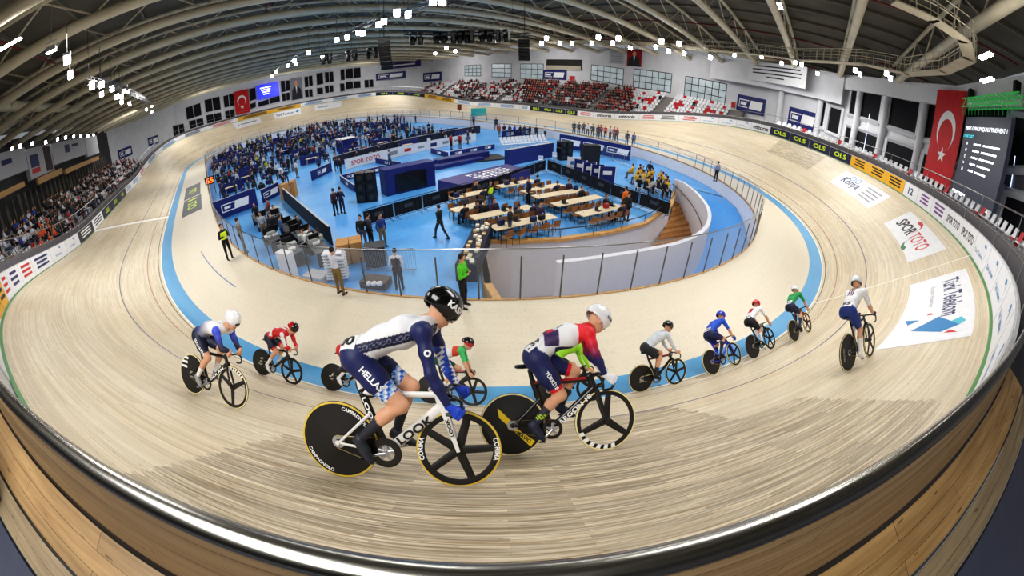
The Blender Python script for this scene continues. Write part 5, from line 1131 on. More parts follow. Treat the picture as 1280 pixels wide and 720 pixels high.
def wheel_tan(mb,c):
    for sg in (-1,1): mb.lathe([(RW-.003,sg*.0105),(RW-.019,sg*.0135),(RW-.019,sg*.0125),(RW-.003,sg*.0095)],c,YAX,56,closed=True)
    return mb
def ring_text(mb,s,c,r,a0,h,side=-1,y=.02,bold=.03,flip=False):   # lettering around a wheel, angle a0 from +x (radians), seen from the right side
    P,F=text2d(s,bold)
    e=P.max(0)-P.min(0); k=h/e[1]
    def fn(x,yy):
        a=a0+(-x/r if not flip else x/r); rr=r+(yy if not flip else -yy); return V3(c[0]+rr*math.cos(a),side*y,c[2]+rr*math.sin(a))
    return mb.add([fn(x*k,yy*k) for x,yy in P],F)
def make_bike(k,spec):
    s,v,head,lean,steer,sc=spec['pos']; R_=root('track_bicycle',spec['bikelabel'],'bicycle',group=None,mw=bike_matrix(s,v,head,lean,sc))
    fm=spec.get('frame',CARBON); acc=spec.get('accent',fm); tan=spec.get('tan',TYRE); big=spec.get('big',False)
    rc=V3(0,0,RW); bb=V3(.40,0,.285); st=V3(.205,0,.79); ht=V3(.80,0,.80); hb=V3(.845,0,.685); fc=V3(.97,0,RW)
    # rear disc
    mb=MB(); prof=[(RW-.012,-.011),(RW-.055,-.0125),(.06,-.022),(.03,-.03),(.012,-.042),(.012,.042),(.03,.03),(.06,.022),(RW-.055,.0125),(RW-.012,.011)]
    mb.lathe(prof,rc,YAX,56); d=mb.build('rear_wheel',spec.get('disc',CARBONM),R_,smooth=True,local=True)
    wheel_tyre(MB(),rc).build('tyre',TYRE,d,smooth=True,local=True)
    if tan is not TYRE: wheel_tan(MB(),rc).build('tyre_sidewall',tan,d,local=True)
    mb=MB(); mb.lathe([(.001,-.0335),(.055,-.0335),(.055,-.0265),(.042,-.0265),(.042,-.031),(.001,-.031)],rc,YAX,28); mb.build('cog',ALU,d,local=True)
    for tx,a0,h,rr,fl in spec.get('disc_text',[]): ring_text(MB(),tx,rc,rr,a0,h,y=.0165,flip=fl).build('lettering',INK['w'],d,local=True)
    for pts,col in spec.get('disc_poly',[]): MB().add([V3(rc[0]+x,-.0262 if math.hypot(x,z)<.1 else -.0215+.0,rc[2]+z) for x,z in pts],[tuple(range(len(pts)))]).build('decal',INK[col],d,local=True)
    for tx,o,ex,h,ink in spec.get('disc_flat',[]):
        ex=nrm(V3(ex[0],0,ex[1])); ey=np.cross(V3(0,-1,0),ex); MBt=MB(); text_plane(MBt,tx,V3(rc[0]+o[0],-.0275,rc[2]+o[1]),ex,ey,h,off=0,bold=.03); MBt.build('lettering',INK[ink],d,local=True)
    # front wheel, steered about the hub
    rot=lambda p:V3(fc[0]+(p[0]-fc[0])*math.cos(steer)-p[1]*math.sin(steer),(p[0]-fc[0])*math.sin(steer)+p[1]*math.cos(steer),p[2])
    ns=spec.get('spokes',5); mb=MB(); dr=spec.get('rim',.05)
    mb.lathe([(RW-.012,-.010),(RW-.012-dr*.5,-.0125),(RW-.012-dr,-.006),(RW-.012-dr,.006),(RW-.012-dr*.5,.0125),(RW-.012,.010)],fc,YAX,56,closed=True)
    mb.lathe([(.001,-.045),(.018,-.045),(.03,-.025),(.03,.025),(.018,.045),(.001,.045)],fc,YAX,18)
    a0=spec.get('sp0',.0)
    for i in range(ns):
        a=a0+2*PI*i/ns; dv=V3(math.cos(a),0,math.sin(a)); mb.blade(fc+dv*.015,fc+dv*(RW-.012-dr*.7),.026,.075 if ns==5 else .085,.016,.062 if ns==5 else .06,YAX,12)
    mb.v=[tuple(rot(V3(*p))) for p in mb.v]; f=mb.build('front_wheel',spec.get('wheelmat',CARBONM),R_,smooth=True,local=True)
    def fbuild(m,n,mt): m.v=[tuple(rot(V3(*p))) for p in m.v]; return m.build(n,mt,f,smooth=False,local=True)
    fbuild(wheel_tyre(MB(),fc),'tyre',TYRE)
    if tan is not TYRE: fbuild(wheel_tan(MB(),fc),'tyre_sidewall',tan)
    for tx,an,h,fl in spec.get('rim_text',[]): fbuild(ring_text(MB(),tx,fc,RW-.035,an,h,y=.0135,flip=fl),'lettering',INK['w'])
    if 'checker' in spec:
        m=MB(); b0,b1,n=spec['checker']
        for i in range(n):
            q0=b0+(b1-b0)*i/n; q1=q0+(b1-b0)/n*.55; sh=.03
            m.add([V3(fc[0]+r*math.cos(q),-.0135,fc[2]+r*math.sin(q)) for r,q in ((RW-.02,q0),(RW-.02,q1),(RW-.066,q1+sh),(RW-.066,q0+sh))],[(0,1,2,3)])
        fbuild(m,'check_stripes',INK['w'])
    # frame
    mb=MB(); mb.blade(bb+V3(0,0,-.02),st,.032,.075,.026,.06,YAX,12); dd=spec.get('ddepth',.072); mb.blade(hb-(hb-bb)*.0+V3(0,0,(dd-.072)*.3),bb,.042,dd,.05,dd*.94,YAX,12); mb.blade(st+V3(.0,0,-.03),ht+V3(0,0,-.02),.03,.042,.036,.05,YAX,12)
    mb.blade(hb+V3(.008,0,-.02),ht+V3(-.004,0,.02),.042,.07,.042,.062,YAX,12); mb.tube([bb+V3(0,-.035,0),bb+V3(0,.035,0)],.03,12)
    for sy in (-1,1):
        mb.blade(st*.62+bb*.38+V3(0,sy*.012,0),rc+V3(.01,sy*.058,.0),.012,.03,.012,.02,YAX,8); mb.blade(bb+V3(-.03,sy*.02,0),rc+V3(0,sy*.058,0),.014,.032,.012,.02,YAX,8)
        mb.lathe([(.001,-.006),(.02,-.006),(.02,.006),(.001,.006)],rc+V3(0,sy*.06,0),YAX,10)
    fr=mb.build('frame',fm,R_,smooth=True,local=True)
    if spec.get('seat_tube'): m=MB(); m.blade(bb*.85+st*.15,st,.036,.079,.031,.064,YAX,12); m.build('seat_tube',spec['seat_tube'],fr,smooth=True,local=True)
    if acc is not fm:
        mb=MB(); mb.blade(st+V3(.02,0,-.02),ht+V3(-.04,0,-.008),.032,.03,.037,.036,YAX,12); mb.build('top_tube_stripe',acc,fr,smooth=True,local=True)
    for tx,p0,p1,h,yy,ink in spec.get('frame_text',[]):
        p0,p1=V3(p0[0],0,p0[1]),V3(p1[0],0,p1[1]); ex=nrm(p1-p0); ey=np.cross(V3(0,-1,0),ex); m=MB(); text_plane(m,tx,(p0+p1)/2+V3(0,-yy,0),ex,ey,h,np.linalg.norm(p1-p0),off=0,bold=.03); m.build('lettering',INK[ink],fr,local=True)
    # fork
    mb=MB(); fa,fb=hb+V3(.012,0,-.01),fc
    for sy in (-1,1): mb.blade(rot(fa+V3(0,sy*.03,.0)),rot(fb+V3(0,sy*.052,0)),.018,.058,.012,.03,YAX,10)
    mb.blade(rot(fa+V3(0,-.035,.012)),rot(fa+V3(0,.035,.012)),.04,.05,.04,.05,(1,0,0),10); fo=mb.build('fork',spec.get('forkmat',fm),R_,smooth=True,local=True)
    for tx,ink in spec.get('fork_text',[]):
        m=MB(); ex=nrm(fa-fb); ey=np.cross(V3(0,-1,0),ex); text_plane(m,tx,(fa*.6+fb*.4)+V3(0,-.0585,0),ex,ey,.03,.15,off=0,bold=.03); m.build('lettering',INK[ink],fo,local=True)
    # seat post, saddle
    sd=V3(.165,0,.925); mb=MB(); mb.blade(st,V3(.178,0,.905),.026,.05,.026,.045,YAX,10); mb.build('seat_post',fm,R_,smooth=True,local=True)
    mb=MB(); secs=[]
    for x,w,hh in ((-.135,.045,.01),(-.12,.066,.018),(-.06,.06,.022),(0,.034,.02),(.08,.02,.018),(.125,.013,.012),(.135,.008,.006)): secs.append([V3(sd[0]+x,w*math.cos(a),sd[2]+.012+hh*math.sin(a)-abs(math.cos(a))*.008) for a in np.linspace(0,2*PI,12,endpoint=False)])
    mb.loft(secs); mb.build('saddle',BLACK,R_,smooth=True,local=True)
    # stem and drop handlebar
    top=ht+V3(0,0,.035); bc=V3(.885,0,.83); mb=MB(); mb.blade(top+V3(-.01,0,-.02),bc,.04,.045,.036,.038,YAX,10); mb.build('stem',spec.get('barmat',CARBON),R_,smooth=True,local=True)
    mb=MB(); half=[]
    for x,y,z in ((.885,0,.83),(.89,.09,.832),(.905,.165,.825),(.955,.187,.815),(.995,.19,.785),(1.0,.192,.74),(.975,.195,.70),(.93,.195,.69),(.885,.195,.69)): half.append((x,y,z))
    pts=[(x,-y,z) for x,y,z in half[::-1]]+half[1:]; mb.tube(pts,[.0135]*len(pts),9); hbm=mb.build('handlebar',spec.get('barmat',CARBON),R_,smooth=True,local=True)
    # chainring, cranks, pedals, chain
    cr=spec.get('ring',.118); mb=MB(); yc=-.045
    mb.lathe([(cr,yc-.002),(cr-.012,yc-.004),(cr*spec.get('rgi',.72),yc-.004),(cr*spec.get('rgi',.72),yc+.003),(cr,yc+.002)],bb,YAX,44,closed=True)
    rg=mb.build('chainring',CARBON,R_,smooth=False,local=True)
    m=MB()
    for i in range(5):
        a=.3+2*PI*i/5; dv=V3(math.cos(a),0,math.sin(a)); m.blade(bb+V3(0,yc,0)+dv*.012,bb+V3(0,yc,0)+dv*(cr-.028),.008,.034,.006,.022,YAX,8)
    m.lathe([(.001,yc-.012),(.022,yc-.012),(.022,yc+.004),(.001,yc+.004)],bb,YAX,14); m.build('spider',ALU,rg,local=True)
    ca=np.array(spec.get('crank',(-.15,-.04))); ca=ca/np.linalg.norm(ca)*.16
    for sg,yy in ((1,-.075),(-1,.075)):
        e=bb+V3(sg*ca[0],yy,sg*ca[1]); mb=MB(); mb.blade(bb+V3(0,yy*.9,0),e,.014,.03,.012,.022,YAX,8); q=mb.build('crank_arm',spec.get('crankmat',ALU),R_,smooth=True,local=True)
        mb=MB(); mb.blade(e+V3(-.03,yy*.55,0),e+V3(.035,yy*.55,0),.05,.012,.05,.012,YAX,8); mb.build('pedal',CARBON,q,local=True)
    mb=MB(); yk=-.042
    mb.tube([rc+V3(-.02,yk,.05),rc+V3(.0,yk,.0535),bb+V3(-.02,yk,cr-.002),bb+V3(.04,yk,cr-.01)],.0045,4); mb.tube([rc+V3(-.01,yk,-.0535),bb+V3(-.02,yk,-cr+.002),bb+V3(.03,yk,-cr+.012)],.0045,4); mb.build('chain',mat('chain_steel',rgb(176,160,110),.35,.8),R_,local=True)
    return R_
def rider_body(J,female=False):
    B=Body(); g=lambda n:np.array(J[n],float); S=J.get('bulk',1.)
    hl,hr=g('hipL'),g('hipR'); pc=(hl+hr)/2; sl,sr=g('shL'),g('shR'); scn=(sl+sr)/2; nk=g('neck'); hd=g('head'); ch=g('chest'); md=g('mid')
    fwd=nrm(nk-pc); lf=nrm(sl-sr); dn=np.cross(fwd,lf)   # dn ~ up from the back
    for h,tg in ((hl,1),(hr,-1)): B.ell('hip',pc+(h-pc)*.62+V3(-.02,0,.035),(.105*S,.098*S,.115*S),k=.05)
    for sg in (-1,1):
        B.seg('torso',pc+lf*sg*.055+V3(0,0,.05),md+lf*sg*.05,.088*S,.086*S,k=.06); B.seg('torso',md+lf*sg*.05,ch+lf*sg*.075,.086*S,.098*S,k=.06); B.seg('torso',ch+lf*sg*.075,scn*.65+nk*.35+lf*sg*.055,.098*S,.06*S,k=.06)
    B.seg('neck',nk-fwd*.01,hd-V3(0,0,.05)+(nk-hd)*.15,.057,.05,k=.03)
    for s_,sh,el,wr in (('R',sr,g('elR'),g('wrR')),('L',sl,g('elL'),g('wrL'))):
        B.seg('torso',scn*.55+nk*.45,sh,.062,.058,k=.05); B.ell('arm'+s_,sh,(.066,.06,.066),k=.05)
        B.seg('arm'+s_,sh,sh*.5+el*.5,.055,.05,k=.03); B.seg('arm'+s_,sh*.5+el*.5,el,.05,.041,k=.03); B.seg('fore'+s_,el,el*.6+wr*.4,.043,.042,k=.025); B.seg('fore'+s_,el*.6+wr*.4,wr,.042,.027,k=.025)
    for s_,h,kn,an,he,to in (('R',hr,g('knR'),g('anR'),g('heR'),g('toR')),('L',hl,g('knL'),g('anL'),g('heL'),g('toL'))):
        B.seg('thigh'+s_,h,h*.55+kn*.45,.098*S,.088*S,k=.05); B.seg('thigh'+s_,h*.55+kn*.45,kn,.088*S,.058,k=.04)
        d=nrm(kn-h); B.ell('knee'+s_,kn+d*.006,(.053,.05,.055),k=.03)
        bk=nrm(np.cross(np.cross(nrm(an-kn),V3(1,0,0)),nrm(an-kn))); bk=-bk if bk[0]>0 else bk
        B.seg('calf'+s_,kn,kn*.66+an*.34+bk*.016,.05,.054,k=.03); B.seg('calf'+s_,kn*.66+an*.34+bk*.016,an,.054,.034,k=.03)
        B.seg('foot'+s_,he*.8+an*.2,an*.35+to*.65,.036,.036,k=.03)
    # head: skull, jaw, nose, ears
    look=nrm(np.array(J.get('look',(1,0,-.25)),float)); hu=nrm(V3(0,0,1)-look*look[2]); hl_=np.cross(hu,look); ax=np.array([look,hl_,hu])
    B.ell('face',hd+hu*.0,(.098,.075,.115),ax,k=.02); B.ell('face',hd+look*.035-hu*.075,(.058,.05,.05),ax,k=.03); B.seg('face',hd+look*.09-hu*.005,hd+look*.113-hu*.035,.011,.015,k=.015)
    for sg in (-1,1): B.ell('face',hd+hl_*sg*.077-hu*.02-look*.005,(.022,.01,.032),ax,k=.01); B.ell('eye',hd+look*.087+hl_*sg*.031+hu*.005,(.013,.014,.009),ax,k=.006)
    B.ell('lips',hd+look*.09-hu*.072,(.014,.024,.009),ax,k=.006)
    B.axes=ax; B.hd=hd; return B
def hand_mesh(wr,grip,axis,side,curl=1.):   # a gloved fist: palm, four curled fingers around the bar, thumb hooked over
    B=Body(); ax=nrm(np.array(axis,float)); wr,grip=np.array(wr,float),np.array(grip,float); d=nrm(grip-wr); out=nrm(np.cross(d,ax)); out=out*side
    B.seg('p',wr,grip*.75+wr*.25,.03,.034,k=.02)
    for i in range(4):
        o=ax*(.033-.022*i); k0=grip+o-d*.01+out*.022; L=(.9,1.,.96,.8)[i]
        pts=[k0,k0+d*.034*L+out*.004,k0+d*.046*L-out*.026*L,k0+d*.022*L-out*.044*L]
        for a,b,r in zip(pts,pts[1:],(.0105,.0098,.0088)): B.seg('f%d'%i,a,b,r,r*.95,k=.006)
        B.seg('p',grip*.5+wr*.5+o*.5,k0,.02,.0125,k=.012)
    t0=grip*.6+wr*.4+ax*.03; B.seg('t',t0,grip+ax*.05-out*.012+d*.012,.014,.012,k=.01); B.seg('t',grip+ax*.05-out*.012+d*.012,grip+ax*.03-out*.032+d*.03,.012,.0095,k=.006)
    return B
def helmet_body(B,long=1.,size=1.):
    look,lf,up=B.axes; H=Body(); c=B.hd+up*.035-look*.012*long
    H.ell('h',c,(.142*size,.116*size,.122*size),B.axes,k=.03); H.ell('h',c-look*.05*long-up*.012,(.095*size,.092*size,.1*size),B.axes,k=.05); H.ell('h',c+look*.03+up*.005,(.1*size,.1*size,.1*size),B.axes,k=.05)
    return H
def cut_below(V,F,o,n):   # keep faces whose centre lies above a plane
    c=V[F].mean(1); k=((c-o)@n)>0; F=F[k]; u,inv=np.unique(F,return_inverse=True); return V[u],inv.reshape(F.shape)
def make_rider(k,spec,J):
    s,v,head,lean,steer,sc=spec['pos']; M=bike_matrix(s,v,head,lean,sc); big=spec.get('big',False); h=.0095 if big else .016
    B=rider_body(J); V,F=B.mesh(h); tags=B.tags(V); col=spec['paint'](V,tags,J)
    o=link_mesh('cyclist',V,F,mat_vcol('race_suit',.55),colors=col); o.matrix_world=M; tag(o,spec['label'],'person')
    look,lf,up=B.axes
    # helmet (+ visor / strap)
    H=helmet_body(B,spec.get('hlong',1.),1.); Vh,Fh=H.mesh(.011); Vh,Fh=cut_below(Vh,Fh,B.hd-up*spec.get('hcut',.018)-look*.03,nrm(up+look*spec.get('htilt',.42)))
    hc=spec['helmcol'](Vh-B.hd,look,lf,up); hm=link_mesh('helmet',Vh,Fh,mat_vcol('helmet_shell',.18,coat=.6),o,colors=hc)
    md=hm.modifiers.new('shell','SOLIDIFY'); md.thickness=.012; md.offset=-1
    if spec.get('visor'):
        Vv,Fv=Body().ell('v',B.hd+up*.008+look*.012,(.128,.1,.07),B.axes).mesh(.012); c=(Vv-B.hd)
        kf=((c[Fv].mean(1)@look)>.045)&((c[Fv].mean(1)@up)<.035)&((c[Fv].mean(1)@up)>-.05); Fv=Fv[kf]; u,inv=np.unique(Fv,return_inverse=True)
        link_mesh('visor',Vv[u],inv.reshape(Fv.shape),mat('visor_tint',rgb(30,26,30),.08,coat=1.),hm)
    if 'helmtext' in spec:
        tx,hh,ink=spec['helmtext']; m=MB(); hx=spec.get('htx',-.35)
        fn=lambda x,y: H.trace(B.hd-lf*.3+look*(x)+up*(.045+y)+V3(0,0,0),lf,.5,.004)
        text_fn(m,tx,fn,hh,None,spec.get('htx',.03),0,bold=.04); m.build('lettering',INK[ink],hm,local=True)
    # shoes
    for sd in 'RL':
        an,he,to=[np.array(J[n+sd],float) for n in ('an','he','to')]; dn=nrm(to-he); upf=nrm((an-he)-dn*((an-he)@dn)); sb=np.cross(upf,dn)
        S=Body(); S.ell('s',he*.7+to*.3+upf*.018,(.085,.041,.047),np.array([dn,sb,upf]),k=.03); S.ell('s',he*.3+to*.7+upf*.006,(.092,.046,.036),np.array([dn,sb,upf]),k=.03); S.seg('s',he+dn*.02+upf*.02,an*.8+he*.2,.042,.045,k=.02)
        Vs,Fs=S.mesh(.01 if big else .016); link_mesh('shoe',Vs,Fs,spec.get('shoemat',BLACK),o)
    for sd,sg in (('R',-1),('L',1)):
        Hd=hand_mesh(J['wr'+sd],J['ha'+sd],J.get('gripax') or (0,sg,0),-sg); Vs,Fs=Hd.mesh(.0055 if big else .011)
        link_mesh('glove' if spec.get('glove') else 'hand',Vs,Fs,spec.get('glove') or SKIN,o)
    # race number
    if spec.get('bib'):
        tx,c,ex,ey,w,hh=spec['bib']; c,ex,ey=[np.array(q,float) for q in (c,ex,ey)]; ex=nrm(ex); ey=nrm(ey-ex*(ey@ex)); n=np.cross(ex,ey)
        fn=lambda x,y,off=.004: B.trace(c+n*.3+ex*x+ey*y,-n,.6,off); m=MB(); G=7
        P=[fn((i/(G-1)-.5)*w,(j/(G-1)-.5)*hh) for i in range(G) for j in range(G)]; m.add(P,[(i*G+j,(i+1)*G+j,(i+1)*G+j+1,i*G+j+1) for i in range(G-1) for j in range(G-1)])
        b=m.build('race_number',WHITE,o,smooth=True,local=True); m=MB(); text_fn(m,tx,lambda x,y:fn(x,y,.008),hh*.62,w*.8,bold=.03); m.build('digits',INK['k'],b,local=True)
    for nm,tx,c,ex,ey,n,hh,ink in spec.get('prints',[]):
        c,ex,ey,n=[np.array(q,float) for q in (c,ex,ey,n)]; ex=nrm(ex); ey=nrm(ey); n=nrm(n); m=MB()
        text_fn(m,tx,lambda x,y:B.trace(c+n*.25+ex*x+ey*y,-n,.6,.004),hh,bold=.03); m.build('lettering',INK[ink],o,local=True)
    return o
# ---- paint helpers
def paint_base(c): return lambda V:np.tile(np.array(c),(len(V),1))
SKINC=np.array(rgb(216,164,132)); LIPC=np.array(rgb(176,96,86))
def pnt(V,tags,J,top,sleeve,short,cuff=None,sock=None,gl=None,extra=None,fore=None,socklen=.55,shortlen=.78):
    C=np.tile(SKINC,(len(V),1)); is_=lambda *p:np.array([any(str(t).startswith(q) for q in p) for t in tags])
    m=is_('torso'); C[m]=top; m=is_('arm'); C[m]=sleeve; m=is_('fore'); C[m]=fore if fore is not None else sleeve; C[is_('hip')]=short
    for sd in 'RL':
        h,k_,a=[np.array(J[n+sd],float) for n in ('hip','kn','an')]; t=((V-h)@(k_-h))/((k_-h)@(k_-h)); m=is_('thigh'+sd)|is_('knee'+sd); C[m]=SKINC; C[m&(t<shortlen)]=short
        if cuff is not None: C[m&(t<shortlen)&(t>shortlen-.13)]=cuff
        t2=((V-k_)@(a-k_))/((a-k_)@(a-k_)); m=is_('calf'+sd,'foot'+sd)
        if sock is not None: C[m&((t2>socklen)|is_('foot'+sd))]=sock
    C[is_('eye')]=np.array(rgb(50,40,36)); C[is_('lips')]=LIPC
    if extra: C=extra(C,V,tags,is_)
    return C
def helm(c,c2=None,fn=None):
    def f(Q,look,lf,up):
        C=np.tile(np.array(c),(len(Q),1))
        if c2 is not None: C[fn(Q@look,Q@lf,Q@up)]=c2
        return C
    return f
NAVYC=np.array(rgb(28,36,92)); WHC=np.array(rgb(236,236,240)); REDC=np.array(rgb(206,30,40)); BLKC=np.array(rgb(18,18,22)); BLUC=np.array(rgb(30,70,190))
def pose(dx=0.,dz=0.,**kw):
    J=dict(hipR=(.21,-.09,1.0),hipL=(.21,.09,1.0),mid=(.38,0,1.18),chest=(.57,0,1.25),neck=(.75,0,1.32),shR=(.71,-.185,1.27),shL=(.71,.185,1.27),head=(.84,0,1.42),elR=(.80,-.225,1.01),elL=(.80,.225,1.01),wrR=(.90,-.2,.78),wrL=(.90,.2,.78),haR=(.965,-.193,.72),haL=(.965,.193,.72),
      knR=(.54,-.105,.72),anR=(.245,-.115,.375),heR=(.20,-.115,.35),toR=(.32,-.115,.22),knL=(.62,.105,.85),anL=(.47,.115,.46),heL=(.43,.115,.43),toL=(.60,.115,.33),gripax=None)
    J['bulk']=1.05; J.update(kw); return J
DROPS=(.5,0,.86); TOPS=(0,1,0)
def ease(t): return np.clip(t,0,1)[:,None]
# --- Greek rider
def x_gre(C,V,tags,is_):
    m=is_('torso'); C[m]=WHC*.93
    side=np.abs(V[:,1])>.085; band=m&(V[:,1]<-.06)&(np.abs(V[:,2]-(1.14+.30*(V[:,0]-.3)))<.038)&(V[:,0]>.2); C[band]=rgb(20,24,60)
    r=np.floor(V[:,0]/.045).astype(int); rr=((V[:,0]/.045-r-.5)**2+((V[:,2]-(1.14+.30*(V[:,0]-.3)))/.045)**2); C[band&(rr>.10)&(rr<.19)]=rgb(120,124,150)
    cq=((np.floor((V[:,0]+V[:,2])/.036)+np.floor((V[:,0]-V[:,2])/.036))%3)
    for sd in 'RL':
        h=np.array(J_GRE['hip'+sd]);k=np.array(J_GRE['kn'+sd]); t=((V-h)@(k-h))/((k-h)@(k-h)); q=(is_('thigh'+sd)|is_('knee'+sd))&(t<.80)&(t>.60); C[q&(cq==0)]=WHC; C[q&(cq==1)]=rgb(30,90,200); C[q&(cq==2)]=rgb(150,190,235)
    q=is_('thighL')&(V[:,2]<.99)&(V[:,0]<.45); C[q]=rgb(16,16,20)
    q=is_('foreL','armL')&(V[:,2]<1.13); cq2=((np.floor((V[:,1]+V[:,2])/.04)+np.floor((V[:,0]-V[:,2])/.04))%3); C[q&(cq2==0)]=WHC; C[q&(cq2==1)]=rgb(30,90,210); C[q&(cq2==2)]=rgb(30,60,160)
    return C
J_GRE=pose(hipR=(.205,-.09,1.03),hipL=(.205,.09,1.03),mid=(.385,0,1.185),chest=(.56,0,1.255),neck=(.735,0,1.335),shR=(.715,-.19,1.275),shL=(.735,.18,1.29),bulk=1.13,head=(.838,.01,1.43),elR=(.785,-.24,.995),elL=(.835,.24,.99),wrR=(.905,-.205,.755),wrL=(.945,.2,.80),haR=(.975,-.197,.705),haL=(1.0,.195,.755),
  knR=(.545,-.11,.715),anR=(.225,-.12,.42),heR=(.185,-.12,.40),toR=(.29,-.12,.235),knL=(.59,.11,.81),anL=(.46,.12,.42),heL=(.42,.12,.38),toL=(.60,.12,.315),gripax=DROPS,look=(.74,.34,-.60))
J_TUR=pose(hipR=(.25,-.09,1.0),hipL=(.25,.09,1.0),mid=(.40,0,1.185),chest=(.58,0,1.24),neck=(.79,0,1.31),shR=(.745,-.19,1.25),shL=(.80,.18,1.29),bulk=1.13,head=(.90,.0,1.39),elR=(.80,-.24,1.06),elL=(.83,.235,1.05),wrR=(.905,-.205,.84),wrL=(.94,.2,.90),haR=(.985,-.197,.79),haL=(1.0,.193,.83),
  knR=(.475,-.11,.65),anR=(.225,-.12,.375),heR=(.165,-.12,.35),toR=(.29,-.12,.205),knL=(.66,.11,.86),anL=(.52,.12,.50),heL=(.48,.12,.46),toL=(.63,.12,.385),gripax=DROPS,look=(.76,.30,-.60))
def x_tur(C,V,tags,is_):
    m=is_('torso'); C[m]=WHC*.95
    back=m&(V[:,2]>1.1)
    q=back&(V[:,0]>.315)&(V[:,0]<.46)&(V[:,1]<.1)&(V[:,2]>1.14); C[q]=rgb(190,24,48); C[q&(V[:,0]<.35)]=rgb(70,24,70); C[q&(V[:,0]>.42)]=rgb(200,204,214); C[q&(V[:,1]<-.105)]=rgb(56,30,84)
    q=back&(V[:,0]>.46)&(V[:,0]<.53)&(np.abs(V[:,1])<.09); C[q]=rgb(150,156,176)
    q=m&(V[:,2]<1.13)&(V[:,0]>.42)&(V[:,0]<.6); C[q]=rgb(40,36,84)
    a=is_('arm','fore'); sh=m&(V[:,0]>.655); z=(1.20-V[:,2])/.2
    mix=np.clip(z,0,1)[:,None]; g=np.array(rgb(228,36,50))*(1-mix)+NAVYC*mix; C[a]=g[a]; C[sh]=rgb(228,36,50)
    C[(sh&(np.abs(V[:,1])<.05))]=rgb(228,36,50)
    q=is_('calfR')&(V[:,0]<.34)&(V[:,2]>.42)&(V[:,2]<.47); C[q&(((V[:,0]+V[:,2])*55).astype(int)%2==0)]=rgb(200,230,40)
    return C
def x_svk(C,V,tags,is_):
    m=is_('torso'); t=np.clip((V[:,0]-.25)/.3,0,1)[:,None]; C[m]=(np.array(rgb(30,50,120))*(1-t)+WHC*t)[m]
    a=is_('arm','fore'); z=np.clip((1.17-V[:,2])/.2,0,1)[:,None]; C[a]=(np.array(rgb(70,90,220))*(1-z)+np.array(rgb(40,36,60))*z)[a]; return C
def x_den(C,V,tags,is_):
    m=is_('torso')&(np.abs(V[:,1])<.04); C[m]=WHC; m=is_('torso')&(V[:,0]>.34)&(V[:,0]<.43)&(V[:,2]>1.1); C[m]=WHC; m=is_('arm')&(np.abs(V[:,1])>.21); C[m]=WHC*.95; return C
def x_por(C,V,tags,is_):
    m=is_('torso'); C[m]=WHC*.92; C[m&(V[:,0]>.5)]=rgb(214,70,40); C[m&(V[:,0]<.36)]=rgb(110,170,130); C[m&(V[:,0]>.64)]=rgb(60,180,110); return C
def x_rw(C,V,tags,is_):
    m=is_('torso')&(V[:,2]>1.12)&(np.abs(V[:,1])<.085)&(V[:,0]>.32); C[m]=rgb(190,24,40); return C
def x_gb(C,V,tags,is_):
    m=is_('torso')&(V[:,0]>.3)&(V[:,0]<.62)&(V[:,2]>1.15); y=V[:,1]; C[m&(np.abs(y)<.018)]=rgb(150,30,50); C[m&(np.abs(np.abs(y)-.045)<.014)]=rgb(40,44,90); return C
def x_lime(C,V,tags,is_): C[is_('torso')&(np.abs(V[:,1])>.09)]=rgb(60,64,90); return C
GOLD=mat('tan_gold',rgb(216,186,70),.6,var=.03); CREAMT=mat('tan_cream',rgb(236,224,170),.6,var=.03); WFRAME=mat('frame_white',rgb(228,226,222),.3,coat=.4,var=.02); BLF=mat('frame_blue',rgb(26,40,190),.3,coat=.4); RDF=mat('frame_red',rgb(170,24,34),.3,coat=.4)
NAVSH=mat('shoe_navy',rgb(40,46,70),.5); WSH=mat('shoe_white',rgb(230,230,234),.5); GSH=mat('shoe_grey',rgb(150,148,150),.5)
SV=dict(hellas=(171.068,5.432,.093,.151,.001,1.071),tr=(172.388,4.382,-.014,.047,.035,1.078),svk=(167.818,4.073,.13,.123,-.004,.981),den=(166.441,.823,.118,.2,-.002,.995),wht=(175.585,.32,-.023,.16,.099,1.001),blu=(177.576,.663,.093,-.166,.058,.993),rw=(179.252,.681,.047,-.118,.061,.986),grn=(180.662,1.268,-.021,-.075,.081,.985),gb=(177.503,4.575,-.056,.056,.074,.992),
   hid=(168.3,.3,.06,.05,0,.99),por=(170.72,.02,.0,.05,0,.99),lime=(173.35,.35,.0,.05,0,.99))
DR=dict(gripax=DROPS)
J_AERO=dict(head=(.93,0,1.36),neck=(.80,0,1.26),shR=(.74,-.18,1.18),shL=(.74,.18,1.18),chest=(.6,0,1.2),mid=(.41,0,1.18),elR=(.90,-.2,.94),elL=(.90,.2,.94),wrR=(1.02,-.13,.93),wrL=(1.02,.13,.93),haR=(1.0,-.12,.87),haL=(1.0,.12,.87),look=(.93,.1,-.3))
HX=lambda f:f
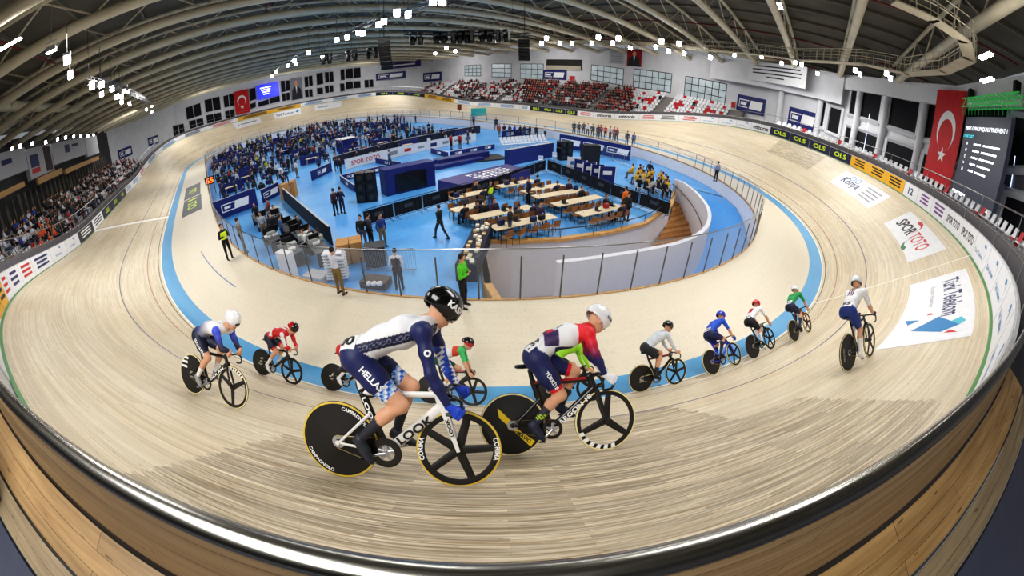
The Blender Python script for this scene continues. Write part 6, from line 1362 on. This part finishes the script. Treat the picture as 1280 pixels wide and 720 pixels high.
RID=[
 ('hellas',J_GRE,dict(big=True,label='cyclist in white and navy suit marked HELLAS, black helmet, nearest the camera',bikelabel='white track bicycle with five spoke front wheel and gold sidewalls, ridden nearest the camera',
   paint=lambda V,t,J:pnt(V,t,J,WHC,NAVYC,NAVYC,sock=np.array(rgb(38,40,52)),extra=x_gre,socklen=.5,shortlen=.80),helmcol=helm(rgb(12,12,14)),visor=True,glove=mat('glove_blue',rgb(28,70,190),.55),shoemat=mat('shoe_black_grey',rgb(44,48,58),.5),hlong=1.15,htx=.05,hcut=.05,htilt=.1,rgi=.55,ddepth=.088,
   helmtext=('KASK',.05,'w'),bib=('00',(.15,-.085,1.15),(.8,-.25,.15),(.2,.55,.8),.17,.15),prints=[('','HELLAS',(.35,-.1,.908),(.34,0,-.315),(.315,0,.34),(0,-1,.1),.05,'w'),('','o',(.765,-.2,1.14),(1,0,-.2),(.2,0,1),(0,-1,0),.05,'w')],
   frame=WFRAME,seat_tube=CARBON,forkmat=WFRAME,tan=GOLD,crank=(-.16,-.03),ring=.128,spokes=5,sp0=.08,rim=.055,barmat=CARBON,frame_text=[('LOOK',(.50,.385),(.77,.60),.07,.03,'k'),('LOOK',(.232,.73),(.32,.50),.034,.03,'w')],fork_text=[('LOOK','k')],
   disc_text=[('CAMPAGNOLO',3.95,.032,.285,True),('CAMPAGNOLO',.95,.03,.285,False)],rim_text=[('CORIMA',.05,.04,False),('CORIMA',PI-.0,.04,False)])),
 ('tr',J_TUR,dict(big=True,label='cyclist in white, red and navy suit marked TÜRKİYE with a white helmet',bikelabel='black track bicycle with three spoke front wheel and yellow slashes on its rear disc',
   paint=lambda V,t,J:pnt(V,t,J,WHC,NAVYC,NAVYC,cuff=None,sock=np.array(rgb(40,42,58)),extra=lambda C,V2,tg,is_:tur_cuff(x_tur(C,V2,tg,is_),V2,is_),socklen=.5,shortlen=.86),helmcol=helm(rgb(236,236,240)),glove=mat('glove_white',rgb(230,230,236),.55),shoemat=NAVSH,hlong=.9,htx=.06,hcut=.03,htilt=.25,rgi=.66,ddepth=.08,
   helmtext=('KASK',.03,'n'),bib=('139',(.235,-.075,1.15),(.6,0,.75),(-.375,.72,.3),.19,.13),prints=[('','TÜRKİYE',(.385,-.1,.80),(.225,0,-.35),(.35,0,.225),(0,-1,.1),.05,'w')],
   frame=CARBON,accent=RDF,tan=CREAMT,crank=(-.1,-.1),ring=.105,spokes=3,sp0=-.62,rim=.05,checker=(-2.75,-1.1,6),frame_text=[('ARGON 18',(.47,.335),(.80,.62),.05,.03,'w')],
   disc_poly=[([(-.15,.18),(-.13,.165),(.0,.035),(-.05,.0),(-.135,.08)],'y'),([(.0,-.05),(.045,-.04),(.225,-.175),(.18,-.235)],'y')],disc_flat=[('MAVIC',(.112,-.128),(.2,-.155),.042,'k')])),
 ('svk',pose(**{**J_AERO,'knR':(.50,-.11,.72),'anR':(.25,-.115,.375),'heR':(.20,-.115,.36),'toR':(.32,-.115,.23),'knL':(.62,.11,.86)}),dict(label='cyclist in white and blue suit marked SLOVAKIA, white helmet with dark visor, leftmost',bikelabel='black track bicycle with check stripes on its three spoke front wheel, leftmost of all',
   paint=lambda V,t,J:pnt(V,t,J,WHC,BLUC,np.array(rgb(24,30,60)),sock=WHC,extra=x_svk,socklen=.55,shortlen=.82),helmcol=helm(rgb(240,240,244)),visor=True,shoemat=GSH,hlong=1.1,
   prints=[('','SLOVAKIA',(.36,-.1,.86),(.3,0,-.29),(.29,0,.3),(0,-1,.1),.05,'w')],tan=CREAMT,crank=(-.12,-.08),spokes=3,sp0=-1.57,checker=(.75,2.1,8),disc_poly=[([(-.26,.16),(-.12,.16),(-.12,.2),(-.24,.2)],'w'),([(-.22,.23),(-.1,.23),(-.1,.27),(-.18,.27)],'w'),([(-.28,.08),(-.13,.08),(-.13,.12),(-.27,.12)],'w')],frame_text=[('DOLAN',(.48,.36),(.78,.61),.04,.028,'w')])),
 ('den',pose(**{**J_AERO,'head':(.98,0,1.38),'neck':(.85,0,1.29),'shR':(.80,-.18,1.22),'shL':(.80,.18,1.22),'chest':(.66,0,1.23),'mid':(.47,0,1.2),'hipR':(.27,-.09,1.0),'hipL':(.27,.09,1.0),'elR':(.93,-.2,.95),'elL':(.93,.2,.95),'knR':(.56,-.11,.74),'anR':(.28,-.115,.38),'heR':(.24,-.115,.35),'toR':(.34,-.115,.21)}),dict(label='cyclist in red and white jersey with red and black helmet, behind the leftmost rider',bikelabel='black track bicycle on the blue band with white socks at its pedals',
   paint=lambda V,t,J:pnt(V,t,J,REDC,REDC,np.array(rgb(26,32,56)),cuff=REDC,sock=WHC,extra=x_den,socklen=.5,shortlen=.82),helmcol=helm(rgb(190,24,34),rgb(20,18,20),lambda a,b,c:(a>.0)|(np.abs(b)<.025)),visor=True,shoemat=WSH,crank=(-.08,-.12),spokes=5,sp0=.3,disc_poly=[([(-.04,.08),(.05,.09),(.06,.14),(-.03,.13)],'g'),([(-.1,-.06),(-.02,-.07),(-.03,-.02),(-.1,-.01)],'g')],frame_text=[('DENMARK',(.48,.36),(.78,.61),.03,.028,'w')][:0])),
 ('hid',pose(**{**DR,'head':(.92,0,1.24),'neck':(.80,0,1.18),'shR':(.74,-.18,1.12),'shL':(.74,.18,1.12),'chest':(.60,0,1.14),'mid':(.4,0,1.13),'elR':(.80,-.22,.92),'elL':(.80,.22,.92)}),dict(label='cyclist in red shorts and white jersey, mostly hidden behind the rider marked HELLAS',bikelabel='black track bicycle mostly hidden behind the white bicycle',
   paint=lambda V,t,J:pnt(V,t,J,WHC,WHC,REDC,sock=WHC,shortlen=.75),helmcol=helm(rgb(200,30,40)),shoemat=WSH,crank=(.12,.1),spokes=5,disc_poly=[([(-.02,.05),(.03,.03),(.02,.12)],'w'),([(-.09,.02),(-.03,.0),(-.05,.05)],'w')])),
 ('por',pose(**DR),dict(label='cyclist in green, white and orange jersey with dark helmet, beyond the rider marked HELLAS',bikelabel='dark track bicycle with red accents, partly hidden behind the white bicycle',
   paint=lambda V,t,J:pnt(V,t,J,WHC,np.array(rgb(70,190,110)),np.array(rgb(16,82,72)),sock=WHC,extra=x_por,fore=SKINC,shortlen=.78),helmcol=helm(rgb(30,26,34),rgb(190,30,40),lambda a,b,c:c<.03),visor=True,shoemat=WSH,crank=(-.1,.12),spokes=5,accent=RDF)),
 ('lime',pose(**DR),dict(label='cyclist in lime and slate kit, mostly hidden behind the rider marked TÜRKİYE',bikelabel='dark track bicycle mostly hidden behind the black bicycle with yellow slashes',
   paint=lambda V,t,J:pnt(V,t,J,np.array(rgb(150,214,40)),np.array(rgb(150,214,40)),np.array(rgb(60,66,90)),cuff=np.array(rgb(150,214,40)),shortlen=.8),helmcol=helm(rgb(30,30,34)),shoemat=BLACK,crank=(.1,.12),spokes=5)),
 ('wht',pose(**{**DR,'head':(.80,0,1.45),'shR':(.66,-.185,1.29),'shL':(.66,.185,1.29),'neck':(.70,0,1.34),'chest':(.53,0,1.26),'elR':(.77,-.21,1.04),'elL':(.77,.21,1.04),'wrR':(.87,-.2,.88),'wrL':(.87,.2,.88),'haR':(.945,-.19,.84),'haL':(.945,.19,.84),'hipR':(.17,-.09,1.0),'hipL':(.17,.09,1.0),'mid':(.34,0,1.17),'knR':(.46,-.105,.77),'anR':(.35,-.115,.38),'heR':(.29,-.115,.36),'toR':(.44,-.115,.26),'knL':(.6,.105,.84),'look':(.9,.35,-.25)}),dict(label='cyclist in plain light grey long sleeves, black shorts and black helmet',bikelabel='black track bicycle with dark red down tube, first ahead of the TÜRKİYE rider',
   paint=lambda V,t,J:pnt(V,t,J,np.array(rgb(206,212,220)),np.array(rgb(206,212,220)),np.array(rgb(24,28,38)),sock=np.array(rgb(40,44,56)),shortlen=.8),helmcol=helm(rgb(26,26,30)),visor=True,crank=(.02,-.15),spokes=5,sp0=.2,forkmat=CARBON,frame=CARBON,accent=RDF,frame_text=[],tan=CREAMT,disc_poly=[([(-.06,-.1),(.06,-.09),(.03,.02),(-.05,.03)],'g')])),
 ('blu',pose(**{**DR,'head':(.93,0,1.42),'hipR':(.23,-.09,1.0),'hipL':(.23,.09,1.0),'toR':(.42,-.115,.33),'heR':(.30,-.115,.42),'anR':(.33,-.115,.47),'knR':(.60,-.105,.82),'knL':(.52,.105,.73),'anL':(.30,.115,.36),'heL':(.25,.115,.34),'toL':(.38,.115,.22)}),dict(label='cyclist in all blue jersey and blue helmet on the blue band',bikelabel='blue framed track bicycle on the blue band',
   paint=lambda V,t,J:pnt(V,t,J,np.array(rgb(30,84,206)),np.array(rgb(30,84,206)),np.array(rgb(26,34,84)),sock=np.array(rgb(32,38,72)),fore=SKINC,socklen=.25,shortlen=.84),helmcol=helm(rgb(24,60,190)),glove=mat('glove_blue',rgb(28,70,190),.55),bib=('18',(.21,0,1.16),(0,-1,0),(.5,0,.8),.2,.13),frame=BLF,crank=(-.02,.15),spokes=5,sp0=.6,tan=CREAMT)),
 ('rw',pose(**{**DR,'hipR':(.21,-.09,1.0),'knR':(.47,-.105,.70),'anR':(.36,-.115,.36),'heR':(.31,-.115,.34),'toR':(.45,-.115,.24)}),dict(label='cyclist in white jersey with dark red back panel and red helmet',bikelabel='black track bicycle on the blue band, third from the right',
   paint=lambda V,t,J:pnt(V,t,J,WHC,WHC,np.array(rgb(22,22,28)),sock=WHC,extra=x_rw,fore=SKINC,socklen=.3,shortlen=.82),helmcol=helm(rgb(200,26,40)),bib=('27',(.21,0,1.16),(0,-1,0),(.5,0,.8),.2,.12),shoemat=BLACK,crank=(.04,-.15),spokes=5,sp0=.1)),
 ('grn',pose(**DR),dict(label='cyclist in green jersey with white helmet, second from the right',bikelabel='dark track bicycle with red accents, second from the right',
   paint=lambda V,t,J:pnt(V,t,J,np.array(rgb(30,150,80)),np.array(rgb(30,150,80)),np.array(rgb(30,36,70)),sock=np.array(rgb(40,50,90)),fore=SKINC,socklen=.4,shortlen=.82),helmcol=helm(rgb(226,228,236)),bib=('42',(.21,0,1.16),(0,-1,0),(.5,0,.8),.22,.13),accent=RDF,forkmat=RDF,crank=(-.1,.1),spokes=5,tan=CREAMT)),
 ('gb',pose(**{**DR,'hipR':(.15,-.09,1.0),'hipL':(.15,.09,1.0),'mid':(.32,0,1.18),'chest':(.50,0,1.26),'neck':(.62,0,1.34),'shR':(.6,-.19,1.29),'shL':(.6,.19,1.29),'head':(.68,0,1.45),'elR':(.68,-.22,1.04),'elL':(.68,.22,1.04),'wrR':(.84,-.2,.86),'wrL':(.84,.2,.86),'haR':(.945,-.19,.83),'haL':(.945,.19,.83),'knR':(.38,-.105,.66),'anR':(.29,-.115,.26),'heR':(.23,-.115,.235),'toR':(.39,-.115,.15),'knL':(.56,.105,.88),'look':(.95,.2,-.25)}),dict(label='cyclist in white jersey and royal blue shorts high on the banking at right',bikelabel='black track bicycle high on the banking at right',
   paint=lambda V,t,J:pnt(V,t,J,WHC,WHC,np.array(rgb(26,52,128)),sock=WHC,extra=x_gb,fore=SKINC,socklen=.4,shortlen=.8),helmcol=helm(rgb(232,234,238),rgb(30,32,40),lambda a,b,c:c<.0),visor=True,bib=('95',(.16,0,1.16),(0,-1,0),(.5,0,.8),.24,.14),shoemat=WSH,glove=mat('glove_navy',rgb(30,40,90),.55),tan=CREAMT,crank=(-.02,-.15),spokes=5,sp0=.4,disc_flat=[('MAVIC',(-.2,.0),(.0,1.),.06,'g')]))]
def tur_cuff(C,V,is_):
    for sd in 'RL':
        h=np.array(J_TUR['hip'+sd]);k=np.array(J_TUR['kn'+sd]); t=((V-h)@(k-h))/((k-h)@(k-h)); C[(is_('thigh'+sd)|is_('knee'+sd))&(t<.87)&(t>.77)]=rgb(214,30,44)
    return C
import os
ONLY=None
for k,J,spec in RID:
    if ONLY and k not in ONLY: continue
    spec['pos']=SV[k]; make_bike(k,spec); make_rider(k,spec,J)
# ================================================================ PEOPLE (one continuous low body each; colours per copy)
SHIRT=mat_objcolor('cloth_top',.7); TROU=mat_objcolor('cloth_trousers',.8,random_dark=True); SHOE=mat('shoe_dark',rgb(26,26,30),.6)
VESTL=mat('vest_lime',rgb(206,240,40),.6,emit=.15)
def person_mesh(kind,h=.034):
    B=Body(); s='shirt'; sit=kind=='sit'; dz=-.42 if sit else 0.
    hip=V3(0,0,.93+dz); lean=.0 if not sit else -.02; nk=V3(lean,0,1.47+dz); hd=V3(lean+.02,0,1.63+dz)
    B.ell('trou',hip,(.13,.17,.13),k=.05); B.ell(s,hip*.5+nk*.5+V3(0,0,-.02),(.125,.165,.26),k=.05); B.ell(s,nk+V3(0,0,-.14),(.125,.19,.14),k=.05); B.seg('skin',nk-V3(0,0,.03),hd-V3(0,0,.05),.055,.055,k=.02)
    B.ell('skin',hd,(.095,.08,.115),k=.02); B.ell('hair',hd+V3(-.018,0,.03),(.098,.088,.105),k=.01); B.seg('skin',hd+V3(.09,0,0),hd+V3(.108,0,-.03),.014,.018,k=.01)
    for sg in (-1,1):
        sh=nk+V3(0,sg*.19,-.09); o=V3(0,sg,0)
        if kind=='walk': el=sh+V3(-.1*sg,sg*.05,-.27); ha=el+V3(.16-.06*sg,-sg*.02,-.2)
        elif kind=='fold': el=sh+V3(.04,sg*.08,-.27); ha=el+V3(.17,-sg*.2,.06)
        elif kind=='up': el=sh+V3(.2,sg*.08,-.08); ha=el+V3(.12,-sg*.12,.24)
        elif sit: el=sh+V3(.08,sg*.05,-.26); ha=el+V3(.22,-sg*.06,-.06)
        else: el=sh+V3(-.03,sg*.07,-.28); ha=el+V3(.06,-sg*.01,-.26)
        B.seg(s,sh,el,.062,.048,k=.04); B.seg(s,el,ha*.85+el*.15,.048,.036,k=.02); B.ell('skin',ha,(.045,.035,.05),k=.02)
        hj=hip+V3(0,sg*.095,-.04)
        if sit: kn=hj+V3(.42,sg*.03,.0); an=kn+V3(.02,0,-.42)
        elif kind=='walk': kn=hj+V3(.16*sg+.04,0,-.42); an=kn+V3(-.02+.18*sg-.1,0,-.40)
        else: kn=hj+V3(.02,sg*.03,-.43); an=kn+V3(-.02,sg*.01,-.40)
        B.seg('trou',hj,kn,.095,.065,k=.04); B.seg('trou',kn,an,.065,.05,k=.03); B.seg('shoe',an+V3(-.04,0,-.05),an+V3(.15,0,-.065),.045,.04,k=.02)
    V,F=B.mesh(h); tg=B.tags(V[F].mean(1)); ix={'shirt':0,'trou':1,'skin':2,'hair':3,'shoe':4}; mi=np.array([ix[t] for t in tg]); V[:,2]-=V[:,2].min() if not sit else 0
    return V,F,mi
PROTO={}
def person_proto(kind):
    V,F,mi=person_mesh(kind); return V,F,mi
PM={}
for kd in ('stand','walk','fold','up','sit'):
    V,F,mi=person_proto(kd); o=link_mesh('person',V,F,[SHIRT,TROU,SKIN,HAIR,SHOE],mi=mi); PM[kd]=o.data; bpy.data.objects.remove(o)
TRM={}
def person(kind,p,face,color,label,group=None,scale=1.,name='person',trousers=None):
    me=PM[kind]
    if trousers is not None:
        key=(kind,trousers)
        if key not in TRM:
            TRM[key]=me.copy(); TRM[key].materials[1]=mat('trousers_%d_%d_%d'%trousers,rgb(*trousers),.8)
        me=TRM[key]
    o=bpy.data.objects.new(name,me); COL.objects.link(o); o.matrix_world=MW(p,face,scale); o.color=(*rgb(*color),1); o['base']=[float(q) for q in p]; tag(o,label,'person',group); return o
def vest(o,color=VESTL,kind='stand'):   # high-visibility waistcoat over the torso
    B=Body(); B.ell('v',(0,0,1.2),(.15,.19,.25)); B.ell('v',(0,0,1.34),(.14,.205,.13),k=.05); V,F=B.mesh(.035); k=(V[F].mean(1)[:,2]>1.0)&(V[F].mean(1)[:,2]<1.42); F=F[k]; u,inv=np.unique(F,return_inverse=True)
    link_mesh('vest',V[u],inv.reshape(F.shape),color,o)
def facepx(p,u,v,z): q=onz(u,v,z); return math.atan2(q[1]-p[1],q[0]-p[0])
tocam=lambda p:math.atan2(CAM[1]-p[1],CAM[0]-p[0])
ZS=.17
# named individuals on the safety zone and the near floor
p=onz(288,324,ZS); o=person('fold',p,tocam(p)+.4,(24,24,28),'steward in black with a lime high-visibility vest on the left inner track edge',trousers=(20,20,24)); vest(o)
p=onz(307,316,ZS); person('stand',p,tocam(p)+1.6,(130,124,118),'person in grey-brown jacket beside the steward in the lime vest',trousers=(44,40,40))
p=onz(427,368,ZS); o=person('up',p,tocam(p)+2.2,(214,220,236),'man in pale shirt and khaki trousers with arms raised on the inner track edge',trousers=(128,106,66),scale=.98)
p=onz(580,384,ZS); o=person('fold',p,tocam(p)+1.2,(90,200,40),'man in bright green shirt and black trousers by the glass fence',trousers=(22,22,26))
p=onz(500,362,ZF); o=person('stand',p,tocam(p)+PI-.3,(230,230,236),'man in white shirt and dark waistcoat seen from behind on the blue floor',trousers=(38,34,50)); vest(o,mat('waistcoat_dark',rgb(58,44,60),.7))
NAMED=[('stand',421,269,(70,34,48),'man in maroon top standing in a pair on the open blue floor'),('fold',429,267,(40,40,70),'person in navy top beside the man in maroon on the open blue floor'),
 ('stand',456,311,(34,34,38),'man in black jacket behind the cardboard boxes'),('stand',465,309,(60,62,80),'person in slate jacket right of the man in black behind the cardboard boxes'),('stand',480,309,(48,66,130),'grey-haired person in blue jacket right of the pair behind the boxes'),
 ('walk',551,298,(30,32,44),'man in dark suit walking beside the tables'),('walk',488,211,(70,90,120),'person leaning at the navy stage hoarding'),('stand',564,187,(200,30,36),'person in red standing on the blue floor, left of two'),('stand',575,186,(190,30,36),'person in red standing on the blue floor, right of two'),('stand',585,180,(34,40,80),'person in navy standing right of the two in red'),
 ('stand',357,242,(40,30,36),'cyclist standing with a bike on the left open floor'),('stand',372,222,(236,236,240),'person in white by the navy hoarding on the left'),('stand',400,216,(40,60,120),'person in blue standing on the left open floor'),('fold',421,214,(60,60,66),'person in grey near the white banner'),('stand',427,220,(20,20,24),'person in black near the white banner'),
 ('stand',810,226,(24,30,50),'person in navy standing beside the group in yellow'),('stand',613,262,(40,40,44),'person in a lime vest standing among the tables'),('stand',660,255,(26,34,70),'person in navy standing between the right tables'),('stand',637,300,(36,36,40),'person in black at the near end of the nearest table'),('stand',782,276,(34,36,40),'person in dark clothes at the right end of the tables'),('stand',779,268,(232,120,40),'person in orange at the right end of the tables'),
 ('stand',894,227,(150,150,176),'person in grey leaning on the glass fence by the ramp'),('stand',620,163,(50,50,90),'person standing on the far track apron'),('stand',592,158,(90,100,150),'person by the turquoise sign on the far apron')]
for kd,u,v,c,l in NAMED:
    z=ZS if l.find('glass fence')>0 or l.find('apron')>0 else ZF; p=onz(u,v,z); o=person(kd,p,tocam(p)+random.uniform(-2.5,2.5),c,l)
    if 'lime vest' in l: vest(o)
# row standing on the far side behind the long navy hoarding
for i,(u,v) in enumerate(((717,168),(723,169),(729,169),(734,171),(740,172),(747,173),(750,173),(756,174),(762,175),(767,176),(783,182),(791,184),(770,177))):
    p=onz(u,v,ZF+1.0); c=((22,22,26),(30,30,34),(26,26,30),(236,236,240),(40,30,30),(30,30,40),(196,40,46),(190,40,40),(200,200,206),(206,60,60),(30,30,34),(90,100,170),(120,40,40))[i]
    person('stand',p,tocam(p)+random.uniform(-.8,.8),c,'%s person in the row standing behind the long navy hoarding, from the left'%(ORD+['thirteenth'])[i],'row of people behind the long navy hoarding',trousers=(30,30,36))
for i,u in enumerate((624,630,637,643,650,655,662,670,681)):
    p=onz(u,171+(u-624)*.04,ZF); person('stand',p,tocam(p)+random.uniform(-1,1),((220,90,60),(40,40,44),(60,60,66),(40,70,180),(30,30,34),(50,50,56),(34,34,40),(40,44,50),(210,210,214))[i],'%s person standing in the line behind the white chairs, from the left'%ORD[i],'people behind the white chairs')
PAL=[(24,24,30),(30,36,70),(36,50,110),(22,24,40),(60,62,70),(210,212,218),(150,40,44),(40,90,170),(90,94,104),(28,60,60),(44,44,50),(200,190,60)]; CNM=['black','navy','blue','dark navy','grey','white','dark red','bright blue','mid grey','dark teal','charcoal','yellow']
PW_=[6,6,5,5,3,3,1.5,2,2,2,3,1]
rp=random.Random(11); cnt=0; PIT=[]
def pit_ok(x,y):
    if not inside_fence(x,y,.8): return False
    if y<-13.5: return x<-15.2 and y>-28 and False
    lim=-10.2 if x>-6 else -13
    if -13<x<-6 and y<-6: return False
    return y>lim
tries=0
while cnt<265 and tries<9000:
    tries+=1; x=rp.uniform(-19.5,12); y=-13+rp.random()**1.15*46
    if not pit_ok(x,y) or not free(x,y,.28) or any((x-a)**2+(y-b)**2<.36 for a,b in PIT): continue
    PIT.append((x,y)); ci=rp.choices(range(12),PW_)[0]; kd=rp.choice(['stand','stand','sit','fold','sit','walk']); cnt+=1
    person(kd,(x,y,ZF),rp.uniform(0,6.28),PAL[ci],'%s person in %s in the crowded team area across the infield'%({'sit':'seated','stand':'standing','fold':'standing','walk':'walking'}[kd],CNM[ci]),'crowd in the team area of the infield',rp.uniform(.94,1.03))
for u,v,kd,c,cn in DP:
    p=onz(u,v,ZF); person(kd,p,tocam(p)+random.uniform(-2,2),c,'%s person in %s at the work desks on the left'%({'sit':'seated','stand':'standing'}[kd],cn),'people at the work desks')
for p in YG:
    y=random.random()<.6; person('sit',p+V3(0,0,.05),random.uniform(0,6.28),(222,180,40) if y else (26,26,30),'seated person in %s in the group beside the ramp'%('yellow' if y else 'black'),'black and yellow group beside the ramp')
for c,ang,L,side,i in TABS:
    e=V3(math.cos(ang),math.sin(ang),0); n=V3(-e[1],e[0],0)
    for j in range(4 if side=='left' and i<3 else (4 if (side=='right' and i==4) else 1)):
        sg=random.choice([-1,1]); q=c+e*random.uniform(-L/2+.3,L/2-.3)*(1 if side=='left' else .3)+e*(0 if side=='left' else .9)+n*sg*.72; cc=random.choice([((28,28,34),'black'),((40,46,80),'navy'),((70,70,76),'grey'),((60,40,70),'plum')])
        person('sit',q,ang+(PI/2 if sg<0 else -PI/2),cc[0],'seated person in %s at the %s table of the %s block'%(cc[1],ORD[i],side),'people seated at the long tables')
# spectators on the stands
SPECN=0; rs=random.Random(4)
def dens(u,v,side):
    if side=='right':
        if 655<u<790: return .85
        if 570<u<=655: return .3
        if 500<u<=570: return .12
        return .03
    if u<140: return .6
    return .3
cand=[q for q in vis if q[6]!='right-bend' and rs.random()<dens(*pxl((q[0],q[1],q[2]+.6)),q[6])]
rs.shuffle(cand); cand.sort(key=lambda q:((q[0]-CAM[0])**2+(q[1]-CAM[1])**2)*(.4 if 640<pxl((q[0],q[1],q[2]))[0]<800 else 1))
cl=[q for q in cand if q[6]=='left']; cr=[q for q in cand if q[6]=='right']
for q in cl[:140]+cr[:155]:
    x,y,z,f,ri,j,side=q; u,v=pxl((x,y,z+.6))
    if side=='right': pal=[((118,20,28),'dark red'),((150,28,36),'red'),((30,26,30),'black'),((44,30,34),'dark maroon')] if u>708 else [((30,30,34),'black'),((60,34,36),'dark maroon'),((40,44,60),'navy'),((150,30,36),'red')]
    else: pal=[((214,84,30),'orange'),((30,30,36),'black')] if 46<u<70 and v>266 else ([((36,60,150),'blue'),((20,24,60),'navy'),((210,214,224),'white')] if u<44 else [((28,28,32),'black'),((200,200,206),'white'),((46,50,56),'grey'),((30,34,44),'charcoal'),((36,56,50),'green')])
    c,n_=rs.choice(pal); person('sit',(x+f*.09,y,z+.05),(0 if f>0 else PI)+rs.uniform(-.4,.4),c,'seated spectator in %s in the %s row of the %s-hand stand'%(n_,RN[ri],side),'spectators in the %s-hand stand'%side,rs.uniform(.94,1.04),'spectator')

# the rest of the crowd, too small to tell apart: one object per stand
LV,LF,LM=person_mesh('sit',.075)
for side,rest,cs in (('left',cl[140:],((28,28,32),(210,212,218),(40,50,90),(120,40,40))),('right',cr[155:],((34,28,32),(110,20,28),(140,26,34),(40,34,38)))):
    if not rest: continue
    V=[];F=[];MI=[]
    for q in rest:
        x,y,z,f,ri,j,sd=q; R_=LV.copy(); R_[:,0]*=f; R_[:,1]*=f; F.append(LF+sum(len(v_) for v_ in V)); V.append(R_+V3(x+f*.09,y,z+.05)); k=rs.randrange(4); MI.append(np.where(LM==0,5+k,LM))
    o=link_mesh('crowd',np.concatenate(V),np.concatenate(F),[SHIRT,mat('trousers_dark',rgb(32,32,40),.8),SKIN,HAIR,SHOE]+[mat('crowd_cloth_%d_%d_%d'%c,rgb(*c),.8) for c in cs],mi=np.concatenate(MI)); o['kind']='stuff'; tag(o,'remaining dense crowd of seated spectators in the %s-hand stand'%side,'crowd')

# standing crowd too small to tell apart at the far side of the team area
SV_,SF_,SM_=person_mesh('fold',.06); V=[];F=[];MI=[]; nfar=0; tr_=0
CS=((24,24,30),(30,36,80),(40,60,120),(70,74,84),(206,208,214),(150,44,48),(196,190,70))
while nfar<230 and tr_<9000:
    tr_+=1; x,y=rp.uniform(-19,19.5),rp.uniform(-6,44)
    if not inside_fence(x,y,.7) or (x>12 and y<16) or (y<-9 and x>-13) or (x<-6 and x>-13 and y<-6) or not free(x,y,.25) or any((x-a)**2+(y-b)**2<.3 for a,b in PIT): continue
    PIT.append((x,y)); nfar+=1; a=rp.uniform(0,6.28); R_=SV_.copy(); R_[:,0],R_[:,1]=SV_[:,0]*math.cos(a)-SV_[:,1]*math.sin(a),SV_[:,0]*math.sin(a)+SV_[:,1]*math.cos(a)
    F.append(SF_+nfar*len(SV_)-len(SV_)); V.append(R_+V3(x,y,ZF)); MI.append(np.where(SM_==0,5+rp.choices(range(7),(5,6,5,3,3,1,1))[0],SM_))
o=link_mesh('crowd',np.concatenate(V),np.concatenate(F),[SHIRT,mat('trousers_dark',rgb(32,32,40),.8),SKIN,HAIR,SHOE]+[mat('crowd_cloth_%d_%d_%d'%c,rgb(*c),.8) for c in CS],mi=np.concatenate(MI)); o['kind']='stuff'; tag(o,'remaining dense crowd standing in the far part of the team area','crowd')
# ================================================================ LIGHT
for i,x in enumerate((-24,-8,8,24)):
    for j,y in enumerate((-46,-28,-8,14,38)):
        l=bpy.data.lights.new('arena_light','AREA'); l.shape='RECTANGLE'; l.size=5; l.size_y=7; l.energy=980; l.color=(1,.985,.96)
        o=bpy.data.objects.new('arena_light',l); COL.objects.link(o); o.location=(x,y,11.9)
for x,y,rz in ((33,-26,-90),(33,0,-90),(33,28,-90),(26,-42,-130),(-18,48,0),(4,50,0),(24,48,0),(-33,30,60)):  # unseen fill lights, added to brighten the right and far walls
    l=bpy.data.lights.new('added_wall_fill','AREA'); l.shape='RECTANGLE'; l.size=6; l.size_y=2; l.energy=420; l.color=(1,.985,.96)
    o=bpy.data.objects.new('added_wall_fill',l); COL.objects.link(o); o.location=(x,y,11.8); o.rotation_euler=(math.radians(58),0,math.radians(rz))
w=bpy.data.worlds.new('hall_ambience'); SC.world=w; w.use_nodes=True; w.node_tree.nodes['Background'].inputs[0].default_value=(.9,.95,1,1); w.node_tree.nodes['Background'].inputs[1].default_value=.26
SC.view_settings.view_transform='Standard'; SC.view_settings.look='Medium High Contrast'; SC.view_settings.exposure=-.12
SC.cycles.use_denoising=True; SC.cycles.max_bounces=6; SC.cycles.diffuse_bounces=3; SC.cycles.transparent_max_bounces=16; SC.cycles.sample_clamp_indirect=6
